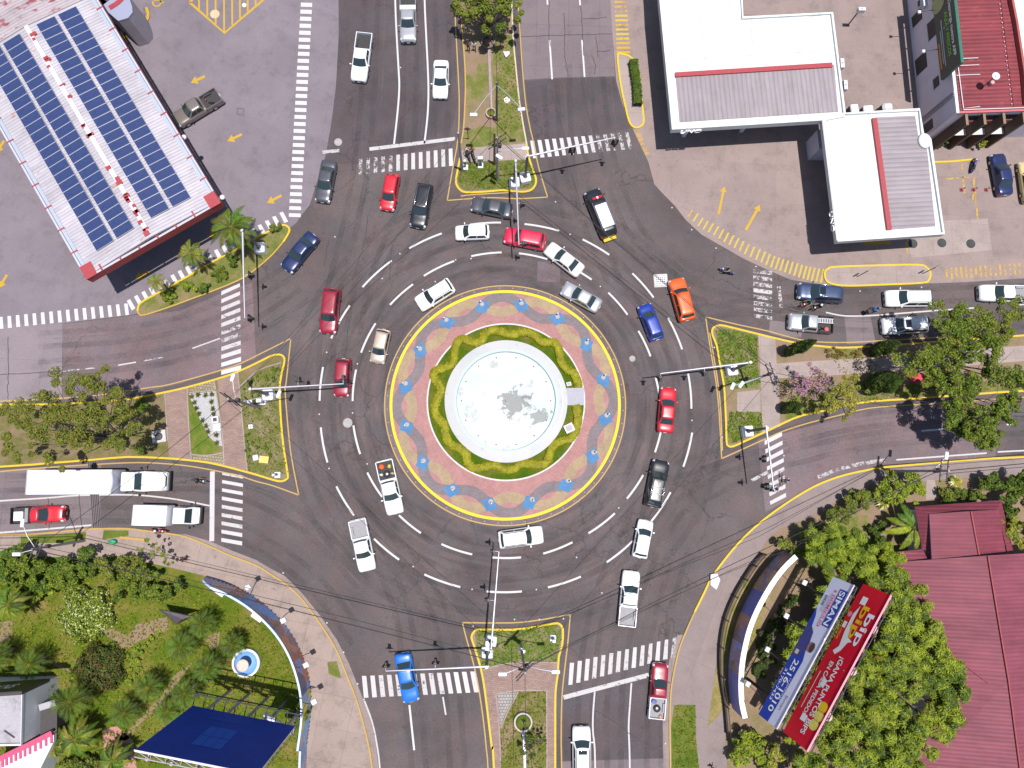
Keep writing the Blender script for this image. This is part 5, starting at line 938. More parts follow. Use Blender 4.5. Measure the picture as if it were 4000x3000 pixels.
# green shop board on the corner building
q0, q1 = bp(-.9, 4.3, 0), bp(-.9, 14.9, 0); zb, zt = 5.2, 8.6
FG = plain('board_green', (.008, .030, .026), .4, coat=.1, var=.1)
o, P, u, L, n = board('billboard', 'dark green billboard with a pale disc, mounted on the wall of the corner building', Vector((q1.x, q1.y, 0)), Vector((q0.x, q0.y, 0)), zb, zt, FG, .3, plain('trim_green', (.02, .12, .08), .5), 0, lattice=False)
H_ = zt-zb
text_mesh(o, 'lettering', 'Descarga nuestra APP', P(L*.28, zb+H_*.72), u, (0, 0, 1), H_*.14, WT, .03, width=L*.60, bold=.015)
text_mesh(o, 'lettering', 'AQUÍ Y FRESCOS', P(L*.36, zb+H_*.50), u, (0, 0, 1), H_*.14, GT, .03, width=L*.48, bold=.015)
patch(o, 'small_print', [(L*.40, zb+H_*.28), (L*.90, zb+H_*.28), (L*.90, zb+H_*.33), (L*.40, zb+H_*.33)], plain('print_pale', (.35, .42, .42), .6), P)
patch(o, 'small_print', [(L*.50, zb+H_*.20), (L*.86, zb+H_*.20), (L*.86, zb+H_*.24), (L*.50, zb+H_*.24)], MATS['print_pale'], P)
patch(o, 'small_print', [(L*.62, zb+H_*.07), (L*.90, zb+H_*.07), (L*.90, zb+H_*.14), (L*.62, zb+H_*.14)], OT, P)
patch(o, 'play_sign', [(L*.50, zb+H_*.38), (L*.53, zb+H_*.42), (L*.50, zb+H_*.46)], plain('print_cyan', (.05, .4, .7), .5), P)
patch(o, 'pale_disc', [(L*.20+L*.1*math.cos(t), zb+H_*.25+H_*.32*math.sin(t)) for t in [2*PI*k/24 for k in range(24)]], plain('disc_olive', (.33, .35, .16), .5), P)
mb = MB()
for k in range(4): mb.tube([P(L*(.12+.25*k), zb+.4, -.3), P(L*(.12+.25*k), zb-.3, -.9)], .08, DARKST, 6)
mb.build('bracket', o)
for k, x in enumerate((.22, .66)):
    l = frame(P(L*x, zb-.3, 1.3), f'small white square floodlight on an arm below the green billboard, {["upper", "lower"][k]} one', 'floodlight', 'floodlight', 'floodlights below the green billboard'); mb = MB(); mb.bbox(P(L*x, zb-.3, 1.4), (.34, .34, .2), WHITE); mb.build('head', l); mb = MB(); mb.tube([P(L*x, zb+.05, 0), P(L*x, zb-.3, 1.4)], .04, BLACK, 5); mb.build('arm', l)
# ---- curved printed walls
def curved_wall(name, label, base, h0, h, seg_mats, capm, thick, out, hs=None):
    """base: ground line as world points; out +1/-1 picks the printed side"""
    n = len(base); o = frame(base[n//2], label, 'hoarding', name)
    L = []; acc = 0
    for i in range(n):
        a, b = base[max(i-1, 0)], base[min(i+1, n-1)]; t = (b-a); t.z = 0; t.normalize(); L.append(Vector((-t.y, t.x, 0))*out)
    hh = hs or [h]*n; per = max(1, (n-1)//len(seg_mats)); k = 0
    for si, m in enumerate(seg_mats):
        i0 = si*per; i1 = n-1 if si == len(seg_mats)-1 else i0+per; mb = MB()
        for i in range(i0, i1):
            q = [base[i]+Vector((0, 0, h0)), base[i+1]+Vector((0, 0, h0)), base[i+1]+Vector((0, 0, h0+hh[i+1])), base[i]+Vector((0, 0, h0+hh[i]))]
            mb.add(q, [(0, 1, 2, 3)], m)
        mb.build('printed_panel', o)
    mb = MB()
    for i in range(n-1):
        A_, B_ = base[i]-L[i]*thick, base[i+1]-L[i+1]*thick
        mb.add([A_+Vector((0, 0, h0)), B_+Vector((0, 0, h0)), B_+Vector((0, 0, h0+hh[i+1])), A_+Vector((0, 0, h0+hh[i]))], [(0, 1, 2, 3)], STEEL)
        mb.add([base[i]+L[i]*.02+Vector((0, 0, h0+hh[i])), base[i+1]+L[i+1]*.02+Vector((0, 0, h0+hh[i+1])), B_+Vector((0, 0, h0+hh[i+1])), A_+Vector((0, 0, h0+hh[i]))], [(0, 1, 2, 3)], capm)
    mb.build('back_panel', o)
    mb = MB()
    for i in range(0, n, 4): mb.tube([base[i]-L[i]*(thick+.1), base[i]-L[i]*(thick+.1)+Vector((0, 0, h0+hh[i]-.1))], .07, DARKST, 6)
    mb.build('posts', o)
    return o, L
def printed(name, c1, c2, c3, scale=.5, seed=0.):
    N = NT(name); p = N.pos(); N.b.inputs['Roughness'].default_value = .4
    mp = N.n('ShaderNodeMapping'); mp.inputs['Location'].default_value = (seed, seed*2, seed); N.l(p, mp.inputs[0])
    vo = N.n('ShaderNodeTexVoronoi'); vo.inputs['Scale'].default_value = scale; vo.inputs['Randomness'].default_value = .9; N.l(mp.outputs[0], vo.inputs[0])
    sp = N.n('ShaderNodeSeparateColor'); N.l(vo.outputs['Color'], sp.inputs[0])
    c = N.ramp(sp.outputs[0], [(.0, c1), (.42, c1), (.45, c2), (.72, c2), (.75, c3)])
    c = N.mix(1, c, N.ramp(N.noise(p, 2.5, 5, .7), [(.35, (.65, .65, .68)), (.65, (1.25, 1.2, 1.2))]), 'MULTIPLY')
    N.l(c, N.b.inputs['Base Color']); MATS[name] = N.m; return N.m
SW_W = [(811, 2252), (875, 2272), (932, 2296), (1009, 2342), (1077, 2400), (1130, 2462), (1171, 2533), (1199, 2612), (1213, 2682), (1216, 2760), (1208, 2836), (1200, 2900), (1197, 3000)]
bs = smooth([Vector((p.x, p.y, .15)) for p in GP(SW_W, .15)], 4)
MU = [printed('mural_a', (0.240, 0.300, 0.540), (0.450, 0.360, 0.375), (0.180, 0.330, 0.720), .4, 1), printed('mural_b', (0.105, 0.330, 0.720), (0.390, 0.195, 0.135), (0.150, 0.135, 0.210), .55, 2), printed('mural_c', (0.150, 0.375, 0.750), (0.300, 0.180, 0.210), (0.540, 0.240, 0.135), .6, 3), printed('mural_d', (0.150, 0.300, 0.630), (0.083, 0.075, 0.180), (0.450, 0.150, 0.090), .55, 4), printed('mural_e', (0.135, 0.420, 0.780), (0.240, 0.420, 0.630), (0.600, 0.510, 0.075), .5, 5), printed('mural_f', (0.240, 0.390, 0.630), (0.375, 0.375, 0.420), (0.180, 0.300, 0.570), .6, 6)]
hs = [min(3.4, 1.2+i*.45) for i in range(len(bs))]; hs = [3.5 if i < 44 else 2.4 for i in range(len(bs))]; hs[0] = 1.2; hs[1] = 1.9; hs[2] = 2.5; hs[3] = 3.0
o, LN = curved_wall('mural_wall', 'tall curved wall with a faded blue photo mural facing the street', bs, .0, 3.5, MU, plain('mural_cap', (.42, .55, .80), .5), .18, 1, hs)
side = 1 if (LN[10].x > 0) else -1
mb = MB()
for i in range(0, 45): mb.box(bs[i]+LN[i]*.02+Vector((0, 0, .35)), (.12, .12, .12), DARKST, .4)
mb.build('dotted_border', o)
lampspots = [(968, 2294), (1106, 2424), (1195, 2598), (1226, 2742)]
for k, (px, py) in enumerate(lampspots):
    c = G(px, py, 4.4); near = min(bs, key=lambda p: (p-c).xy.length); top = Vector((near.x, near.y, 3.55)); l = frame(top, f'small grey floodlight on an arm over the mural wall, {ORD[k]} from the left end', 'floodlight', 'floodlight', 'floodlights on arms over the mural wall')
    mb = MB(); mb.bbox(c, (.55, .5, .16), plain('lamp_grey', (.5, .5, .54), .5), .5, .05); mb.build('head', l); mb = MB(); mb.tube([top, (top+c)/2+Vector((0, 0, .5)), c], .04, DARKST, 6); mb.build('arm', l)
for px, py, lb in ((857, 2309, 'white board leaning behind the left part of the mural wall'), (1005, 2408, 'white board leaning behind the middle of the mural wall')):
    q = G(px, py, 2.4); mb = MB(); mb.bbox(q, (1.2, .7, .12), WHITE, -.6, .03); mb.box(q+Vector((0, 0, -1.15)), (.1, .1, 2.2), DARKST); mb.build('notice_board', label=lb, cat='board')
SE_W = [(3052, 2152), (3010, 2192), (2972, 2240), (2937, 2295), (2905, 2355), (2878, 2420), (2859, 2490), (2846, 2566), (2842, 2640), (2846, 2710), (2858, 2764)]
be = smooth([Vector((p.x, p.y, .5)) for p in GP(SE_W, .5)], 4)
PN = [printed('panel_dark', (0.154, 0.121, 0.173), (0.345, 0.173, 0.138), (0.138, 0.207, 0.345), .6, 11), printed('panel_brown', (0.345, 0.241, 0.276), (0.173, 0.241, 0.483), (0.552, 0.345, 0.241), .6, 12), plain('panel_blue', (.10, .13, .5), .4, var=.15, scale=1.2), printed('panel_plum', (0.276, 0.173, 0.241), (0.517, 0.241, 0.173), (0.241, 0.207, 0.414), .7, 13), printed('panel_mixed', (0.414, 0.345, 0.552), (0.345, 0.207, 0.207), (0.276, 0.345, 0.800), .6, 14), plain('panel_indigo', (.18, .18, .5), .4, var=.15, scale=1.2)]
o, LN = curved_wall('curved_hoarding', 'tall curved hoarding of dark printed panels with a thick white top edge', be, .2, 3.2, PN, plain('cap_white', (.62, .62, .64), .5, var=.05), .5, -1)
# dark railing fence outside the curved hoarding
fl = smooth(GP([(2972, 2160), (2935, 2205), (2900, 2258), (2862, 2325), (2826, 2415), (2808, 2520), (2809, 2634), (2826, 2747), (2836, 2860)], .15), 4)
o = frame(fl[20], 'low dark metal railing curving along the sidewalk outside the hoarding', 'fence', 'metal_fence')
mb = MB(); mb.curb(fl, .3, .1, .5, plain('fence_plinth', (.06, .045, .04), .9, var=.2)); mb.build('plinth', o)
mb = MB()
for z in (.8, 1.6): mb.tube([p+Vector((0, 0, z)) for p in fl], .04, DARKST, 5)
for i in range(len(fl)-1):
    for t in (0, .25, .5, .75): q = fl[i].lerp(fl[i+1], t); mb.tube([q+Vector((0, 0, .3)), q+Vector((0, 0, 1.7))], .025, DARKST, 4, False)
mb.build('railing', o)
for i in range(0, len(fl), 4): mb = MB(); mb.tube([fl[i], fl[i]+Vector((0, 0, 1.9))], .08, DARKST, 6); mb.build('post', o)
# small blue fountain in the garden
c = G(967, 2585, .15); o = frame(c, 'small round blue and white garden fountain on the lawn inside the mural wall', 'fountain', 'garden_fountain'); R0 = 1.42
PB = plain('pool_blue', (.16, .34, .68), .5, var=.08)
mb = MB(); mb.lathe(c, [(R0, 0), (R0, .55), (R0-.22, .6), (R0-.24, .2)], WHITE, 32, False, False); mb.build('rim', o)
mb = MB(); mb.lathe(c, [(R0-.2, .1), (R0-.2, .22), (0, .24)], PB, 32); mb.build('basin', o)
mb = MB(); mb.lathe(c, [(.22, .2), (.18, 1.1), (.5, 1.35), (.62, 1.42), (.6, 1.5), (.3, 1.44), (0, 1.42)], plain('bowl_tan', (.55, .42, .36), .8, var=.15), 24); mb.build('bowl', o)
# white building with black sign (south-west corner)
ZW = 5.6
W0, W1, W2 = G(0, 2705, ZW), G(92, 2703, ZW), G(88, 2905, ZW); wu = (W1-W0).normalized(); wv = (W2-W1); wl = wv.length; wv.normalize()
wb = frame((W1.x-2, W1.y-4, 0), 'stained white flat-roofed building at the bottom left corner', 'building', 'white_building')
SR = concrete('stained_roof', (.33, .31, .34), stain=.5); 
mb = MB(); mb.prism([W1, W2, W2-wu*14, W1-wu*14], 0, ZW, SR, WHITE); mb.build('walls', wb)
mb = MB(); mb.curb([W1-wu*14, W1, W2, W2-wu*14], .18, ZW, ZW+.25, WHITE); mb.build('parapet', wb)
mb = MB(); q = W1+wv*2.2; mb.prism([q, q+wu*1.6, q+wu*1.6+wv*3.4, q+wv*3.4], 0, 3.0, DARKST, DARKST); mb.build('side_porch', wb)
mb = MB(); mb.box(W1+wu*.9+wv*1.9+Vector((0, 0, -2.2)), (1.6, .6, .1), STEEL, .3); mb.build('awning', wb)
mb = MB(); mb.box(W1-wu*1.2+wv*(wl-.9)+Vector((0, 0, .06)), (.12, 1.2, .05), DARKST, 1.0); mb.build('roof_stain', wb)
a, b = G(195, 2650, 4.2), G(-250, 2682, 4.2)
o, P, u, L, n = board('shop_sign', 'black shop sign with white SIN AZUCAR lettering on the corner building', a, b, 4.2, 8.3, BLACK, .3, DARKST, 0, 'sign', lattice=False)
text_mesh(o, 'lettering', 'SIN AZÚCAR', P(1.85, 5.6), u, (0, 0, 1), 1.5, WT, .03, width=4.5, shear=.2)
pw = frame(G(60, 2960, 0), 'white wall with a stepped pink band below the stained roof at the bottom left', 'building', 'pink_banded_building')
q = GP([(-60, 2990), (10, 2965), (100, 2920), (205, 2860), (205, 2900), (150, 3010), (100, 3100), (-100, 3100)], 3.6); mb = MB(); mb.prism(q, 0, 3.4, WHITE); mb.build('walls', pw)
mb = MB(); PKB = plain('pink_band', (.42, .06, .14), .7, var=.1); bl = GP([(-60, 2985), (10, 2958), (100, 2915), (205, 2862)], 3.6)
mb.curb(bl, .5, 3.4, 3.75, PKB)
for i in range(3):
    for t in (.1, .3, .5, .7, .9): c_ = bl[i].lerp(bl[i+1], t); mb.box((c_.x+.1, c_.y-.45, 3.45), (.22, .9, .1), PKB, .1)
mb.build('pink_band', pw)
# red-roofed house (south-east)
hs_ = frame(G(3850, 2500, 0), 'large house with hipped red metal roofs half hidden by the tree', 'building', 'red_roofed_house')
HR = corrugated('house_roof_upper', (.185, .040, .060), .38, (0, 1), .15, (.24, .045, .045), .6, .2, .18); HR2 = corrugated('house_roof_lower', (.195, .050, .072), .38, (0, 1), .2, (.26, .055, .055), .6, .22, .2)
def roof(pts_list, m, name, th=.12):
    mb = MB()
    for pl in pts_list:
        q = [G(x, y, z) for x, y, z in pl]; nn = (q[1]-q[0]).cross(q[2]-q[0])
        if nn.z < 0: q.reverse()
        mb.poly(q, m); mb.poly([p-Vector((0, 0, th)) for p in q[::-1]], GREYW)
    return mb.build(name, hs_)
e0, e1 = 3.6, 5.4
UP = [[(3574, 1979, e0), (3911, 1954, e0), (3897, 1992, e0+.9), (3630, 2010, e0+.9)], [(3574, 1979, e0), (3630, 2010, e0+.9), (3680, 2180, e0+.9), (3602, 2145, e0)], [(3630, 2008, e0+1.0), (3793, 1997, e1), (3825, 2170, e1), (3640, 2185, e0+1.0)], [(3793, 1997, e1), (3900, 1990, e0+1.0), (3930, 2165, e0+.6), (3825, 2170, e1)], [(3911, 1954, e0), (3960, 2160, e0), (3935, 2160, e0+.55), (3897, 1992, e0+.9)]]
roof(UP, HR, 'upper_roof')
LOW = [[(3480, 2158, e0-.2), (3602, 2146, e0-.2), (3640, 2178, e0+.3), (3530, 2192, e0+.3)], [(3530, 2194, e0+.35), (3860, 2170, 6.2), (3872, 2250, 6.2), (3940, 2660, 6.2), (3730, 2680, 4.6), (3610, 2570, e0+.1), (3480, 2430, e0-.2), (3480, 2160, e0-.2)], [(3860, 2170, 6.2), (4200, 2150, 4.4), (4300, 3100, 4.4), (3992, 3060, 6.2), (3940, 2660, 6.2)], [(3730, 2680, 4.6), (3940, 2660, 6.2), (3992, 3060, 6.2), (3560, 3060, 3.6), (3600, 2850, 3.8)]]
roof(LOW, HR2, 'lower_roof')
mb = MB()
for q, z in (([(3793, 1997), (3825, 2170)], e1+.05), ([(3872, 2250), (3940, 2660), (3992, 3060)], 6.27), ([(3860, 2172), (3872, 2250)], 6.27)): mb.tube(GP(q, z), .09, plain('ridge_red', (.25, .045, .05), .6), 6)
mb.tube([G(3730, 2680, 4.68), G(3606, 2840, 3.9)], .07, MATS['ridge_red'], 6); mb.tube([G(3862, 2668, 5.7), G(3640, 2500, 4.3)], .07, MATS['ridge_red'], 6); mb.build('ridge_cap', hs_)
mb = MB(); mb.prism(GP([(3600, 2000), (3900, 1975), (3930, 2170), (4150, 2190), (4200, 3050), (3620, 3050), (3640, 2600), (3520, 2400), (3520, 2190), (3620, 2180)], 3.4), 0, 3.4, GREYW, WHITE); mb.build('walls', hs_)
# ================================================================== vehicles and people
RUB = plain('tyre_rubber', (.018, .017, .017), .85, var=0); RIM = plain('alloy_rim', (.42, .42, .44), .35, .7, var=0)
HLT = plain('headlight_glass', (.62, .64, .66), .1, 0, .5, var=0); TLT = plain('tail_light_red', (.45, .01, .015), .15, 0, .5, var=0)
PLATE = plain('plate_white', (.65, .65, .6), .5, var=0); BEDD = plain('bed_liner', (.035, .033, .036), .8, var=.1); BEDG = plain('bed_grey', (.22, .21, .23), .6, var=.1)
TRIM = plain('black_trim', (.02, .02, .022), .5, var=0); CHROME = plain('chrome', (.62, .62, .64), .15, .9, var=0)
SCREEN = plain('windscreen_glass', (.022, .036, .040), .04, 0, 0, .8, var=0)
def pt(name, col, metal=.0, rough=.32): return plain('paint_'+name, col, rough, metal, .8, .5, var=0)
P_WHITE = pt('white', (.72, .73, .75)); P_SILVER = pt('silver', (.40, .40, .43), .45); P_RED = pt('red', (.46, .010, .022)); P_DRED = pt('dark_red', (.24, .008, .026)); P_BLACK = pt('black', (.012, .012, .017)); P_GREY = pt('dark_grey', (.075, .075, .09), .3)
P_NAVY = pt('navy', (.012, .022, .085), .1); P_BLUE = pt('blue', (.010, .035, .26), .1); P_SKY = pt('bright_blue', (.010, .13, .50), .0); P_GOLD = pt('champagne', (.42, .335, .27), .3); P_CREAM = pt('pearl', (.58, .56, .52)); P_ORANGE = pt('orange', (.66, .095, .010)); P_BRONZE = pt('bronze', (.20, .17, .155), .35); P_BEIGE = pt('beige', (.50, .40, .19)); P_SLATE = pt('slate_blue', (.035, .055, .12), .3); P_CRIM = pt('crimson', (.50, .012, .05))
#           W    hood belt roof wb   rf   rr   rb   deck
KIND = {'sedan': (1.78, .84, .95, 1.45, .27, .43, .70, .85, .99), 'hatch': (1.70, .88, .97, 1.52, .22, .39, .88, .97, .97), 'suv': (1.90, 1.02, 1.10, 1.74, .25, .38, .89, .97, 1.08),
        'pickup': (1.88, 1.06, 1.12, 1.76, .25, .37, .585, .63, 1.02), 'cab': (1.72, 1.0, 1.08, 1.66, .27, .41, .56, .60, 1.0), 'van': (1.95, 1.15, 1.22, 2.05, .17, .29, .95, .985, 1.2)}
TYPL = {'sedan': 4.55, 'hatch': 3.9, 'suv': 4.65, 'pickup': 5.25, 'cab': 5.0, 'van': 5.2}
VN = {'sedan': 'sedan', 'hatch': 'hatchback', 'suv': 'sport_utility_vehicle', 'pickup': 'pickup_truck', 'cab': 'pickup_truck', 'van': 'police_van'}
def lerp(a, b, t): return a+(b-a)*t
def tab(t, T_):
    for (a, x), (b, y) in zip(T_, T_[1:]):
        if t <= b: return lerp(x, y, (t-a)/(b-a) if b > a else 0)
    return T_[-1][1]
def car(kind, Fp, Rp, paint_, label, group=None, bed=None, rails=False, sunroof=False, rack=False, lid=False, plen=None, zref=.75, bedrim=None, grp2=None, W=None):
    f, r = G(*Fp, zref), G(*Rp, zref); d = f-r; L = plen or d.length; L = max(TYPL[kind]*.86, min(TYPL[kind]*1.10, L)); c = (f+r)/2; hd = math.atan2(d.y, d.x)
    W_, hood, belt, roof, wb, rf, rr, rb, deck = KIND[kind]; W_ = W or W_
    o = thing(VN[kind], label, {'sedan': 'car', 'hatch': 'car', 'suv': 'car', 'pickup': 'pickup truck', 'cab': 'pickup truck', 'van': 'police van'}[kind], (c.x, c.y, .016), hd, group)
    X = lambda t: L/2-t*L
    pick = kind in ('pickup', 'cab'); tend = rb+.01 if pick else 1.0
    zt = [(0, hood*.62), (.012, hood*.80), (.05, hood*.92), (.12, hood*.97), (wb, hood), (wb+.06, belt-.02), (rb-.04, belt), (rb, deck), (.94, deck*.985), (.985, deck*.90), (1, deck*.66)]
    wt = [(0, .80), (.012, .89), (.04, .95), (.09, .985), (.17, 1.0), (.85, 1.0), (.93, .975), (.975, .93), (.992, .87), (1, .78)]
    if kind in ('hatch', 'suv', 'van'): wt[-3:] = [(.975, .95), (.992, .90), (1, .84)]
    st = sorted({0, .012, .035, .07, .12, .17, wb, wb+.06, .45, rr, rb-.04, rb, .9, .94, .965, .985, .994, 1.0} if not pick else {0, .012, .035, .07, .12, .17, wb, wb+.06, .45, tend-.02, tend})
    st = [t for t in st if t <= tend+1e-6]
    def prof(t):
        w = W_/2*tab(t, wt); z = tab(t, zt); cr = .035
        return [(0, z+cr), (.45*w, z+cr*.8), (.78*w, z), (.92*w, z-.055), (1.0*w, z-.2), (1.0*w, .50), (.97*w, .30), (.86*w, .2)]
    mb = MB(); vs = []; n = 15
    for t in st:
        p = prof(t); vs += [(X(t), y, z) for y, z in p]+[(X(t), -y, z) for y, z in p[:0:-1]]
    fs = []
    for i in range(len(st)-1):
        for k in range(n): fs.append((i*n+k, i*n+n+k, i*n+n+(k+1) % n, i*n+(k+1) % n))
    mb.add(vs, fs, paint_, True); mb.add(vs[:n], [list(range(n))], paint_); mb.add(vs[-n:], [list(range(n))[::-1]], paint_)
    # greenhouse
    wbt, wrf = .93*W_/2, .755*W_/2; zb_, zr = belt-.05, roof-.07
    def outline(xf, xr, w, bow, z):
        pts = []
        for k in range(7): s = -1+2*k/6; pts.append((xf-bow*s*s, -w*s, z))       # front edge, left to right
        for k in range(1, 6): pts.append((lerp(xf-bow, xr+bow*.6, k/6), -w, z))
        for k in range(7): s = 1-2*k/6; pts.append((xr+bow*.6*s*s, -w*s, z))
        for k in range(1, 6): pts.append((lerp(xr+bow*.6, xf-bow, k/6), w, z))
        return pts
    A_ = outline(X(wb), X(rb), wbt, .16, zb_); B_ = outline(X(rf), X(rr), wrf, .10, zr); n2 = len(A_)
    # roof rings
    def shrink(P, k, z): cx = (X(rf)+X(rr))/2; return [(cx+(x-cx)*(1-k*.5), y*(1-k), z) for x, y, _ in P]
    C_ = shrink(B_, .10, roof-.015); D_ = shrink(B_, .35, roof+.01); E_ = shrink(B_, .8, roof+.02)
    vs = A_+B_+C_+D_+E_; fs = []
    for i in range(4):
        for k in range(n2): fs.append((i*n2+k, i*n2+n2+k, i*n2+n2+(k+1) % n2, i*n2+(k+1) % n2))
    fs.append(list(range(4*n2+n2-1, 4*n2-1, -1))); mb.add(vs, fs, paint_, True)
    mb.build('body', o, True)
    Av = [Vector(p) for p in A_]; Bv = [Vector(p) for p in B_]; cen = Vector(((X(rf)+X(rr))/2, 0, belt))
    def S_(u, s):
        k = int(u) % n2; t = u-int(u); a = Av[k].lerp(Av[(k+1) % n2], t); b = Bv[k].lerp(Bv[(k+1) % n2], t); q = a.lerp(b, s)
        tn = (Av[(k+1) % n2]-Av[k]); nn = tn.cross(b-a).normalized(); 
        if nn.dot(q-cen) < 0: nn = -nn
        return q+nn*.012
    def glass(name, u0, u1, s0, s1, nu, m=SCREEN):
        mb = MB(); v = [S_(lerp(u0, u1, k/nu), s) for s in (s0, s1) for k in range(nu+1)]
        mb.add(v, [(k, k+1, nu+2+k, nu+1+k) for k in range(nu)], m, True); mb.build(name, o, True)
    glass('windshield', .35, 5.65, .06, .97, 6)
    s_hi = .9 if kind != 'van' else .85
    glass('rear_window', 12.4, 17.6, .10 if kind == 'sedan' else .32, .94, 6)
    for nm, a, b in (('side_window', 6.35, 11.75), ('side_window', 18.25, 23.65)):
        mid = (a+b)/2
        if kind == 'cab': glass(nm, a, b, .16, s_hi, 5, GLASS)
        else:
            mb = MB()
            for u0, u1 in ((a, mid-.08), (mid+.08, b)):
                v = [S_(lerp(u0, u1, k/3), s) for s in (.14, s_hi) for k in range(4)]; mb.add(v, [(k, k+1, 5+k, 4+k) for k in range(3)], GLASS, True)
            mb.build(nm, o, True)
    # lamps, grille, plates
    def patch_(t0, t1, i0, i1, sgn, m, name, off=.012):
        mb = MB(); v = []
        for t in (t0, (t0+t1)/2, t1):
            p = prof(t)
            for i in range(i0, i1+1): y, z = p[i]; v.append(Vector((X(t)+(off if t0 < .5 else -off), (y+off)*sgn, z+off)))
        k = i1-i0+1; mb.add(v, [(a*k+b, a*k+b+1, a*k+k+b+1, a*k+k+b) for a in range(2) for b in range(k-1)], m, True); return mb.build(name, o, True)
    for sgn in (1, -1):
        patch_(.004, .06, 2, 4, sgn, HLT, 'headlight')
        if not pick: patch_(.955 if kind != 'sedan' else .965, .997, 3, 5, sgn, TLT, 'tail_light')
    mb = MB(); mb.box((L/2-.035, 0, hood*.56), (.10, W_*.5, .14), TRIM); mb.box((L/2-.03, 0, .36), (.09, W_*.6, .16), TRIM); mb.build('grille', o, True)
    mb = MB(); mb.box((L/2+.02, 0, .46), (.02, .36, .13), PLATE); mb.build('number_plate', o, True)
    mb = MB(); mb.box((-L/2-(.0 if not pick else .05), 0, .62), (.04, .36, .14), PLATE); mb.build('number_plate', o, True)
    for sgn in (1, -1):
        mb = MB(); mb.bbox((X(wb)-.25*(1 if kind != 'van' else .3), sgn*(W_/2+.10), belt+.03), (.13, .22, .16), TRIM if paint_ in (P_BLACK,) else paint_, 0, .04); mb.build('wing_mirror', o, True)
    rw = .36 if kind in ('suv', 'pickup', 'van', 'cab') else .31
    for t in (.185, .80):
        for sgn in (1, -1):
            mb = MB(); y = sgn*(W_/2-.105); pr = [(rw*.62, -.11), (rw*.97, -.11), (rw, -.07), (rw, .07), (rw*.97, .11), (rw*.62, .11)]; k = 18
            v = [Vector((X(t)+q*math.cos(2*PI*j/k), y+a, rw+q*math.sin(2*PI*j/k))) for q, a in pr for j in range(k)]
            mb.add(v, [(i*k+j, i*k+(j+1) % k, i*k+k+(j+1) % k, i*k+k+j) for i in range(5) for j in range(k)], RUB, True)
            w_ = mb.build('wheel', o, True)
            mb = MB(); yy = y+sgn*.1; cvs = [Vector((X(t), yy+sgn*.02, rw))]+[Vector((X(t)+rw*.63*math.cos(2*PI*j/20), yy, rw+rw*.63*math.sin(2*PI*j/20))) for j in range(20)]
            mb.add(cvs, [(0, 1+j, 1+(j+1) % 20) for j in range(0, 20)], RIM)
            q = mb.build('rim', w_, True)
    if pick:
        xb0, xb1 = X(rb+.015), -L/2; w2 = W_/2*.99; bm = bed or BEDD; top = 1.0
        mb = MB(); th = .09; rimm = bedrim or paint_
        for sgn in (1, -1): mb.bbox(((xb0+xb1)/2, sgn*(w2-th/2), .68), (xb0-xb1, th, .72), rimm, 0, .03)
        mb.bbox((xb1+.04, 0, .70), (.08, W_*.96, .66), rimm, 0, .03); mb.bbox((xb0-.03, 0, .72), (.06, W_*.94, .66), rimm, 0, .02)
        mb.box(((xb0+xb1)/2, 0, .40), (xb0-xb1, W_*.9, .3), TRIM)
        mb.build('cargo_bed', o, True)
        mb = MB(); mb.box(((xb0+xb1)/2, 0, .575), (xb0-xb1-.14, W_-.2, .05), bm)
        for k in range(9): mb.box(((xb0+xb1)/2, -W_/2+.25+k*(W_-.5)/8, .607), (xb0-xb1-.2, .05, .016), bm)
        for sgn in (1, -1): mb.box((X(.80), sgn*(W_/2-.2), .70), (.9, .2, .22), bm)
        mb.build('bed_floor', o, True)
        mb = MB(); mb.bbox((xb1-.05, 0, .5), (.14, W_*.93, .18), CHROME, 0, .04); mb.build('rear_bumper', o, True)
        for sgn in (1, -1): mb = MB(); mb.bbox((xb1-.005, sgn*(w2-.09), .78), (.06, .16, .32), TLT, 0, .02); mb.build('tail_light', o, True)
        if lid: mb = MB(); mb.bbox((xb0-.4, 0, 1.06), (.55, W_*.97, .14), P_WHITE, 0, .04); mb.build('toolbox_lid', o, True)
    if rails:
        for sgn in (1, -1):
            mb = MB(); y = sgn*wrf*.90; mb.tube([(X(rf+.03), y, roof-.02), (X(rf+.06), y, roof+.07), (X(rr-.05), y, roof+.07), (X(rr-.02), y, roof-.02)], .028, CHROME if rails == 1 else TRIM, 6); mb.build('roof_rail', o, True)
    if rack:
        mb = MB()
        for t in (lerp(rf, rr, .40), lerp(rf, rr, .66)): mb.tube([(X(t), -wrf*.95, roof+.12), (X(t), wrf*.95, roof+.12)], .035, CHROME, 6)
        mb.build('roof_rack', o, True)
    if sunroof: mb = MB(); mb.bbox((X(rf+.09), 0, roof+.012), (.62 if sunroof == 1 else .4, W_*.46, .03), GLASS, 0, .01); mb.build('sunroof', o, True)
    return o, X, hd, L
V_ = {}
V_['tan'] = car('pickup', T(0, 0, [(1497, 1062)])[0], T(0, 0, [(1905, 812)])[0], P_BRONZE, 'bronze pickup truck with an open dark bed, nosing under the solar canopy', bed=BEDD)
V_['w2'] = car('pickup', T(1, 0, [(885, 698)])[0], T(1, 0, [(940, 290)])[0], P_WHITE, 'white pickup with an empty black bed on the left lane at the top', bed=BEDD)
car('pickup', T(1, 0, [(1316, 398)])[0], T(1, 0, [(1312, -70)])[0], P_SILVER, 'silver pickup with a white toolbox lid, between the two white lane lines at the top', bed=BEDD, lid=True, plen=5.6)
car('sedan', T(1, 0, [(1590, 842)])[0], T(1, 0, [(1601, 522)])[0], P_WHITE, 'white sedan beside the tree-lined north median')
car('sedan', (1257, 788), (1287, 627), P_GREY, 'dark grey sedan at the forecourt edge beside the column of white bars')
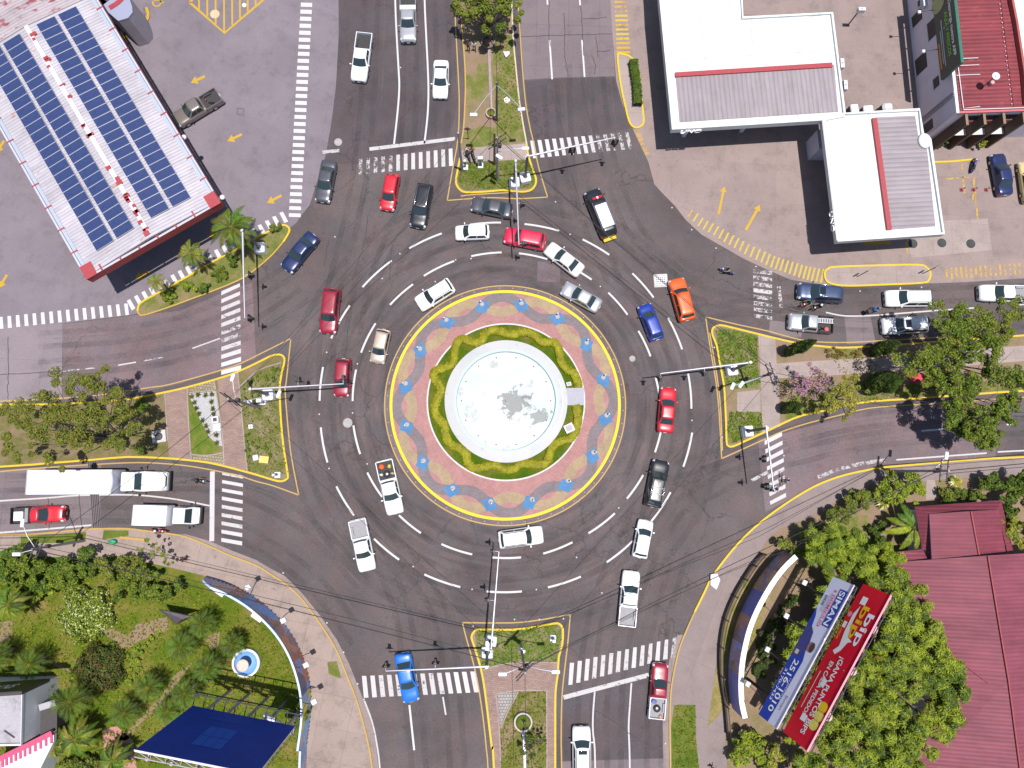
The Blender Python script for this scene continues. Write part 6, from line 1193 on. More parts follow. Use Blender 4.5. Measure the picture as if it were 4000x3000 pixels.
car('hatch', (1508, 830), (1538, 668), P_RED, 'bright red hatchback driving over the worn zebra crossing at the top')
car('suv', (1629, 893), (1664, 714), P_BLACK, 'black sport utility vehicle with silver roof rails, right of the bright red hatchback', rails=1)
car('sedan', (1841, 793), (2001, 826), P_GREY, 'dark grey sedan just below the tip of the north median')
car('hatch', (1778, 909), (1912, 905), P_WHITE, 'small white hatchback on the north side of the roundabout')
car('suv', (1970, 917), (2130, 948), P_CRIM, 'crimson sport utility vehicle under the tip of the north signal arm')
car('sedan', (2139, 962), (2270, 1064), P_CREAM, 'pearl white sedan behind the crimson sport utility vehicle')
car('sedan', (2199, 1120), (2343, 1200), P_SILVER, 'silver sedan hugging the plaza kerb at the upper right')
car('suv', (1632, 1192), (1766, 1110), P_WHITE, 'white estate car hugging the plaza kerb at the upper left', rails=2)
car('suv', (1279, 1303), (1299, 1126), P_DRED, 'large dark red sport utility vehicle on the upper left of the roundabout')
car('hatch', (1471, 1418), (1500, 1286), P_GOLD, 'champagne-coloured hatchback left of the plaza')
car('hatch', (1332, 1549), (1342, 1400), P_DRED, 'dark red hatchback under the tip of the west signal arm')
V_['load'] = car('pickup', (1546, 2008), (1500, 1800), P_WHITE, 'white pickup with a bed full of bags and a wheel, lower left of the plaza', bed=BEDD)
V_['w18'] = car('pickup', (1437, 2230), (1395, 2031), P_WHITE, 'white pickup with an empty grey bed south-west of the roundabout', bed=BEDG)
car('suv', (2121, 2087), (1947, 2110), P_WHITE, 'white sport utility vehicle with black side trim at the bottom of the plaza ring', rails=2)
car('sedan', (1607, 2744), (1571, 2551), P_SKY, 'bright blue sedan crossing the zebra under the south signal arm')
car('hatch', (2525, 2032), (2497, 2179), P_WHITE, 'boxy white hatchback lower right of the roundabout')
car('suv', (2584, 1795), (2547, 1983), P_BLACK, 'black sport utility vehicle with a silver roof rack, right of the plaza', rails=1, rack=True)
car('sedan', (2613, 1512), (2598, 1690), P_RED, 'bright red sedan right of the plaza')
car('hatch', (2512, 1180), (2573, 1335), P_BLUE, 'deep blue hatchback right of the silver sedan', plen=4.2)
car('suv', (2640, 1088), (2686, 1252), P_ORANGE, 'orange sport utility vehicle beside the white drain grating')
V_['s27'] = car('pickup', (2467, 2230), (2447, 2446), P_WHITE, 'white-roofed pickup with a ribbed silver bed under the black cables', bed=BEDG, bedrim=P_SILVER)
V_['r28'] = car('cab', (2581, 2588), (2563, 2810), P_DRED, 'dark red pickup with a white bed carrying a wheel, at the stop line', bed=BEDG, bedrim=P_WHITE)
car('suv', (2271, 2838), (2273, 3024), P_WHITE, 'white car with a sunroof at the bottom edge beside the south median', sunroof=2, rails=2)
V_['r32'] = car('cab', (254, 2006), (46, 2015), P_RED, 'red pickup with a dark open bed on the left below the white truck', bed=BEDD, bedrim=P_BLACK)
car('suv', (3113, 1135), (3296, 1154), P_SLATE, 'dark slate blue sport utility vehicle below the capsule-shaped island', rails=1, sunroof=1)
car('suv', (3453, 1166), (3641, 1165), P_WHITE, 'white sport utility vehicle on the upper lane right of the capsule-shaped island', rails=2)
car('pickup', (3810, 1143), (4040, 1150), P_WHITE, 'white pickup cut by the right edge of the picture', bed=BEDG)
V_['lad'] = car('pickup', (3080, 1255), (3252, 1272), P_SILVER, 'silver pickup carrying a ladder, above the tip of the east median', bed=BEDD, bedrim=P_BLACK)
car('suv', (3444, 1275), (3625, 1266), pt('pale_silver', (.58, .59, .62), .2), 'pale silver estate car with a dark sunroof beside the east median', sunroof=1, rails=1)
car('sedan', (3897, 592), (3930, 768), P_NAVY, 'dark navy sedan parked by the brown-finned building')
car('sedan', (4008, 630), (4030, 790), P_BEIGE, 'beige car parked at the right edge next to the navy sedan')
car('sedan', (1113, 1054), (1228, 915), P_NAVY, 'dark navy sedan passing the tip of the palm island')
# police van
o, X, hd, L = car('van', (2306, 732), (2386, 932), P_BLACK, 'black police van with a white roof panel and red light bar', zref=.9)
mb = MB(); mb.bbox((-.75, 0, 2.09), (2.7, 1.35, .12), P_WHITE, 0, .04); mb.build('roof_panel', o, True)
mb = MB(); mb.bbox((X(.25), .33, 2.0), (.26, .48, .16), TLT, 0, .04); mb.bbox((X(.25), -.33, 2.0), (.26, .48, .16), TLT, 0, .04); mb.bbox((X(.25), 0, 2.0), (.27, .2, .15), P_WHITE, 0, .03); mb.build('light_bar', o, True)
mb = MB(); mb.bbox((-L/2-.2, 0, .5), (.35, 1.5, .1), YEL, 0, .03); mb.build('rear_step', o, True)
mb = MB()
for sgn in (1, -1): mb.tube([(1.0, sgn*.78, 2.05), (-2.2, sgn*.78, 2.05)], .04, CHROME, 6)
mb.build('roof_rail', o, True)
# box trucks
def box_truck(Fp, Rp, label, boxlen_frac, zbox, conventional):
    f, r = G(*Fp, 1.3), G(*Rp, 1.6); d = f-r; L = d.length; c = (f+r)/2; hd = math.atan2(d.y, d.x); W_ = 2.3 if conventional else 1.95
    o = thing('box_truck', label, 'truck', (c.x, c.y, .016), hd); xb = L/2-L*(1-boxlen_frac); BW = W_*1.06 if not conventional else W_*1.08
    mb = MB(); bx0, bx1 = -L/2, xb; BXM = plain('box_white' if not conventional else 'box_pale_grey', (.80, .80, .82) if not conventional else (.60, .60, .66), .5, var=.03, scale=.6)
    mb.bbox(((bx0+bx1)/2, 0, (.9+zbox)/2), (bx1-bx0, BW, zbox-.9), BXM, 0, .05); mb.build('cargo_box', o, True)
    mb = MB()
    for x in (bx0+.05, bx1-.05): mb.box((x, 0, zbox+.012), (.09, BW, .03), STEEL)
    if conventional: mb.ell((bx1-.35, 0, zbox-.05), (.5, BW*.48, .35), BXM, 14, 8)
    mb.build('box_frame', o, True)
    mb = MB(); mb.box((0, 0, .75), (L*.92, .9, .25), TRIM); mb.build('chassis', o, True)
    mb = MB(); zc = 2.35 if conventional else 1.95; cabf = xb+.25; hood = 1.55 if conventional else 1.05
    if conventional: cab1 = cabf+1.5
    else: cab1 = cabf+1.35
    X0 = L/2
    st = [(cabf, zc-.1, 1, .7), (cabf+.08, zc, 1, .7), (cab1-.25, zc, .97, .7)] 
    # cab block
    def ring(x, zb, zt, w, wt): return [(x, -w, zb), (x, w, zb), (x, w, (zb+zt)/2), (x, wt, zt-.08), (x, wt*.85, zt), (x, -wt*.85, zt), (x, -wt, zt-.08), (x, -w, (zb+zt)/2)]
    w = W_/2*.93
    rs = [ring(cabf, .5, zc-.12, w, w*.9), ring(cabf+.12, .45, zc, w, w*.9), ring(cab1-.15, .45, zc-.02, w, w*.88), ring(cab1+.38, .45, hood+.12, w, w*.96), ring(cab1+.45, .45, hood, w, w*.97), ring(X0-.35, .45, hood-.12, w*.95, w*.85), ring(X0-.08, .45, hood-.32, w*.86, w*.7), ring(X0, .5, hood-.5, w*.76, w*.6)]
    vs = sum(rs, []); fs = [(i*8+k, i*8+8+k, i*8+8+(k+1) % 8, i*8+(k+1) % 8) for i in range(len(rs)-1) for k in range(8)]+[list(range(8)), list(range(len(vs)-1, len(vs)-9, -1))]
    mb.add(vs, fs, P_WHITE); mb.build('cab', o, True)
    mb = MB(); a, b = rs[2], rs[3]; q = lambda P, Q, s: Vector(P).lerp(Vector(Q), s)
    lo = [q(a[k], b[k], .92)+Vector((.015, 0, .015)) for k in (4, 5)]; hi = [q(a[k], b[k], .08)+Vector((.015, 0, .015)) for k in (4, 5)]; lo[0].y *= 1.02; lo[1].y *= 1.02
    mb.add([lo[0], lo[1], hi[1], hi[0]], [(0, 1, 2, 3)], SCREEN); mb.build('windshield', o, True)
    for sgn in (1, -1): mb = MB(); y = sgn*(w*.97+.02); zb_ = (.45+zc)/2; mb.add([(cabf+.35, sgn*(w+.008), zb_+.1), (cab1+.0, sgn*(w+.008), zb_+.1), (cab1-.2, sgn*(w*.9+.012), zc-.16), (cabf+.35, sgn*(w*.9+.012), zc-.16)], [(0, 1, 2, 3)], GLASS); mb.build('side_window', o, True)
    for sgn in (1, -1):
        mb = MB(); mb.bbox((X0-.12, sgn*w*.62, hood-.42), (.2, .34, .2), HLT, 0, .04); mb.build('headlight', o, True)
        mb = MB(); mb.tube([(cab1+.2, sgn*w, zc-.7), (cab1+.25, sgn*(w+.3), zc-.6)], .03, TRIM, 5); mb.bbox((cab1+.25, sgn*(w+.32), zc-.65), (.12, .2, .42), TRIM, 0, .03); mb.build('wing_mirror', o, True)
    mb = MB(); mb.bbox((X0+.02, 0, .62), (.22, W_*.92, .34), TRIM, 0, .06); mb.build('front_bumper', o, True)
    if conventional: mb = MB(); mb.curb([(X0-.38, -w*.8, 0), (X0-.05, -w*.45, 0), (X0-.05, w*.45, 0), (X0-.38, w*.8, 0)], .05, hood-.35, hood-.12, TRIM); mb.build('grille', o, True)
    rw = .5 if conventional else .38
    for x in (cab1+.45, -L/2+L*.2)+((-L/2+L*.2-1.15,) if conventional else ()):
        for sgn in (1, -1):
            mb = MB(); y = sgn*(W_/2-.16); k = 18; pr = [(rw*.6, -.14), (rw*.97, -.14), (rw, 0), (rw*.97, .14), (rw*.6, .14)]
            mb.add([Vector((x+a*math.cos(2*PI*j/k), y+b, rw+a*math.sin(2*PI*j/k))) for a, b in pr for j in range(k)], [(i*k+j, i*k+(j+1) % k, i*k+k+(j+1) % k, i*k+k+j) for i in range(4) for j in range(k)], RUB, True); w_ = mb.build('wheel', o, True)
            mb = MB(); mb.add([Vector((x+rw*.62*math.cos(2*PI*j/16), y+sgn*.1, rw+rw*.62*math.sin(2*PI*j/16))) for j in range(16)], [list(range(16))], RIM); mb.build('rim', w_, True)
    return o
box_truck((651, 1880), (149, 1883), 'long white box truck with a bonneted cab, beside the west median', .655, 3.5, True)
box_truck((774, 2016), (536, 2010), 'small white box truck at the stop line below the west median', .57, 2.6, False)
# loads in the pickup beds: things lying in a bed
def inbed(veh, t, y, z): o, X, hd, L = veh; return Vector(o.location)+Matrix.Rotation(hd, 3, 'Z') @ Vector((X(t), y, z))
def spare(veh, t, y, label):
    c = inbed(veh, t, y, .62); o = thing('spare_wheel', label, 'wheel', c); mb = MB(); mb.lathe((0, 0, 0), [(.2, 0), (.36, .02), (.38, .12), (.34, .2), (.2, .2), (.2, .1)], RUB, 20); mb.build('tyre', o, True)
    mb = MB(); mb.lathe((0, 0, .06), [(.21, 0), (.2, .06), (.05, .09), (0, .09)], RIM, 12); mb.build('rim', o, True)
spare(V_['load'], .75, .0, 'spare wheel with a pale rim in the bed of the loaded white pickup')
spare(V_['r28'], .82, .0, 'large spare wheel lying in the white bed of the dark red pickup')
def sack(veh, t, y, r, m, label, name='sack', cat='bag'):
    c = inbed(veh, t, y, .6); mb = MB(); mb.ell(c+Vector((0, 0, r[2])), r, m, 9, 6)
    for i, v in enumerate(mb.v): v += Vector((random.uniform(-.04, .04), random.uniform(-.04, .04), random.uniform(-.04, .04)))
    mb.ell(c+Vector((r[0]*.5, 0, r[2]*1.9)), (.07, .07, .08), m, 6, 4); return mb.build(name, label=label, cat=cat)
sack(V_['load'], .90, -.35, (.32, .3, .2), plain('sack_orange', (.60, .10, .015), .7, var=.3, scale=9), 'orange sack at the tail of the loaded white pickup')
sack(V_['load'], .88, .42, (.2, .22, .16), plain('sack_yellow', (.5, .42, .05), .7, var=.3, scale=9), 'yellowish bag in the bed of the loaded white pickup')
sack(V_['load'], .76, -.58, (.2, .15, .15), plain('sack_pale', (.55, .55, .5), .7), 'pale bag by the side wall of the loaded white pickup')
sack(V_['load'], .74, .58, (.25, .14, .12), plain('sack_tan', (.45, .33, .2), .7), 'tan bag by the side wall of the loaded white pickup')
sack(V_['lad'], .86, .48, (.26, .26, .18), plain('sack_red', (.60, .12, .12), .7, var=.5, scale=14), 'red and white bundle in the bed of the ladder pickup')
sack(V_['lad'], .72, .45, (.4, .13, .12), BLACK, 'dark rolled bag in the bed of the ladder pickup')
sack(V_['tan'], .80, .35, (.45, .12, .1), BLACK, 'dark tool roll in the bed of the bronze pickup')
sack(V_['tan'], .73, -.3, (.12, .12, .1), REDM, 'small red can in the bed of the bronze pickup', 'can', 'can')
sack(V_['r28'], .70, .35, (.3, .22, .14), plain('sack_blue', (.12, .16, .4), .7), 'bluish bag behind the cab of the dark red pickup')
sack(V_['r28'], .96, -.45, (.18, .18, .14), plain('sack_salmon', (.6, .3, .22), .7), 'salmon-coloured bag at the tail of the dark red pickup')
a = inbed(V_['lad'], .64, -.35, 1.1); b = inbed(V_['lad'], .985, -.42, 1.1); d = (b-a).normalized(); nn = Vector((-d.y, d.x, 0))*.24
o = thing('ladder', 'silver ladder lying in the bed of the silver pickup', 'ladder', (a+b)/2); mb = MB(); LM = plain('ladder_aluminium', (.6, .6, .62), .35, .5, var=0)
for s in (1, -1): mb.tube([a+nn*s-Vector((0, 0, .05)), b+nn*s-Vector((0, 0, .05))], .045, LM, 6)
mb.build('rail', o); mb = MB()
for k in range(9): q = a.lerp(b, (k+.5)/9)-Vector((0, 0, .05)); mb.tube([q-nn, q+nn], .06, LM, 6)
mb.build('rung', o)
o_, X_, hd_, L_ = V_['r32']; mb = MB(); mb.bbox(inbed(V_['r32'], .83, -.05, .95), (.95, .95, .5), P_WHITE, hd_, .04); mb.build('crate', label='white crate in the bed of the red pickup on the left', cat='crate')
mb = MB(); mb.bbox(inbed(V_['r32'], .70, 0, .8), (.35, 1.5, .4), BEDG, hd_, .03); mb.build('toolbox', label='grey toolbox behind the cab of the red pickup on the left', cat='toolbox')
# ---- people: one continuous skinned surface each
SKINM = plain('skin', (.26, .13, .085), .6, var=0); HAIRM = plain('dark_hair', (.012, .009, .008), .7, var=0)
def person(loc, heading, pose, shirt, trousers, label, helmet=None, scale=1., group=None, shoes=None):
    sh = plain('cloth_'+shirt[0], shirt[1], .8, var=.1, scale=9); tr = plain('cloth_'+trousers[0], trousers[1], .8, var=.1, scale=9); so_ = shoes or TRIM
    J = {}; E = []
    if pose in ('walk', 'stand'):
        k = 1 if pose == 'walk' else .25
        J = dict(pel=(0, 0, .95), sp=(.0, 0, 1.13), ch=(.02, 0, 1.33), nk=(.03, 0, 1.47), hd=(.05, 0, 1.58), tp=(.045, 0, 1.69), hl=(0, .1, .9), kl=(.14*k, .11, .5), al=(.12*k, .11, .09), tl=(.28*k+.02, .12, .04), hr=(0, -.1, .9), kr=(.02, -.11, .49), ar=(-.28*k, -.11, .12), trr=(-.16*k, -.12, .04),
                 shl=(.02, .19, 1.38), el=(-.06*k, .25, 1.13), wl=(.05*k, .25, .9), shr=(.02, -.19, 1.38), er=(-.02, -.26, 1.12), wr=(.2*k, -.24, .93))
    else:
        J = dict(pel=(-.22, 0, .86), sp=(-.18, 0, 1.03), ch=(-.08, 0, 1.22), nk=(-.02, 0, 1.35), hd=(.03, 0, 1.45), tp=(.03, 0, 1.56), hl=(-.18, .12, .82), kl=(.2, .22, .74), al=(.05, .2, .34), tl=(.2, .21, .29), hr=(-.18, -.12, .82), kr=(.2, -.22, .74), ar=(.05, -.2, .34), trr=(.2, -.21, .29),
                 shl=(-.07, .19, 1.27), el=(.12, .3, 1.08), wl=(.36, .3, 1.03), shr=(-.07, -.19, 1.27), er=(.12, -.3, 1.08), wr=(.36, -.3, 1.03))
    R = dict(pel=.15, sp=.14, ch=.165, nk=.06, hd=.095, tp=.075, hl=.095, kl=.062, al=.042, tl=.04, hr=.095, kr=.062, ar=.042, trr=.04, shl=.068, el=.046, wl=.032, shr=.068, er=.046, wr=.032)
    E = [('pel', 'sp'), ('sp', 'ch'), ('ch', 'nk'), ('nk', 'hd'), ('hd', 'tp'), ('pel', 'hl'), ('hl', 'kl'), ('kl', 'al'), ('al', 'tl'), ('pel', 'hr'), ('hr', 'kr'), ('kr', 'ar'), ('ar', 'trr'), ('ch', 'shl'), ('shl', 'el'), ('el', 'wl'), ('ch', 'shr'), ('shr', 'er'), ('er', 'wr')]
    for s, e in (('l', 1), ('r', -1)):
        wv_ = Vector(J['w'+s]); dr = (wv_-Vector(J['e'+s])).normalized(); sd_ = dr.cross(Vector((0, 0, 1))); sd_ = sd_.normalized() if sd_.length > .2 else Vector((1, 0, 0)); pm = wv_+dr*.07
        J['p'+s] = tuple(pm); R['p'+s] = .034; E.append(('w'+s, 'p'+s))
        for i, (ln, off) in enumerate(((.07, -.033), (.085, -.011), (.08, .011), (.06, .032))):
            a_ = pm+dr*.035+sd_*off; b_ = a_+dr*ln*.5; c_ = b_+dr*ln*.35+Vector((0, 0, -.02))
            for nm, q in (('a', a_), ('b', b_), ('c', c_)): J[f'f{s}{i}{nm}'] = tuple(q); R[f'f{s}{i}{nm}'] = .0095
            E += [('p'+s, f'f{s}{i}a'), (f'f{s}{i}a', f'f{s}{i}b'), (f'f{s}{i}b', f'f{s}{i}c')]
        a_ = wv_+dr*.03+sd_*.04*e; b_ = a_+dr*.04+sd_*.025*e
        for nm, q in (('a', a_), ('b', b_)): J[f't{s}{nm}'] = tuple(q); R[f't{s}{nm}'] = .011
        E += [('p'+s, f't{s}a'), (f't{s}a', f't{s}b')]
    keys = list(J); me = bpy.data.meshes.new('person_body'); me.from_pydata([Vector(J[k])*scale for k in keys], [(keys.index(a), keys.index(b)) for a, b in E], [])
    tmp = bpy.data.objects.new('tmp', me); COL.objects.link(tmp); tmp.modifiers.new('s', 'SKIN'); sv = me.skin_vertices[0].data
    for i, k in enumerate(keys): sv[i].radius = (R[k]*scale, R[k]*scale*(1.0 if k not in ('ch', 'sp', 'pel') else .8)); sv[i].use_root = (k == 'pel')
    m2 = tmp.modifiers.new('d', 'SUBSURF'); m2.levels = 1; m2.render_levels = 1
    dg = bpy.context.evaluated_depsgraph_get(); bm = bpy.data.meshes.new_from_object(tmp.evaluated_get(dg)); bpy.data.objects.remove(tmp)
    bm.materials.clear()
    for m in (SKINM, sh, tr, so_): bm.materials.append(m)
    segs = [(Vector(J[a])*scale, Vector(J[b])*scale, a, b) for a, b in E]
    cl = {'sp': 1, 'ch': 1, 'pel': 2, 'nk': 0, 'hd': 0, 'tp': 0}
    for p in bm.polygons:
        c = p.center; best = None
        for a, b, na, nb_ in segs:
            ab = b-a; t = max(0, min(1, (c-a).dot(ab)/max(ab.length_squared, 1e-9))); d = (c-(a+ab*t)).length
            if best is None or d < best[0]: best = (d, na, nb_, t)
        _, na, nb_, t = best
        if nb_ in ('hl', 'hr', 'kl', 'kr', 'al', 'ar'): mi = 2
        elif nb_ in ('tl', 'trr'): mi = 3
        elif nb_ in ('sp', 'ch', 'shl', 'shr'): mi = 1
        elif nb_ in ('el', 'er'): mi = 1 if t < .8 else 0
        elif nb_ == 'nk': mi = 1 if t < .5 else 0
        else: mi = 0
        p.material_index = mi; p.use_smooth = True
    o = bpy.data.objects.new('person', bm); COL.objects.link(o); o.location = loc; o.rotation_euler = (0, 0, heading); tag(o, label, 'person', group)
    h = Vector(J['hd'])*scale; mb = MB()
    if helmet: mb.ell(h+Vector((.0, 0, .05)), (.15, .135, .14), helmet, 12, 8); mb.box(h+Vector((.13, 0, .02)), (.05, .2, .08), GLASS); mb.build('helmet', o, True)
    else:
        mb.ell(h+Vector((-.03, 0, .055)), (.115, .108, .105), HAIRM, 12, 8); mb.build('hair', o, True)
        mb = MB()
        for s in (1, -1): mb.ell(h+Vector((.092, .035*s, .005)), (.012, .016, .01), BLACK, 6, 4)
        mb.ell(h+Vector((.105, 0, -.025)), (.022, .015, .022), SKINM, 6, 4); mb.box(h+Vector((.09, 0, -.062)), (.012, .045, .01), REDM); mb.build('face', o, True)
    return o
def motorbike(loc, heading, col, label, box=None, group='motorcycles on the junction'):
    o = thing('motorcycle', label, 'motorcycle', loc, heading, group); m = plain('bike_'+col[0], col[1], .35, 0, .5, var=0)
    for x in (.62, -.62):
        mb = MB(); k = 18; pr = [(.20, -.03), (.29, -.05), (.31, 0), (.29, .05), (.20, .03)]
        mb.add([Vector((x+a*math.cos(2*PI*j/k), b, .31+a*math.sin(2*PI*j/k))) for a, b in pr for j in range(k)], [(i*k+j, i*k+(j+1) % k, i*k+k+(j+1) % k, i*k+k+j) for i in range(4) for j in range(k)], RUB, True); w_ = mb.build('wheel', o, True)
        mb = MB(); mb.add([Vector((x+.21*math.cos(2*PI*j/12), 0, .31+.21*math.sin(2*PI*j/12))) for j in range(12)], [list(range(12))], RIM); mb.build('rim', w_, True)
    mb = MB(); mb.ell((.12, 0, .80), (.3, .15, .13), m, 10, 6); mb.build('fuel_tank', o, True)
    mb = MB(); mb.bbox((-.35, 0, .78), (.62, .24, .10), BLACK, 0, .04); mb.build('seat', o, True)
    mb = MB(); mb.bbox((.0, 0, .45), (.5, .28, .32), TRIM, 0, .06); mb.tube([(.62, .09, .31), (.40, .09, .95)], .03, CHROME, 6); mb.tube([(.62, -.09, .31), (.40, -.09, .95)], .03, CHROME, 6); mb.tube([(-.62, .1, .31), (-.05, .12, .5)], .03, TRIM, 6); mb.tube([(-.62, -.1, .31), (-.05, -.12, .5)], .03, TRIM, 6); mb.build('frame', o, True)
    mb = MB(); mb.tube([(.30, .36, .98), (.42, .15, .96), (.42, -.15, .96), (.30, -.36, .98)], .022, TRIM, 6); mb.build('handlebar', o, True)
    mb = MB(); mb.ell((.52, 0, .86), (.1, .11, .1), HLT, 8, 6); mb.build('headlight', o, True)
    mb = MB(); mb.bbox((-.72, 0, .72), (.24, .16, .08), m, 0, .03); mb.bbox((.66, 0, .64), (.34, .12, .05), m, 0, .02); mb.build('mudguard', o, True)
    if box: mb = MB(); mb.bbox((-.82, 0, 1.02), (.46, .5, .46), box, 0, .05); mb.build('luggage_box', o, True)
    return o
def hd_of(a, b): d = G(*b)-G(*a); return math.atan2(d.y, d.x)
def rider(px, py, toward, col, shirt, trousers, helmet, blabel, plabel, box=None):
    p = G(px, py, .02); h = hd_of((px, py), toward); motorbike(p, h, col, blabel, box); return person(p, h, 'ride', shirt, trousers, plabel, helmet)
HB = plain('helmet_black', (.02, .02, .022), .25, 0, .5, var=0); HW = plain('helmet_white', (.6, .6, .6), .25, 0, .5, var=0); HRd = plain('helmet_red', (.4, .02, .03), .25, 0, .5, var=0)
rider(2832, 1064, (2780, 1045), ('purple', (.12, .07, .35)), ('olive', (.28, .28, .06)), ('dark', (.03, .03, .05)), HB, 'purple-tailed motorcycle on the open road below the yellow bars', 'person in a yellowish top riding the purple-tailed motorcycle')
rider(3146, 1190, (3100, 1205), ('red', (.3, .02, .03)), ('teal', (.02, .30, .20)), ('black', (.02, .02, .025)), HB, 'dark motorcycle with a red front close beside the slate blue car', 'person in a green top riding beside the slate blue car')
rider(3187, 1203, (3150, 1215), ('black', (.02, .02, .02)), ('charcoal', (.04, .035, .035)), ('black', (.02, .02, .025)), HW, 'small black motorcycle between the slate blue car and the ladder pickup', 'person in dark clothes with a pale helmet riding the small black motorcycle')
rider(3402, 1216, (3460, 1196), ('blueish', (.04, .08, .3)), ('blue', (.05, .16, .5)), ('navy', (.03, .035, .09)), HB, 'motorcycle with a black luggage box astride the white lane line', 'person in a blue top riding the motorcycle with the luggage box', BLACK)
rider(788, 1877, (840, 1884), ('black', (.02, .02, .02)), ('black', (.025, .02, .025)), ('charcoal', (.04, .035, .035)), HB, 'black motorcycle waiting before the stop line of the west road', 'person in black riding the motorcycle before the stop line')
rider(630, 2070, (690, 2078), ('bright_red', (.42, .02, .04)), ('charcoal', (.05, .045, .05)), ('blue_grey', (.09, .10, .16)), HW, 'bright red motorcycle squeezed beside the small white box truck', 'person in dark clothes riding the bright red motorcycle')
rider(3012, 1908, (3040, 1916), ('black', (.02, .02, .02)), ('white', (.5, .5, .55)), ('black', (.02, .02, .025)), HB, 'black motorcycle on the lower right zebra crossing', 'person in a white shirt riding on the lower right zebra crossing', BLACK)
rider(1828, 612, (1820, 590), ('black', (.02, .02, .02)), ('charcoal', (.04, .035, .035)), ('black', (.02, .02, .025)), None, 'black motorcycle standing on the north median path beside the signal pole', 'person in dark clothes on the motorcycle beside the signal pole')
motorbike(G(1848, 614, .16), 1.9, ('black', (.02, .02, .02)), 'second dark motorcycle on the north median path, nearer the utility pole')
person(G(1845, 600, .15), 1.6, 'stand', ('orange', (.42, .15, .05)), ('black', (.02, .02, .025)), 'person in an orange top standing on the north median path')
motorbike(G(3792, 652, .02), hd_of((3780, 690), (3795, 620)), ('violet_blue', (.07, .06, .32)), 'parked violet-blue motorcycle in front of the brown-finned building')
person(G(1853, 198, .15), 1.7, 'walk', ('white', (.55, .55, .62)), ('black', (.02, .02, .025)), 'person in a white top walking on the shaded north median')
person(G(1830, 200, .15), 1.5, 'walk', ('brown', (.07, .05, .04)), ('charcoal', (.04, .035, .035)), 'person in dark clothes walking left of the white-topped walker')
person(G(732, 2180, .15), .0, 'walk', ('rust', (.22, .07, .05)), ('charcoal', (.04, .035, .035)), 'person in a rust-coloured top on the sidewalk near the young tree')
person(G(2778, 2992, .15), 1.6, 'walk', ('black', (.025, .02, .025)), ('charcoal', (.04, .035, .035)), 'person in black on the sidewalk at the bottom edge')
person(G(3058, 1876, .03), 2.9, 'walk', ('pale_blue', (.38, .44, .55)), ('black', (.02, .02, .025)), 'person in a pale top crossing the zebra above the motorcycle')
b = thing('bicycle', 'thin dark bicycle leaning beside the person on the lower right zebra crossing', 'bicycle', G(3046, 1870, .02), 1.6)
for x in (.5, -.5):
    mb = MB(); mb.tube([(x+.33*math.cos(t), 0, .34+.33*math.sin(t)) for t in [2*PI*k/18 for k in range(19)]], .02, RUB, 5, False); mb.build('wheel', b, True)
mb = MB(); mb.tube([(-.5, 0, .34), (-.1, 0, .3), (.3, 0, .8), (-.2, 0, .8), (-.1, 0, .3)], .02, REDM, 5); mb.tube([(.5, 0, .34), (.3, 0, .95)], .02, REDM, 5); mb.tube([(.25, .28, .95), (.3, 0, .95), (.25, -.28, .95)], .015, TRIM, 5); mb.build('frame', b, True)
mb = MB(); mb.bbox((-.22, 0, .86), (.25, .14, .06), BLACK, 0, .02); mb.build('saddle', b, True)
# traffic cones
for k, (px, py, lb) in enumerate(((3756, 742, 'red cone lying left of the middle cone near the navy sedan'), (3803, 742, 'red and white cone in the middle of the row near the navy sedan'), (3852, 742, 'red cone nearest the parked navy sedan'))):
    o = thing('traffic_cone', lb, 'cone', G(px, py, .02), k*.7, 'red cones near the navy sedan'); mb = MB(); mb.bbox((0, 0, .03), (.42, .42, .06), REDM, 0, .02); mb.build('base', o, True); mb = MB(); mb.lathe((0, 0, .05), [(.17, 0), (.12, .25)], REDM, 12); mb.lathe((0, 0, .05), [(.12, .25), (.085, .42)], WHITE, 12); mb.lathe((0, 0, .05), [(.085, .42), (.04, .68), (0, .69)], REDM, 12); mb.build('cone', o, True)
# ================================================================== signal masts, poles, cables, furniture
GALV = plain('mast_grey', (.45, .44, .48), .4, .4, var=.05); POLEG = plain('pole_dark_grey', (.115, .11, .135), .5, .3, var=.06)
SIGB = plain('signal_black', (.018, .018, .020), .5, var=0)
LR = plain('lens_red', (.30, .01, .01), .2, var=0); LY = plain('lens_amber', (.35, .18, .01), .2, var=0); LG = plain('lens_green', (.01, .12, .06), .2, var=0)
def signal_head(parent, at_, face):
    """black three-lens head with visors, looking along face (radians)"""
    R_ = Matrix.Rotation(face, 3, 'Z'); mb = MB(); q = lambda x, y, z: at_+R_ @ Vector((x, y, z))
    mb.bbox(q(0, 0, -.5), (.24, .34, 1.0), SIGB, face, .04); mb.box(q(-.06, 0, -.5), (.03, .72, 1.25), SIGB, face)
    for k in range(3):
        z = -.18-k*.32; pts = [q(.12, .13*math.cos(a), z+.13*math.sin(a)) for a in [-.2+3.54*i/8 for i in range(9)]]; pt2 = [q(.38, .13*math.cos(a), z+.13*math.sin(a)) for a in [-.2+3.54*i/8 for i in range(9)]]
        mb.add(pts+pt2, [(i, i+1, 10+i, 9+i) for i in range(8)], SIGB)
    s = mb.build('traffic_light', parent)
    for k, m in enumerate((LR, LY, LG)):
        mb = MB(); z = -.18-k*.32; mb.add([q(.125, .11*math.cos(a), z+.11*math.sin(a)) for a in [2*PI*i/12 for i in range(12)]], [list(range(12))], m); mb.build('lens', s)
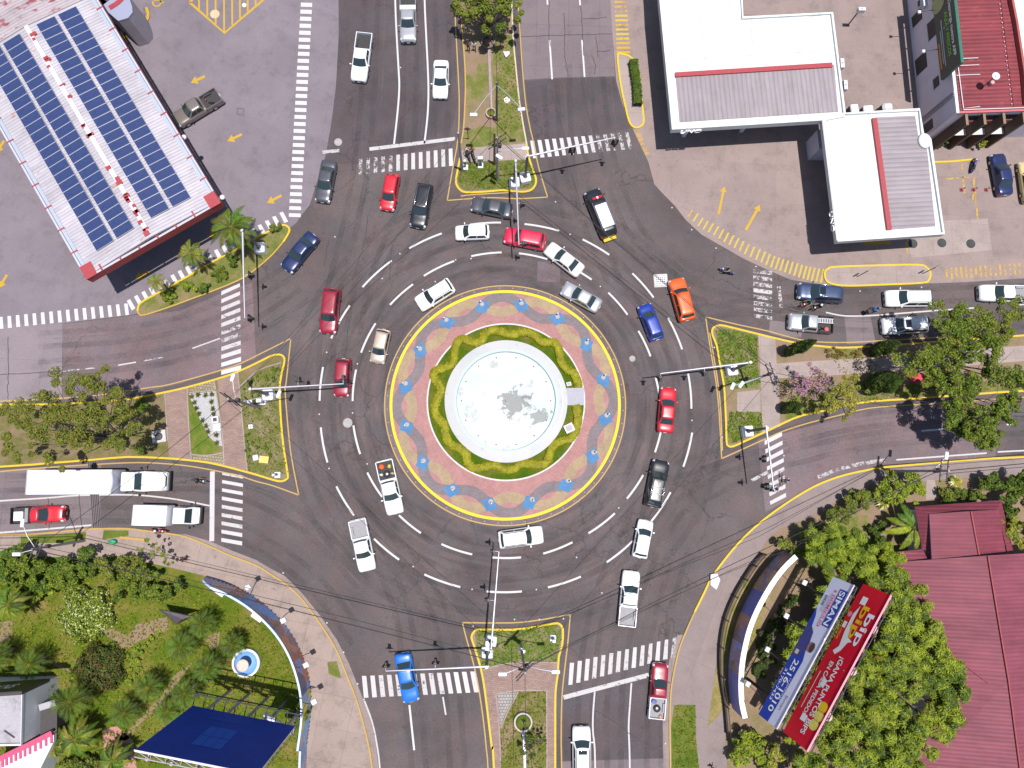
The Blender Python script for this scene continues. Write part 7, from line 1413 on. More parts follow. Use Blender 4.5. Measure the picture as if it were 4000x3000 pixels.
def mast(base, tip, heads, label, face, zarm=6.0, plinth=True):
    b = G(*base, .95); b = Vector((b.x, b.y, .14)); t = G(*tip, zarm); o = frame(b, label, 'traffic signal', 'signal_mast', 'traffic signal masts round the junction')
    mb = MB(); rz = math.atan2(t.y-b.y, t.x-b.x)
    mb.bbox(b+Vector((0, 0, .45)), (1.15, 1.15, .95), WHC, rz, .10); mb.build('plinth', o)
    mb = MB(); mb.lathe(b+Vector((0, 0, .9)), [(.26, 0), (.26, .06), (.17, .08)], POLEG, 12); mb.tube([b+Vector((0, 0, .9)), b+Vector((0, 0, zarm+.25))], [.165, .12], POLEG, 12); mb.build('pole', o)
    a0 = b+Vector((0, 0, zarm)); d = (t-a0); mb = MB(); mb.tube([a0-d.normalized()*.25, a0+d*.5+Vector((0, 0, .05)), t], [.115, .085, .055], GALV, 10); mb.tube([a0, a0+Vector((0, 0, .3))], .14, GALV, 8); mb.build('arm', o)
    for hx, hy in heads:
        h = G(hx, hy, zarm-.25); fr = max(.05, min(1., (h-a0).dot(d)/d.length_squared)); q = a0+d*fr; mb = MB(); hp = Vector((h.x, h.y, zarm+.15)); mb.tube([q, Vector((h.x, h.y, zarm+.02))], .024, GALV, 6); mb.build('head_bracket', o)
        signal_head(o, hp, face)
mast((2052, 691), (2404, 537), ((2235, 588), (2402, 556)), 'signal mast at the tip of the north median, arm over the right zebra', -PI/2)
mast((2009, 711), (2027, 957), ((2036, 798), (2044, 953)), 'signal mast on the north median, arm reaching down over the crimson car', 0)
mast((2862, 1445), (2580, 1459), ((2578, 1475), (2750, 1455)), 'signal mast with a double arm on the east median, arm over the bright red sedan', -PI/2)
mast((2922, 1684), (3022, 1908), ((2984, 1792), (2995, 1900)), 'signal mast at the bottom corner of the east median, arm over the zebra', PI)
mast((1918, 2505), (1949, 2155), ((1930, 2152), (1908, 2342)), 'signal mast on the south median, long arm reaching up toward the plaza', PI)
mast((1903, 2550), (1507, 2621), ((1508, 2600), (1701, 2588)), 'signal mast on the south median, arm over the bright blue sedan', PI/2)
mast((1045, 1542), (1342, 1499), ((1167, 1487), (1342, 1480)), 'signal mast on the west median, arm over the dark red hatchback', PI/2)
mast((1013, 966), (956, 1243), ((978, 1075), (976, 1243)), 'signal mast among the palms of the north-west island, arm over the zebra', 0)
# utility poles: base photo point and true top height
WOOD = plain('pole_concrete', (.30, .27, .28), .85, var=.12, scale=2); WOODB = plain('pole_wood', (.20, .12, .07), .85, var=.15, scale=2); CABLE = plain('cable_black', (.015, .013, .015), .6, var=0)
TOP = {}
def pole(key, base, h, label, m=WOOD, lamps=(), cross=0, stuff=True, r=.15, band=False):
    b = G(*base, .15); o = frame(b, label, 'utility pole', 'utility_pole'); top = b+Vector((0, 0, h)); TOP[key] = top
    mb = MB(); mb.tube([b, top], [r, r*.65], m, 10); mb.build('pole', o)
    if band: mb = MB(); mb.tube([b+Vector((0, 0, .6)), b+Vector((0, 0, 1.7))], r*1.08, plain('band_orange', (.6, .28, .01), .6), 10); mb.build('warning_band', o)
    if cross:
        for i, z in enumerate((-.25, -1.3)):
            d = Vector((math.cos(cross), math.sin(cross), 0)); mb = MB(); mb.tube([top+Vector((0, 0, z))-d*1.1, top+Vector((0, 0, z))+d*1.1], .06, DARKST, 6)
            for s in (-1, -.4, .4, 1): mb.tube([top+Vector((0, 0, z))+d*s, top+Vector((0, 0, z+.25))+d*s], .04, BLACK, 6)
            mb.build('crossarm', o)
    if stuff: mb = MB(); mb.bbox(top+Vector((.25, .1, -1.9)), (.35, .35, .6), DARKST, 0, .08); mb.ell(top+Vector((-.3, -.1, -1.5)), (.3, .1, .3), CABLE, 10, 6); mb.build('splice_box', o)
    for px, py, z, rz in lamps:
        h_ = G(px, py, z); mb = MB(); a = Vector((b.x, b.y, z-.4)); mb.tube([a, a.lerp(h_, .5)+Vector((0, 0, .25)), h_], .04, GALV, 6); mb.build('lamp_arm', o)
        mb = MB(); mb.bbox(h_, (.78, .34, .14), plain('lamp_head_white', (.62, .64, .70), .4, var=0), rz, .06); mb.build('lamp_head', o)
pole('N', (1942, 702), 10.2, 'grey concrete utility pole with cables at the south tip of the north median', cross=.6, lamps=((1950, 612, 7.5, -.6), (2052, 579, 7.5, 0)))
pole('NB', (1932, 641), 7.5, 'brown wooden pole right behind the grey one on the north median', WOODB, stuff=False, r=.17)
pole('NT', (1940, 470), 8.0, 'dark utility pole with two street lamp arms in the middle of the north median', POLEG, lamps=((1850, 447, 8.0, 0), (2037, 426, 8.0, .1)), stuff=False)
pole('NL', (1806, 666), 9.0, 'grey leaning-looking pole at the left kerb of the north median tip', WOOD, stuff=False, r=.16)
pole('W', (1015, 1592), 9.2, 'utility pole heavy with cables on the west median', cross=2.5, lamps=((908, 1475, 7.5, 1.3), (1088, 1540, 6.5, 1.2)))
pole('S', (2034, 2513), 11.0, 'utility pole heavy with cables on the south median', cross=.8, lamps=((1963, 2634, 9.0, 0), (2171, 2625, 9.0, 0), (2038, 2540, 3.5, -.6)))
pole('E', (2925, 1490), 7.2, 'utility pole with two white lamps near the tip of the east median', cross=1.9, lamps=((2862, 1508, 5.2, 1.1), (2896, 1502, 5.2, .9)))
pole('SE', (3466, 1840), 10.6, 'utility pole with an orange band on the sidewalk above the red-roofed house', cross=1.4, lamps=((3698, 1780, 8.5, 1.4),), band=True)
pole('SW', (330, 2112), 8.5, 'utility pole over the hedge at the lower left street', cross=1.2, lamps=((87, 2043, 8.5, 1.5), (64, 2165, 8.0, 0)))
def cable(pts, r, label, sag=.6):
    mb = MB(); P = []
    for a, b in zip(pts, pts[1:]):
        for k in range(12): t = k/12; q = a.lerp(b, t); q.z -= sag*4*t*(1-t); P.append(q)
    P.append(pts[-1]); mb.tube(P, r, CABLE, 5, False); return mb.build('overhead_cable', label=label, cat='cable')
off = lambda k, x, y, z: TOP[k]+Vector((x, y, z))
cable([G(-300, 2150, 8), TOP['SW'], off('S', 0, 0, -1.2)], .04, 'thick black cable from the lower left pole across the road to the south median', .9)
cable([G(-300, 2140, 8.4), off('SW', .2, .3, -.4), off('S', .3, .2, -1.7)], .024, 'thin black cable just below the thick one to the south median', 1.3)
cable([off('S', 0, 0, -1.2), G(2784, 2240, 8.2), off('SE', 0, 0, -1.5)], .034, 'thick black cable from the south median over the south-east sidewalk', .4)
cable([off('S', .3, 0, -1.7), G(2800, 2252, 7.8), G(3160, 2100, 8), off('SE', .2, 0, -2)], .024, 'thin black cable over the curved hoarding toward the banded pole', .3)
cable([off('S', -.3, 0, -2.1), G(2784, 2262, 7.4), G(3100, 2140, 7.5), off('SE', .2, .2, -2.6)], .022, 'lowest cable over the south-east sidewalk', .3)
cable([off('SE', 0, 0, -.6), G(4300, 1785, 9)], .045, 'thick bundle of cables leaving along the right sidewalk', .4)
cable([off('SE', .2, -.3, -1.2), G(4300, 1800, 8.4)], .03, 'thinner cable under the bundle along the right sidewalk', .5)
cable([TOP['W'], G(1240, 1215, 8.4), TOP['N']], .018, 'cable from the west median to the north median', .5)
cable([off('W', .2, .2, -.6), off('NL', 0, 0, -.6)], .016, 'thin cable from the west median to the kerbside pole at the top', 1.2)
cable([TOP['N'], off('E', 0, 0, -.2)], .034, 'thick cable from the north median across to the east median', .9)
cable([off('N', .3, .2, -.4), off('E', .4, .3, -.7)], .022, 'thinner cable beside the one from north to east median', 1.3)
cable([off('W', 0, -.3, -.4), TOP['S']], .018, 'cable from the west median down to the south median', 1.0)
cable([off('E', 0, -.3, -.3), off('S', .4, .2, -.5)], .018, 'cable from the east median down to the south median', .9)
cable([off('W', 0, 0, -.5), off('SW', 0, 0, -.5)], .028, 'cable from the west median over the white truck to the lower left pole', .8)
cable([off('N', 0, 0, -.3), off('NT', 0, 0, -.2), G(1930, -200, 8)], .022, 'cable running up the north median past the lamp pole', .5)
cable([off('S', 0, 0, -.4), G(2060, 3200, 10)], .024, 'cable running down the south median out of the picture', .3)
cable([off('E', .3, 0, -.4), G(3800, 1600, 7.5), G(4300, 1620, 8)], .025, 'cable from the east pole into the big east tree', .8)
# small furniture
def cabinet(px, py, size, h, label, rz=0., name='control_cabinet', leg=1.0):
    b = G(px, py, .15); o = frame(b, label, 'cabinet', name); mb = MB(); mb.bbox(b+Vector((0, 0, leg+h/2)), (size[0], size[1], h), plain('cabinet_grey', (.52, .54, .60), .5, var=.05), rz, .04); mb.build('housing', o)
    mb = MB(); mb.bbox(b+Vector((0, 0, .08)), (.62, .62, .2), WHC, rz, .04); mb.tube([b, b+Vector((0, 0, leg))], .09, POLEG, 8); mb.build('stand', o)
    mb = MB(); mb.box(b+Vector((0, -size[1]/2-.01, leg+h/2)), (size[0]*.8, .02, h*.8), STEEL); mb.build('door', o)
cabinet(1877, 648, (.62, .36), .9, 'grey control cabinet on a post at the tip of the north median', leg=1.3)
cabinet(1818, 655, (.3, .25), .4, 'slim dark post with a small box near the kerbside pole', leg=1.5)
cabinet(2160, 2492, (.36, .3), .5, 'small box on a white base at the right of the south median tip', leg=.9)
cabinet(1085, 1855, (.3, .25), .4, 'small box on a white base at the bottom corner of the west median', leg=1.2)
cabinet(1028, 1570, (.55, .45), .7, 'pale control cabinet between the mast plinth and the cable pole on the west median', leg=.8)
for px, py, lb, s in ((983, 1667, 'small white square inspection cover on the scrubby end of the west median', .45), (980, 1574, 'small white meter box beside the cable pole of the west median', .5), (845, 1640, 'grey meter box by the gravel bed of the west median', .7), (850, 1670, 'pale concrete slab beside the gravel bed', .8)):
    q = G(px, py, .15); o = frame(q, lb, 'box', 'meter_box'); mb = MB(); mb.bbox(q+Vector((0, 0, .2)), (s, s, .4 if 'slab' not in lb else .12), WHC, .1, .04); mb.build('housing', o); mb = MB(); mb.box(q+Vector((0, 0, .41 if 'slab' not in lb else .15)), (s*.6, s*.6, .03), DARKST if 'grey' in lb else GREYW, .1); mb.build('lid', o)
q = G(1022, 1788, .15); o = frame(q, 'yellow board and white box lying on the scrubby end of the west median', 'sign', 'fallen_sign'); mb = MB(); mb.bbox(q+Vector((.35, -.2, .35)), (1.0, .75, .06), plain('board_yellow', (.62, .42, .10), .6), -.1, .02); mb.build('board', o); mb = MB(); mb.bbox(q+Vector((-.5, 0, .25)), (.6, .6, .5), plain('box_pale_blue', (.45, .5, .6), .6), .2, .05); mb.build('box', o)
q = G(622, 1705, .15); o = frame(q, 'square concrete manhole surround on the west median beside the tree', 'manhole', 'manhole_surround'); mb = MB(); mb.bbox(q+Vector((0, 0, .06)), (1.45, 1.3, .14), CONCR, .15, .03); mb.build('slab', o); mb = MB(); mb.lathe(q+Vector((0, 0, .13)), [(.42, 0), (.42, .02), (.2, .03), (0, .03)], DARKST, 20); mb.build('lid', o)
for px, py, r, m, lb, name in ((1358, 1652, .52, plain('lid_pale', (.30, .28, .28), .8), 'pale round manhole lid left of the plaza', 'manhole_cover'), (1321, 555, .45, MATS['lid_pale'], 'pale round manhole lid on the road at the upper left', 'manhole_cover'), (2470, 1401, .34, MATS['lid_pale'], 'small faded round lid right of the plaza', 'manhole_cover'),
                          (3566, 952, .52, plain('lid_black', (.03, .03, .033), .7), 'black round tank cover on the station slab, left one', 'tank_cover'), (3679, 949, .52, MATS['lid_black'], 'black round tank cover on the station slab, middle one', 'tank_cover'), (3792, 952, .52, MATS['lid_black'], 'black round tank cover on the station slab, right one', 'tank_cover'),
                          (839, 55, .55, plain('lid_tan', (.50, .36, .22), .8), 'tan round cover inside the yellow hatched bay', 'tank_cover'), (954, 20, .25, WHC, 'small white round cover at the corner of the hatched bay', 'tank_cover'), (2108, 605 - 210, .36, WHC, 'pale round stone on the right grass of the north median', 'stone_disc')):
    if name == 'stone_disc': px, py = 1980, 390
    q = G(px, py, .012 if name != 'stone_disc' else .15); mb = MB(); mb.lathe(q, [(r, 0), (r, .015), (r*.85, .02), (r*.8, .012), (0, .014)], m, 28); mb.build(name, label=lb, cat='cover')
q = G(2581, 1096, .01); o = frame(q, 'white square drain grating set in pale mortar beside the orange car', 'drain', 'drain_grating'); mb = MB(); mb.box(q+Vector((0, 0, .005)), (1.55, 1.5, .012), CONCR, .05); mb.build('mortar', o); mb = MB(); mb.box(q+Vector((0, 0, .014)), (1.2, 1.0, .01), DARKST)
for k in range(5): mb.box(q+Vector((0, -.42+k*.21, .025)), (1.2, .09, .02), WHC)
for k in range(6): mb.box(q+Vector((-.55+k*.22, 0, .026)), (.07, 1.0, .02), WHC)
mb.build('bars', o)
qa, qb = T(0, 2, [(795, 670)])[0], T(0, 2, [(840, 1258)])[0]; a, b = G(*qa, .012), G(*qb, .012); o = frame((a+b)/2, 'long dark drain grate of parallel bars across the left street', 'drain', 'drain_grate'); d = (b-a).normalized(); nn = Vector((-d.y, d.x, 0)); mb = MB(); mb.ribbon([a, b], .95, CON_RD, lift=.002); mb.build('frame', o); mb = MB()
for k in range(5): mb.ribbon([a+nn*(-.36+.18*k), b+nn*(-.36+.18*k)], .09, BLACK, lift=.006)
mb.build('slot', o)
for px, py, lb in ((552, 62, 'dark square outline of an inspection cover near the yellow kerb bar'), (556, 156, 'dark square outline of an inspection cover above the bronze pickup'), (939, 436, 'dark square outline of an inspection cover right of the bronze pickup')):
    q = G(px, py, .012); mb = MB(); mb.curb([q+Vector(v) for v in ((-.38, -.32, 0), (.32, -.4, 0), (.4, .32, 0), (-.32, .4, 0))], .07, .004, .016, DARKST, True); mb.build('inspection_cover', label=lb, cat='cover')
for px, py, px2, py2, lb in ((3395, 1060, 3350, 1080, 'dark-legged signboard on the capsule-shaped island, left one'), (3600, 1040, 3605, 1068, 'dark-legged signboard on the capsule-shaped island, right one')):
    q = G(px2, py2, .15); o = frame(q, lb, 'sign', 'sign_post'); mb = MB(); mb.tube([q, q+Vector((0, 0, 2.3))], .05, DARKST, 6); mb.build('post', o); mb = MB(); mb.bbox(q+Vector((.05, .05, 2.45)), (.8, .08, .7), plain('sign_grey', (.2, .17, .17), .6), .5, .02); mb.build('panel', o)
q = G(1829, 545, .15); o = frame(q, 'small dark diamond sign on a thin post at the left of the north median', 'sign', 'sign_post'); mb = MB(); mb.tube([q, q+Vector((0, 0, 2.4))], .04, DARKST, 6); mb.build('post', o); mb = MB(); mb.box(q+Vector((0, 0, 2.5)), (.6, .05, .6), plain('sign_brown', (.2, .13, .1), .6), 0, Matrix.Rotation(PI/4, 3, 'Y')); mb.build('panel', o)
q = G(2789, 2270, .15); o = frame(q, 'white crumpled board lying on the sidewalk by the yellow kerb', 'board', 'fallen_board'); mb = MB(); mb.prism([q+Vector(v) for v in ((-.4, .75, 0), (.35, .8, 0), (.6, .1, 0), (.15, -.85, 0), (-.45, -.35, 0))], .15, .4, WHITE, GREYW); mb.build('panel', o)
q = G(445, 2116, .15); mb = MB(); mb.ell(q+Vector((0, 0, .25)), (.42, .3, .28), plain('sack_green', (.03, .30, .13), .6, var=.2), 12, 6); mb.build('sack', label='green plastic sack on the left sidewalk near the drain grate', cat='bag')
q = G(690, 2440, .15); o = frame(q, 'dark torn tarpaulin on a leaning frame in the garden', 'tarpaulin', 'tarpaulin_frame'); mb = MB(); A3 = [G(*t, z) for t, z in (((622, 2380), 2.2), ((690, 2438), .6), ((712, 2418), 2.4), ((750, 2408), 2.6))]
mb.add(A3, [(0, 1, 2), (0, 2, 3)], plain('tarp_dark', (.09, .075, .085), .8, var=.2)); mb.build('sheet', o); mb = MB()
for a_, b_ in ((0, 3), (1, 3), (0, 1)): mb.tube([A3[a_], A3[b_]], .05, DARKST, 5)
mb.tube([A3[3], Vector((A3[3].x, A3[3].y, .15))], .05, DARKST, 5); mb.build('pole', o)
q = G(1978, 216, .15); mb = MB(); mb.prism([q+Vector(v) for v in ((-.4, .3, 0), (.35, .32, 0), (.42, .05, 0), (.0, -.45, 0), (-.15, -.3, 0))], .15, .45, plain('stone_pale', (.5, .47, .45), .8), GREYW); mb.build('rock', label='pale angular stone on the right grass of the north median', cat='stone')
# low planter walls on the medians
def ring_planter(px, py, r, h, label, m):
    q = G(px, py, .14); o = frame(q, label, 'planter', 'tree_planter'); mb = MB(); mb.lathe(q, [(r, 0), (r, h), (r-.16, h), (r-.16, .05)], m, 28, False); mb.build('wall', o); mb = MB(); mb.lathe(q, [(r-.15, .02), (r-.15, h*.6), (0, h*.7)], DIRT if 'dark' in label else TURF, 20); mb.build('soil', o)
ring_planter(1907, 170, .82, .45, 'dark weathered round planter under the tree of the north median', plain('planter_dark', (.16, .12, .12), .9, var=.2))
ring_planter(1918, 447, .62, .45, 'small round planter with green plants beside the lamp pole of the north median', plain('planter_tan', (.32, .24, .20), .9, var=.15))
ring_planter(2043, 2816, .95, .5, 'round concrete planter with a bare young tree on the south median', plain('planter_grey', (.40, .35, .34), .9, var=.12))
mb = MB(); mb.curb(S([(1911, 196), (1914, 300), (1919, 425)], .3, 3), .26, .1, .45, plain('wall_lilac', (.32, .25, .26), .85, var=.1)); mb.build('low_wall', label='low narrow wall between the two planters of the north median', cat='wall')
mb = MB(); mb.curb(S([(2044, 2850), (2050, 2930), (2052, 3100)], .3, 3), .3, .1, .5, WHC); mb.build('low_wall', label='low white wall running down the south median from the round planter', cat='wall')
# ================================================================== vegetation
random.seed(23)
LEAF = {}
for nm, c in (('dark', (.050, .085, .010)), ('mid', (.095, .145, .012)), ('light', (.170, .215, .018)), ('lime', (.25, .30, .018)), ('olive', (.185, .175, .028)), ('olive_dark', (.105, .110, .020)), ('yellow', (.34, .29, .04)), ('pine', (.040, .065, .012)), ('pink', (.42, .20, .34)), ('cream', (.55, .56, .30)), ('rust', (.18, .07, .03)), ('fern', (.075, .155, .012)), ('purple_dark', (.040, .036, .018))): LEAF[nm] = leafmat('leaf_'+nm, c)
BARK = plain('bark', (.13, .10, .08), .9, var=.25, scale=5); BARKP = plain('pale_bark', (.32, .28, .25), .9, var=.2, scale=5)
def leaf(mb, c, s, m, nrm, asp=.55):
    a = random.uniform(0, 2*PI); u = nrm.orthogonal().normalized(); v = nrm.cross(u); d = u*math.cos(a)+v*math.sin(a); e = nrm.cross(d); k = nrm*(s*.12)
    mb.add([c-d*s*.5, c+e*s*asp*.5-k, c+d*s*.5, c-e*s*asp*.5-k], [(0, 1, 2, 3)], m)
def rosette(mb, c, s, mats, nrm, n=7):
    u = nrm.orthogonal().normalized(); v = nrm.cross(u); a0 = random.uniform(0, 6.28)
    for k in range(n):
        a = a0+2*PI*k/n+random.uniform(-.2, .2); d = (u*math.cos(a)+v*math.sin(a)); e = nrm.cross(d).normalized(); L = s*random.uniform(.7, 1.1); t = c+d*L-nrm*L*.18; md = c+d*L*.5+nrm*L*.06
        mb.add([c, md+e*L*.13, t, md-e*L*.13], [(0, 1, 2, 3)], random.choice(mats))
def cloud(mb, clumps, dens, size, mats, ros=False, flat=.8, core=None, gap=0.):
    """clumps: (centre, radius, vertical radius). dens: leaves per square metre of clump outline"""
    for c, r, rz in clumps:
        n = int(dens*PI*r*r); tone = random.random()
        subs = [(Vector((random.gauss(0, .45), random.gauss(0, .45), random.uniform(-.3, .7))), random.uniform(.28, .5)) for _ in range(max(3, int(r*4)))]
        for _ in range(n):
            sc, sr = random.choice(subs); d = Vector((random.gauss(0, 1), random.gauss(0, 1), random.gauss(0, 1))).normalized()
            q = sc+d*sr*random.random()**.35
            p = c+Vector((q.x*r, q.y*r, q.z*rz)); nrm = (d*.6+Vector((0, 0, flat))+Vector((random.gauss(0, .35), random.gauss(0, .35), 0))).normalized()
            ms = mats[int(min(len(mats)-1, max(0, (tone*.45+random.random()*.55)*len(mats))))]
            if ros: rosette(mb, p, size*random.uniform(.8, 1.2), [ms], nrm)
            else: leaf(mb, p, size*random.uniform(.65, 1.35), ms, nrm)
def tree(label, base, clumps, dens, size, mats, ros=False, trunk=.16, bark=BARK, name='leafy_tree', cat='tree', limbs=True, twig=0, flat=.8, group=None):
    b = G(*base, .14); o = frame(b, label, cat, name, group); cl = [(G(px, py, z), r, rz) for px, py, z, r, rz in clumps]
    mb = MB(); cloud(mb, cl, dens, size, [LEAF[m] for m in mats], ros, flat); mb.build('crown', o)
    mb = MB(); cx = sum((c for c, _, _ in cl), Vector())/len(cl); fork = Vector((b.x, b.y, .14)).lerp(cx, .5); fork = Vector((lerp(b.x, cx.x, .3), lerp(b.y, cx.y, .3), max(.6, cx.z*.45)))
    mb.tube([b, b.lerp(fork, .5)+Vector((.05, .05, 0)), fork], [trunk*1.25, trunk, trunk*.85], bark, 8)
    if limbs:
        for c, r, rz in cl:
            mid = fork.lerp(c, .5)+Vector((random.uniform(-.2, .2), random.uniform(-.2, .2), .15)); mb.tube([fork, mid, c-Vector((0, 0, rz*.3))], [trunk*.6, trunk*.38, trunk*.12], bark, 6, False)
            for _ in range(twig):
                t = c+Vector((random.gauss(0, r*.6), random.gauss(0, r*.6), random.uniform(0, rz*.5))); s = mid.lerp(c, random.uniform(.2, .9)); mb.tube([s, s.lerp(t, .6)+Vector((0, 0, .1)), t], [.035, .025, .01], bark, 4, False)
    mb.build('trunk', o); return o
def spots(region, n, z, r, rz, jit=.25):
    """clump list scattered inside a polygon given in photo pixels"""
    xs = [p[0] for p in region]; ys = [p[1] for p in region]; out = []; tries = 0
    def inside(x, y):
        c = False; m = len(region)
        for i in range(m):
            (x1, y1), (x2, y2) = region[i], region[(i+1) % m]
            if (y1 > y) != (y2 > y) and x < (x2-x1)*(y-y1)/(y2-y1)+x1: c = not c
        return c
    while len(out) < n and tries < 9000:
        tries += 1; x, y = random.uniform(min(xs), max(xs)), random.uniform(min(ys), max(ys))
        if inside(x, y) and all((x-a)**2+(y-b)**2 > (r*20)**2 for a, b, *_ in out): out.append((x, y, z*random.uniform(1-jit, 1+jit), r*random.uniform(.8, 1.25), rz*random.uniform(.8, 1.2)))
    return out
def palm(label, base, top, radius, nf, mats, droop=.55, name='palm_tree', leafw=.055, trunk=.14, group=None, lift=.55, nl=15):
    """base photo point on the ground; top = height of the crown centre"""
    b = G(*base, .14); o = frame(b, label, 'palm', name, group); c = b+Vector((0, 0, top)); mb = MB(); ms = [LEAF[m] for m in mats]
    for k in range(nf):
        a = 2*PI*k/nf*2.39996*nf/ (2*PI) if False else 2.39996*k; up = lift*(1-k/nf)+.05+random.uniform(-.08, .08); L = radius*random.uniform(.82, 1.08)*(1.0 if k > nf*.25 else .75)
        d = Vector((math.cos(a), math.sin(a), 0)); pts = []
        for i in range(7):
            t = i/6; pts.append(c+d*(L*t*(1-.12*t))+Vector((0, 0, L*(up*1.6*t-(droop+up*.5)*t*t))))
        m = random.choice(ms)
        mb.tube(pts, [.03, .028, .025, .02, .016, .012, .006], LEAF['olive'], 4, False)
        for i in range(nl):
            t = .12+.88*i/(nl-1); f = t*6; j = min(5, int(f)); q = pts[j].lerp(pts[j+1], f-j); tn = (pts[j+1]-pts[j]).normalized(); sd = tn.cross(Vector((0, 0, 1))).normalized(); ll = (radius*.18+.10)*math.sin(PI*min(1, .22+t*.72))+.05
            for s in (1, -1):
                e = (sd*s*.62+tn*.80+Vector((0, 0, .18-.5*t+random.uniform(-.12, .1)))).normalized(); w_ = tn*leafw*.5
                mb.add([q-w_, q+e*ll*.55-w_*.8, q+e*ll, q+e*ll*.5+w_*.8, q+w_], [(0, 1, 2, 3, 4)], m)
    mb.build('crown', o); mb = MB(); mb.tube([b, b+Vector((.03, .02, top*.5)), c], [trunk*1.3, trunk, trunk*.9], BARK, 8); mb.build('trunk', o); return o
# north-west island
palm('tall feather palm at the right end of the north-west island, beside the signal plinth', (975, 955), 5.6, 3.1, 19, ('dark', 'mid', 'fern', 'olive_dark'), .6, nl=26, leafw=.10)
palm('medium feather palm in the middle of the north-west island', (800, 1030), 3.6, 1.9, 14, ('light', 'mid', 'olive'), .6, nl=20, leafw=.08)
palm('small thin feather palm nearer the left end of the north-west island', (668, 1135), 3.6, 1.35, 11, ('mid', 'olive', 'light'), .6, nl=16, leafw=.06)
for px, py, r, mats, lb in ((655, 1155, .85, ('mid', 'light'), 'round shrub at the left end of the palm island hedge'), (730, 1115, .9, ('mid', 'light', 'lime'), 'bright shrub under the small palm of the palm island'), (800, 1120, .8, ('dark', 'mid'), 'darker shrub in the middle of the palm island'), (850, 1060, .95, ('dark', 'mid', 'olive'), 'large shrub right of the medium palm'), (905, 1010, .85, ('dark', 'mid'), 'shrub under the tall palm of the palm island'), (1075, 895, .7, ('olive', 'mid'), 'low shrub near the right tip of the palm island')):
    tree(lb, (px, py), [(px+random.uniform(-14, 14), py+random.uniform(-10, 10), .6, r*.75, .5) for _ in range(4)], 150, .22, mats, name='shrub', cat='shrub', trunk=.05)
# north median tree
tree('leafy street tree spreading over the top of the north median', (1915, 160), [(1800, 20, 4.6, 1.2, .9), (1860, 55, 5.0, 1.4, 1.1), (1920, 60, 5.4, 1.5, 1.2), (1980, 50, 5.0, 1.4, 1.1), (1900, 110, 4.4, 1.0, .8), (1945, 105, 4.6, 1.0, .8), (1870, 0, 5.6, 1.5, 1.2), (1950, -10, 5.8, 1.6, 1.2), (1830, 78, 4.2, .7, .6), (2020, 30, 4.8, .9, .7), (1780, 45, 4.2, .6, .5), (1880, -60, 5.4, 1.8, 1.2), (1990, -50, 5.2, 1.6, 1.1), (1800, -60, 5, 1.4, 1)], 130, .25, ('dark', 'mid', 'olive', 'light'), twig=2, trunk=.16)
# teardrop hedge
hp = T(2, 0, [(1040, 545), (1050, 620), (1065, 700), (1072, 780), (1078, 850), (1080, 925)])
hedge('clipped_hedge', hp, .95, .9, LEAF['mid'], LEAF['dark'], 'dark clipped hedge with red blooms on the teardrop island', .15, 120, .16)
# west median tree: flat-topped, open crown
wc = [(x*1.8083, y*1.8083, z, r, rz) for x, y, z, r, rz in ((60, 880, 7.4, 1.5, .7), (110, 850, 8.2, 1.6, .8), (160, 830, 8.6, 1.7, .8), (205, 835, 8.6, 1.5, .8), (245, 850, 8, 1.3, .7), (130, 895, 8.4, 1.7, .8), (185, 885, 9, 1.8, .9), (235, 895, 8.6, 1.6, .8), (280, 885, 7.6, 1.2, .6), (85, 930, 7.8, 1.5, .7), (140, 945, 8, 1.6, .8), (195, 940, 8.4, 1.6, .8), (250, 945, 7.8, 1.4, .7), (290, 925, 7, 1.0, .5), (40, 925, 7, 1.3, .6), (20, 900, 7, 1.2, .6), (110, 985, 6.8, 1.1, .5), (60, 980, 6.6, 1.1, .5), (15, 965, 6.4, 1.2, .5), (225, 815, 8, 1.0, .6))]
tree('wide open-crowned olive-green tree covering the left part of the west median', (500, 1740), wc, 125, .23, ('olive_dark', 'olive', 'mid', 'olive', 'olive_dark', 'yellow'), twig=2, trunk=.15, flat=.6)
for px, py, r, lb in ((548, 1590, .95, 'dark round shrub behind the tree on the west median'), (552, 1758, .8, 'green round shrub at the lower kerb of the west median')): tree(lb, (px, py), [(px+random.uniform(-12, 12), py+random.uniform(-12, 12), .8, r*.8, .6) for _ in range(4)], 90, .2, ('dark', 'mid', 'mid'), name='shrub', cat='shrub', trunk=.06)
agave = None; AGP = C6([(445, 620), (520, 600), (605, 605), (680, 595), (675, 680), (475, 690), (500, 755), (690, 760), (700, 825), (530, 820), (570, 895), (610, 960), (635, 1025), (730, 1065), (735, 1155)])
for k, (px, py) in enumerate(AGP):
    P_ = G(px, py, .15); o = thing('agave', f'small spiky agave in the gravel bed, {ORD[k]} counted from its top left', 'agave', P_, random.uniform(0, 6), 'agaves in the gravel bed')
    if agave is None:
        mb = MB()
        for j in range(11): a = 2.4*j; d = Vector((math.cos(a), math.sin(a), 0)); e = Vector((-d.y, d.x, 0)); L = .42-.015*j; mb.add([e*.035, d*L*.5+e*.05+Vector((0, 0, .12+.015*j)), d*L+Vector((0, 0, .14+.02*j)), d*L*.5-e*.05+Vector((0, 0, .12+.015*j)), -e*.035], [(0, 1, 2, 3, 4)], LEAF['olive_dark'])
        agave = mb.build('leaves', o, True)
    else: q = agave.copy(); COL.objects.link(q); q.parent = o
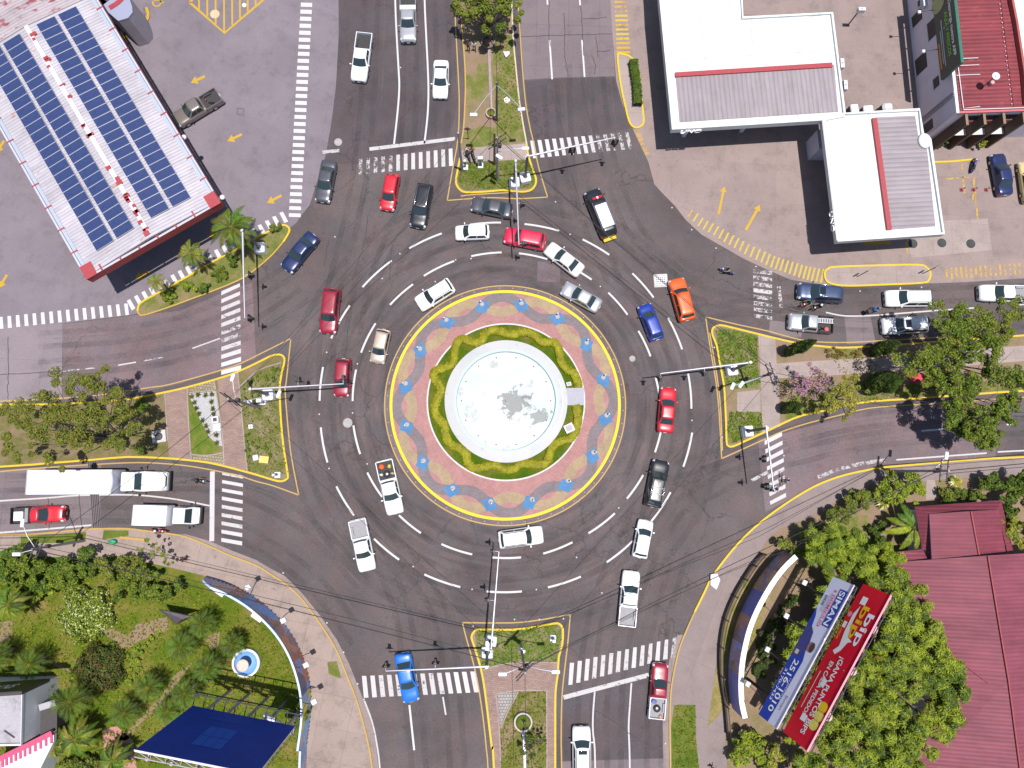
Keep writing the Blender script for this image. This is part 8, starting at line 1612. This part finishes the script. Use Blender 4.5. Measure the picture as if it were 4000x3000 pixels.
for k, (px, py) in enumerate(C6([(1220, 365), (1140, 415), (1090, 455), (1300, 420), (1150, 575), (1060, 530), (1370, 310), (1400, 410), (1430, 290), (1240, 625), (1085, 1060), (1090, 1150), (1205, 1125), (1200, 1200), (1090, 1215), (1280, 1200), (1350, 1275), (1100, 1320)])):
    tree(f'small green plant on the scrubby west median tip, {ORD[k]} from the top', (px, py), [(px, py, .35, .36+.1*(k % 3 == 0), .3)], 170, .15, ('mid', 'fern', 'dark') if k % 3 else ('fern', 'light', 'mid'), name='small_plant', cat='plant', trunk=.02, limbs=False, group='small plants on the west median')
# east median: columnar conifers, pink tree, yellow-green tree, big open tree
def conifer(label, base, h, r, mats=('pine', 'dark', 'pine', 'mid'), n=2600):
    b = G(*base, .14); o = frame(b, label, 'conifer', 'columnar_conifer'); mb = MB(); ms = [LEAF[m] for m in mats]
    for _ in range(n):
        t = random.random()**.8; a = random.uniform(0, 2*PI); rr = r*(math.sin(PI*min(1, .16+t*.84))**.7)*(1+.16*math.sin(9*t+3*a))*random.uniform(.75, 1.05); d = Vector((math.cos(a), math.sin(a), 0)); leaf(mb, b+d*rr+Vector((0, 0, .15+t*h)), .26*random.uniform(.7, 1.3), random.choice(ms), (d+Vector((0, 0, random.uniform(.2, 1)))).normalized())
    mb.build('crown', o); mb = MB(); mb.tube([b, b+Vector((0, 0, h*.9))], [.09, .03], BARK, 6); mb.build('trunk', o)
conifer('tall dark columnar conifer near the tip of the east median', (3072, 1378), 7.2, .62)
conifer('shorter dark columnar conifer below the square road patch', (3406, 1374), 5.4, .75)
conifer('broad dark conifer beside the red cloth on the east median', (3395, 1508), 6.4, 1.15, n=4200)
conifer('low dark conifer by the concrete path of the east median', (3062, 1598), 4.6, .62)
conifer('small dark conifer at the right end of the east median', (3950, 1495), 4.0, .7)
conifer('dark conifer under the big tree of the east median', (3640, 1490), 4.6, .9)
tree('sparse pink-flowering tree on the east median', (3125, 1515), [(3150, 1490, 4.6, 1.3, .8), (3205, 1475, 4.8, 1.4, .8), (3170, 1530, 4.4, 1.2, .7), (3100, 1480, 4.2, .9, .6), (3225, 1520, 4.4, 1.0, .6), (3190, 1440, 4.6, 1.0, .6)], 50, .19, ('pink', 'pink', 'olive', 'pink'), twig=5, trunk=.11)
tree('yellow-green tree overhanging the lower kerb of the east median', (3225, 1560), [(3260, 1560, 4.4, 1.2, .8), (3310, 1530, 4.8, 1.3, .9), (3290, 1590, 4.4, 1.1, .7), (3330, 1570, 4.6, 1.0, .7), (3215, 1590, 4, .9, .6), (3340, 1490, 4.6, 1.1, .7), (3310, 1630, 4.2, .7, .5), (3360, 1530, 4.4, .8, .6)], 80, .21, ('olive', 'yellow', 'olive', 'light'), twig=3, trunk=.13)
C4 = lambda pts: [(3300+x/1.587, 1180+y/1.587) for x, y in pts]
ca = C4([(620, 105), (700, 75), (790, 75), (880, 120), (940, 180), (1000, 40), (985, 100), (760, 185), (650, 150), (640, 270), (735, 210), (990, 240), (1060, 80), (520, 330), (420, 410), (560, 350), (500, 380), (660, 330), (760, 330), (850, 420), (950, 340), (1050, 430), (600, 430), (540, 480), (880, 260), (960, 430), (1080, 520)])
tree('large straggly open tree spreading over the right end of the east median', (3655, 1465), [(x, y, random.uniform(6.2, 8.2), random.uniform(.95, 1.6), .7) for x, y in ca+[(x+random.gauss(0, 42), y+random.gauss(0, 30)) for x, y in ca[::2]]], 100, .24, ('mid', 'dark', 'light', 'olive', 'mid'), twig=2, trunk=.12, bark=BARK, flat=.6)
cb = C4([(720, 520), (800, 500), (690, 600), (760, 640), (700, 690), (780, 720), (850, 770), (930, 740), (980, 700), (880, 845), (800, 835), (760, 790), (940, 640), (690, 760), (850, 840), (650, 560), (830, 680)])
tree('dense dark green tree overhanging the road below the east median', (3690, 1535), [(x, y, random.uniform(5.2, 7.4), random.uniform(1.0, 1.6), .9) for x, y in cb+[(x+random.gauss(0, 30), y+random.gauss(0, 30)) for x, y in cb[::2]]], 120, .25, ('dark', 'mid', 'light', 'dark', 'olive'), twig=2, trunk=.13, bark=BARK, flat=.6)
q = G(3585, 1495, .16); mb = MB(); CL = plain('red_cloth', (.55, .05, .07), .8, var=.2, scale=4)
for v in range(3):
    c_ = q+Vector((random.uniform(-1.0, .6), random.uniform(-.7, .8), .3)); mb.add([c_+Vector(k) for k in ((-.7, .4, 0), (.3, .55, .2), (.7, -.1, .05), (.35, -.6, .15), (-.3, -.25, .3))], [(0, 1, 4), (1, 2, 4), (2, 3, 4)], CL)
mb.build('red_cloth', label='crumpled red cloth lying under the straggly tree on the east median', cat='cloth')
for k, (px, py) in enumerate(((3245, 1372), (3290, 1380), (3340, 1385), (3380, 1378))): tree(f'low brownish scrub along the upper kerb of the east median, {ORD[k]} from the left', (px, py), [(px+random.uniform(-12, 12), py+random.uniform(-5, 5), .3, .6, .3) for _ in range(2)], 70, .16, ('olive', 'rust', 'olive_dark'), name='scrub', cat='shrub', trunk=.03, limbs=False, group='low scrub on the east median')
# south median
tree('bare young tree with dark foliage in the south median', (2055, 2900), [(2058, 2900, 2.4, .55, .5), (2090, 2910, 2.2, .6, .5), (2120, 2890, 2, .5, .4), (2040, 2940, 2.2, .6, .5), (2070, 2960, 2.2, .6, .5), (2100, 2880, 2, .4, .4), (2060, 2880, 2.4, .4, .4)], 80, .2, ('dark', 'pine', 'mid'), trunk=.07, twig=3)
tree('thin young tree leaning in the round planter of the south median', (2040, 2812), [(2055, 2838, 2.2, .25, .3), (2062, 2850, 2.5, .25, .3)], 60, .14, ('olive', 'dark'), trunk=.06, twig=4)
# young tree on the SW sidewalk
tree('slender young tree with round leaf tufts on the south-west sidewalk', (588, 2190), [(570, 2110, 3.2, .5, .4), (600, 2150, 3.2, .55, .4), (555, 2145, 2.9, .45, .35), (640, 2180, 2.6, .6, .4), (670, 2190, 2.6, .5, .35), (605, 2120, 3.4, .35, .3)], 100, .2, ('mid', 'light', 'olive'), trunk=.05, bark=BARKP)
# SW garden
RA_ = lambda pts: T(0, 3, pts)
def dome(label, c, R, H, n, size, mats, name):
    b = G(*c, .15); o = frame(b, label, 'bush', name); mb = MB(); ms = [LEAF[m] for m in mats]; ph = [random.uniform(0, 6.3) for _ in range(6)]
    for _ in range(n):
        a = random.uniform(0, 2*PI); e = math.asin(random.random()**.7); k = 1+.10*math.sin(5*a+ph[0]+3*e)+.08*math.sin(9*a+ph[1])+.07*math.sin(13*e+ph[2]+4*a); k *= random.choice((1, 1, .96, .9, .8))
        d = Vector((math.cos(a)*math.cos(e), math.sin(a)*math.cos(e), math.sin(e))); nrm = (d+Vector((random.gauss(0, .4), random.gauss(0, .4), .5))).normalized(); leaf(mb, b+Vector((d.x*R*k, d.y*R*k, d.z*H*k)), size*random.uniform(.7, 1.3), random.choice(ms), nrm)
    mb.build('crown', o); mb = MB(); mb.tube([b, b+Vector((0, 0, H*.6))], [.12, .06], BARK, 6); mb.build('trunk', o)
dome('wide round bush covered in small white flowers in the south-west garden', (350, 2392), 2.75, 2.3, 5200, .25, ('mid', 'light', 'mid', 'light', 'cream', 'lime'), 'flowering_bush')
dome('dark purplish bush in the middle of the south-west garden', (400, 2606), 2.5, 1.9, 4600, .24, ('purple_dark', 'dark', 'pine', 'rust', 'mid', 'dark'), 'dark_bush')
tree('bright green creeper patch between the bush and the small palms', T(0, 3, [(1180, 720)])[0], [(x, y, .4, .55, .3) for x, y in RA_([(1110, 680), (1180, 650), (1240, 600), (1300, 550), (1200, 730), (1130, 760), (1180, 800), (1120, 840), (1100, 920), (1220, 680), (1350, 500)])], 120, .2, ('fern', 'light', 'lime', 'mid'), name='creeper', cat='plant', trunk=.03, limbs=False)
PAL = [(250, 770, 2.7, 2.0, 'left edge of the garden above the black sign'), (600, 1090, 3.6, 2.3, 'bottom left beside the stained white building'), (1070, 1190, 2.8, 1.9, 'garden path near the blue billboard corner'), (1270, 970, 2.8, 1.75, 'middle of the winding earth path'), (1590, 1020, 2.8, 1.9, 'right side of the winding path above the billboard'), (1560, 610, 2.8, 2.0, 'centre of the palm cluster right of the creeper'), (1740, 420, 2.6, 1.8, 'upper right of the garden below the thick cable'), (1790, 800, 2.8, 1.95, 'left of the small blue fountain, lower one'), (2000, 600, 2.4, 1.6, 'touching the rim of the small blue fountain'), (1440, 1170, 2.4, 1.6, 'top left corner of the blue billboard'), (-40, 700, 2.8, 1.9, 'cut by the left edge of the picture')]
for k, (x, y, h, r, where) in enumerate(PAL):
    px, py = T(0, 3, [(x, y)])[0]; g = G(px, py, h+.3)
    ib = ROT.inverted() @ (Vector((g.x, g.y, .14))-Vector((0, 0, CH))); bx, by = 2000+ib.x/-ib.z*F, 1500-ib.y/-ib.z*F
    palm(f'small bushy date palm, {where}', (bx, by), h, r, 30, ('dark', 'mid', 'fern', 'mid', 'dark'), .45, name='date_palm', leafw=.06, trunk=.2, lift=.75, nl=14)
for x, y, r, h, lb in ((60, 250, 2.2, 3.6, 'feathery palm at the left edge below the roadside hedge'), (640, 1420, 2.6, 3.2, 'broad banana-like palm between the white building and the billboard'), (960, 1600, 2.0, 3.0, 'drooping palm at the foot of the blue billboard'), (460, 1480, 1.6, 2.6, 'small palm in front of the pink-banded wall')):
    px, py = T(0, 3, [(x, y)])[0]; g = G(px, py, h+.3); ib = ROT.inverted() @ (Vector((g.x, g.y, .14))-Vector((0, 0, CH))); palm(lb, (2000+ib.x/-ib.z*F, 1500-ib.y/-ib.z*F), h, r, 20, ('mid', 'light', 'olive', 'fern', 'dark'), .7, leafw=.14, trunk=.15, nl=16)
HED_SW = [('dense hedge clump at the far left of the garden below the street pole', T(0, 2, [(0, 1400), (240, 1440), (280, 1659), (0, 1659)]), 2.6, 9), ('tall hedge bushes behind the left sidewalk', T(0, 2, [(290, 1520), (760, 1500), (760, 1659), (290, 1659)]), 1.7, 10), ('leafy bushes below the young street tree', T(0, 2, [(780, 1480), (1050, 1440), (1250, 1560), (1280, 1659), (780, 1659)]), 1.8, 9), ('bushes at the top of the garden near the flowering bush', T(0, 3, [(20, 10), (600, 0), (480, 80), (200, 230), (20, 230)]), 1.5, 12), ('green bushes above the bare patch of the garden', T(0, 3, [(1050, 10), (1560, 0), (1540, 120), (1400, 200), (1080, 150)]), 1.5, 12), ('shrubs beside the stained white building', T(0, 3, [(330, 980), (470, 960), (450, 1180), (350, 1150)]), 1.2, 5), ('green climbing shrubs at the end of the mural wall', T(1, 3, [(320, 1130), (385, 1140), (385, 1250), (300, 1220)]), 1.6, 4), ('dry shrubs at the bottom by the billboard legs', T(0, 3, [(620, 1560), (900, 1540), (1000, 1720), (500, 1720)]), 1.2, 7)]
for lb, reg, z, n in HED_SW:
    cx, cy = sum(p[0] for p in reg)/len(reg), sum(p[1] for p in reg)/len(reg)
    tree(lb, (cx, cy), spots(reg, n, z, 1.0, .8), 150, .24, random.choice((('mid', 'light', 'dark', 'fern'), ('mid', 'dark', 'olive', 'light'))), name='bushes', cat='bush', trunk=.07)
tree('lime-green leafy sapling at the upper left of the garden', T(0, 3, [(400, 130)])[0], [(x, y, 1.5, .5, .35) for x, y in RA_([(360, 150), (430, 130), (410, 70), (470, 120), (340, 190)])], 110, .24, ('lime', 'light', 'lime'), name='sapling', cat='tree', trunk=.05)
# SE garden
BT_ = [(x, y, random.uniform(4.6, 6.4), random.uniform(1.2, 1.7), 1.1) for x, y in T(3, 3, [(1120, 60), (1250, 150), (1150, 250), (1300, 260), (1080, 380), (1240, 400), (1020, 560), (1180, 560), (1330, 520), (1480, 620), (1330, 680), (1000, 760), (1150, 740), (900, 700), (1450, 780), (1580, 740), (1300, 860), (1100, 900), (920, 900), (1600, 900), (1450, 940), (760, 900), (1250, 1010), (1020, 1050), (800, 1060), (1620, 1040), (1480, 1110), (660, 1120), (1150, 1180), (920, 1200), (1380, 1230), (1560, 1180), (760, 1260), (1050, 1330), (560, 1300), (1250, 1340), (880, 1400), (1430, 1320), (680, 1420), (520, 1480), (1050, 1500), (1250, 1480), (850, 1560), (650, 1600), (1200, 1620), (420, 1600), (1000, 1660), (760, 1720), (1340, 1420), (960, 20), (1060, 160)])]
BT_ += [(x, y, z, 1.7, .8) for x, y, z in ((3300, 2400, 4.6), (3262, 2470, 4.6), (3225, 2545, 4.6), (3190, 2620, 4.6), (3150, 2700, 4.6), (3110, 2780, 4.4), (3225, 2390, 3.4), (3185, 2460, 3.4), (3145, 2535, 3.4), (3105, 2610, 3.4), (3065, 2690, 3.4), (3265, 2330, 3.4))]  # crown clumps added under the boards, mostly hidden, to shade the soil
tree('large star-leaved tree beside the red billboard, covering part of the house roof', (3430, 2640), BT_, 40, .46, ('mid', 'light', 'dark', 'lime', 'light', 'olive'), ros=True, trunk=.3, twig=1)
tree('star-leaved tree left of the red-roofed house, upper one', (3225, 2150), [(x, y, random.uniform(3.6, 4.8), 1.2, .9) for x, y in T(3, 2, [(450, 1300), (560, 1290), (640, 1340), (420, 1400), (540, 1420), (680, 1440), (400, 1500), (520, 1530), (640, 1560), (740, 1380), (470, 1620), (590, 1640), (760, 1390)])], 44, .4, ('light', 'mid', 'lime', 'mid'), ros=True, trunk=.18)
tree('star-leaved tree against the corner of the lower red roof', (3410, 2190), [(x, y, random.uniform(3.8, 5.0), 1.2, .9) for x, y in T(3, 2, [(900, 1450), (1010, 1520), (860, 1540), (980, 1620), (1090, 1590), (840, 1640), (780, 1560), (1150, 1650)])], 46, .4, ('light', 'lime', 'mid'), ros=True, trunk=.18)
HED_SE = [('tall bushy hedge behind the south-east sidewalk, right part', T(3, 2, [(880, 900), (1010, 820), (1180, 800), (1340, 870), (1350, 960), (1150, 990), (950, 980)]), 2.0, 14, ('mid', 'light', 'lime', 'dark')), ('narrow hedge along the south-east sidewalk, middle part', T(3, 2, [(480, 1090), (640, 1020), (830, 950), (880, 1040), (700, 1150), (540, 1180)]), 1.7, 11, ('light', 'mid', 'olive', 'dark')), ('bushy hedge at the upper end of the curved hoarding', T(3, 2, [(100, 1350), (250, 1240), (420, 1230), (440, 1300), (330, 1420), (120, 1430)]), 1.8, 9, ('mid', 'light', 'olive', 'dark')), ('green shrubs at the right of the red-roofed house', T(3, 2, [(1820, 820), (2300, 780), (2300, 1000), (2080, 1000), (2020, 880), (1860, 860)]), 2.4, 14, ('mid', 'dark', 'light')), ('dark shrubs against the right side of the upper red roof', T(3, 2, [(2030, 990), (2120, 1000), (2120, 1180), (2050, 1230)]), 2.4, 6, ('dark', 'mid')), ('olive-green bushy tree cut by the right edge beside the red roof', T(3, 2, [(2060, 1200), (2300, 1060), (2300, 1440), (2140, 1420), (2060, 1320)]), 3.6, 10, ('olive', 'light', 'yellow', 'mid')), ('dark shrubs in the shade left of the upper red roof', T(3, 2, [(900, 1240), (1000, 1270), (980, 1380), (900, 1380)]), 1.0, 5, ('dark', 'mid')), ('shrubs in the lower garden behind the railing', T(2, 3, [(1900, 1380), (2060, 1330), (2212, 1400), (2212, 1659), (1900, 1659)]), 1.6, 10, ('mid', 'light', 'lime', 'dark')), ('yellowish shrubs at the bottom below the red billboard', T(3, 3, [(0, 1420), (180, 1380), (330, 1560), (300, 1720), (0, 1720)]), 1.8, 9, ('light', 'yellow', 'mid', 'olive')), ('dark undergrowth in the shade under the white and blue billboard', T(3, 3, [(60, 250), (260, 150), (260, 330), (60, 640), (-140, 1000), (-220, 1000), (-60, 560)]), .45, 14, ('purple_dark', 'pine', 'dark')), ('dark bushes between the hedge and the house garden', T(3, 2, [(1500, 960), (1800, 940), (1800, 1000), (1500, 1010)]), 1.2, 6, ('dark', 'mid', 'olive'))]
for lb, reg, z, n, mats in HED_SE:
    cx, cy = sum(p[0] for p in reg)/len(reg), sum(p[1] for p in reg)/len(reg)
    tree(lb, (cx, cy), spots(reg, n, z, .95, .8), 150, .24, mats, name='bushes', cat='bush', trunk=.07)
px, py = T(3, 2, [(1200, 1240)])[0]; palm('bright green palm against the left wall of the upper red roof', (px-35, py-8), 3.0, 3.1, 11, ('light', 'lime', 'fern'), .5, leafw=.14, nl=26, lift=.35)
for x, y, lb in ((1600, 850, 'spiky yellow plant beside the concrete path of the house'), (980, 1025, 'spiky yellow plant at the corner of the house garden'), (1060, 1190, 'tiny spiky yellow plant beside the bright palm')):
    px, py = T(3, 2, [(x, y)])[0]; b = G(px, py, .15); o = frame(b, lb, 'plant', 'spiky_plant'); mb = MB(); R_ = 1.0 if x != 1060 else .5
    for k in range(34): a = 2.4*k; d = Vector((math.cos(a), math.sin(a), 0)); e = Vector((-d.y, d.x, 0)); L = R_*random.uniform(.6, 1); z = random.uniform(.3, .9); mb.add([b+e*.05+Vector((0, 0, .3)), b+d*L*.5+e*.10+Vector((0, 0, .3+z*.5)), b+d*L+Vector((0, 0, .3+z*.4)), b+d*L*.5-e*.10+Vector((0, 0, .3+z*.5))], [(0, 1, 2, 3)], random.choice((LEAF['yellow'], LEAF['cream'], LEAF['light'])))
    mb.build('leaves', o); mb = MB(); mb.tube([b, b+Vector((0, 0, .4))], .08, BARK, 6); mb.build('stem', o)
# corner building plants
for x, y, lb in ((1870, 1230, 'yellow-green potted palm between the brown fins'), (1545, 1215, 'dark green plant between the first two brown fins')):
    px, py = T(3, 0, [(x, y)])[0]; tree(lb, (px-10, py+20), [(px, py, 1.2, .5, .5), (px-8, py+10, .8, .4, .4)], 120, .22, ('yellow', 'lime') if x > 1600 else ('mid', 'dark'), name='potted_plant', cat='plant', trunk=.05)
# grass tufts over the lawns: nobody could count them
mb = MB(); random.seed(9)
def tufts(region, n, mats, s=.16, z=.15):
    for x, y, *_ in scatter(region, n):
        p = G(x, y, z); h = s*random.uniform(.6, 1.4); m = LEAF[random.choice(mats)]
        for k in range(3): a = random.uniform(0, 6.28); d = Vector((math.cos(a), math.sin(a), 0)); e = Vector((-d.y, d.x, 0)); mb.add([p+e*h*.25, p-e*h*.25, p+d*h*.8+Vector((0, 0, h))], [(0, 1, 2)], m)
def scatter(region, n):
    xs = [p[0] for p in region]; ys = [p[1] for p in region]; out = []; m = len(region); t = 0
    while len(out) < n and t < n*8:
        t += 1; x, y = random.uniform(min(xs), max(xs)), random.uniform(min(ys), max(ys)); c = False
        for i in range(m):
            (x1, y1), (x2, y2) = region[i], region[(i+1) % m]
            if (y1 > y) != (y2 > y) and x < (x2-x1)*(y-y1)/(y2-y1)+x1: c = not c
        if c: out.append((x, y))
    return out
GARD = [(0, 2200), (700, 2260), (1000, 2420), (1120, 2520), (1180, 2700), (1190, 2990), (0, 2990)]
tufts(GARD, 9000, ('light', 'lime', 'mid', 'olive', 'yellow'), .17)
tufts([(1800, 640), (2068, 630), (2084, 700), (2060, 735), (1810, 735), (1790, 700)], 900, ('mid', 'light', 'olive'), .14)
tufts([(1935, 130), (2000, 150), (2040, 500), (1945, 540)], 500, ('olive', 'olive_dark', 'light'), .13)
tufts(T(2, 1, [(1760, 1200), (1900, 1190), (2120, 1240), (2125, 1500), (2150, 1659), (1850, 1659), (1800, 1400)]), 900, ('mid', 'light', 'olive'), .15)
tufts(T(2, 2, [(1880, 240), (2150, 240), (2170, 400), (1900, 515), (1860, 400)]), 450, ('mid', 'light', 'olive'), .15)
tufts(C7([(55, 110), (100, 95), (560, 60), (590, 150), (565, 298), (330, 300), (100, 340)]), 700, ('mid', 'light', 'olive'), .14)
tufts(C7([(215, 720), (320, 480), (495, 475), (500, 952), (212, 952)]), 900, ('olive', 'light', 'mid'), .14)
tufts(C6([(1000, 520), (1480, 240), (1440, 720), (1550, 1500), (1400, 1560), (1095, 1480)]), 900, ('olive', 'olive_dark', 'mid'), .13)
tufts(T(2, 3, [(1400, 1120), (1585, 1115), (1590, 1400), (1615, 1659), (1380, 1659)]), 500, ('light', 'mid', 'olive'), .12)
tufts([(p.x, p.y) for p in []] or [(3240, 1365), (3380, 1370), (3500, 1500), (3650, 1500), (3990, 1480), (3990, 1515), (3542, 1548), (3070, 1630), (3060, 1570), (3300, 1500)], 900, ('olive', 'yellow', 'olive_dark'), .14)
o = mb.build('grass_tufts', label='short grass tufts scattered over all the lawns and medians', cat='grass', kind='stuff')
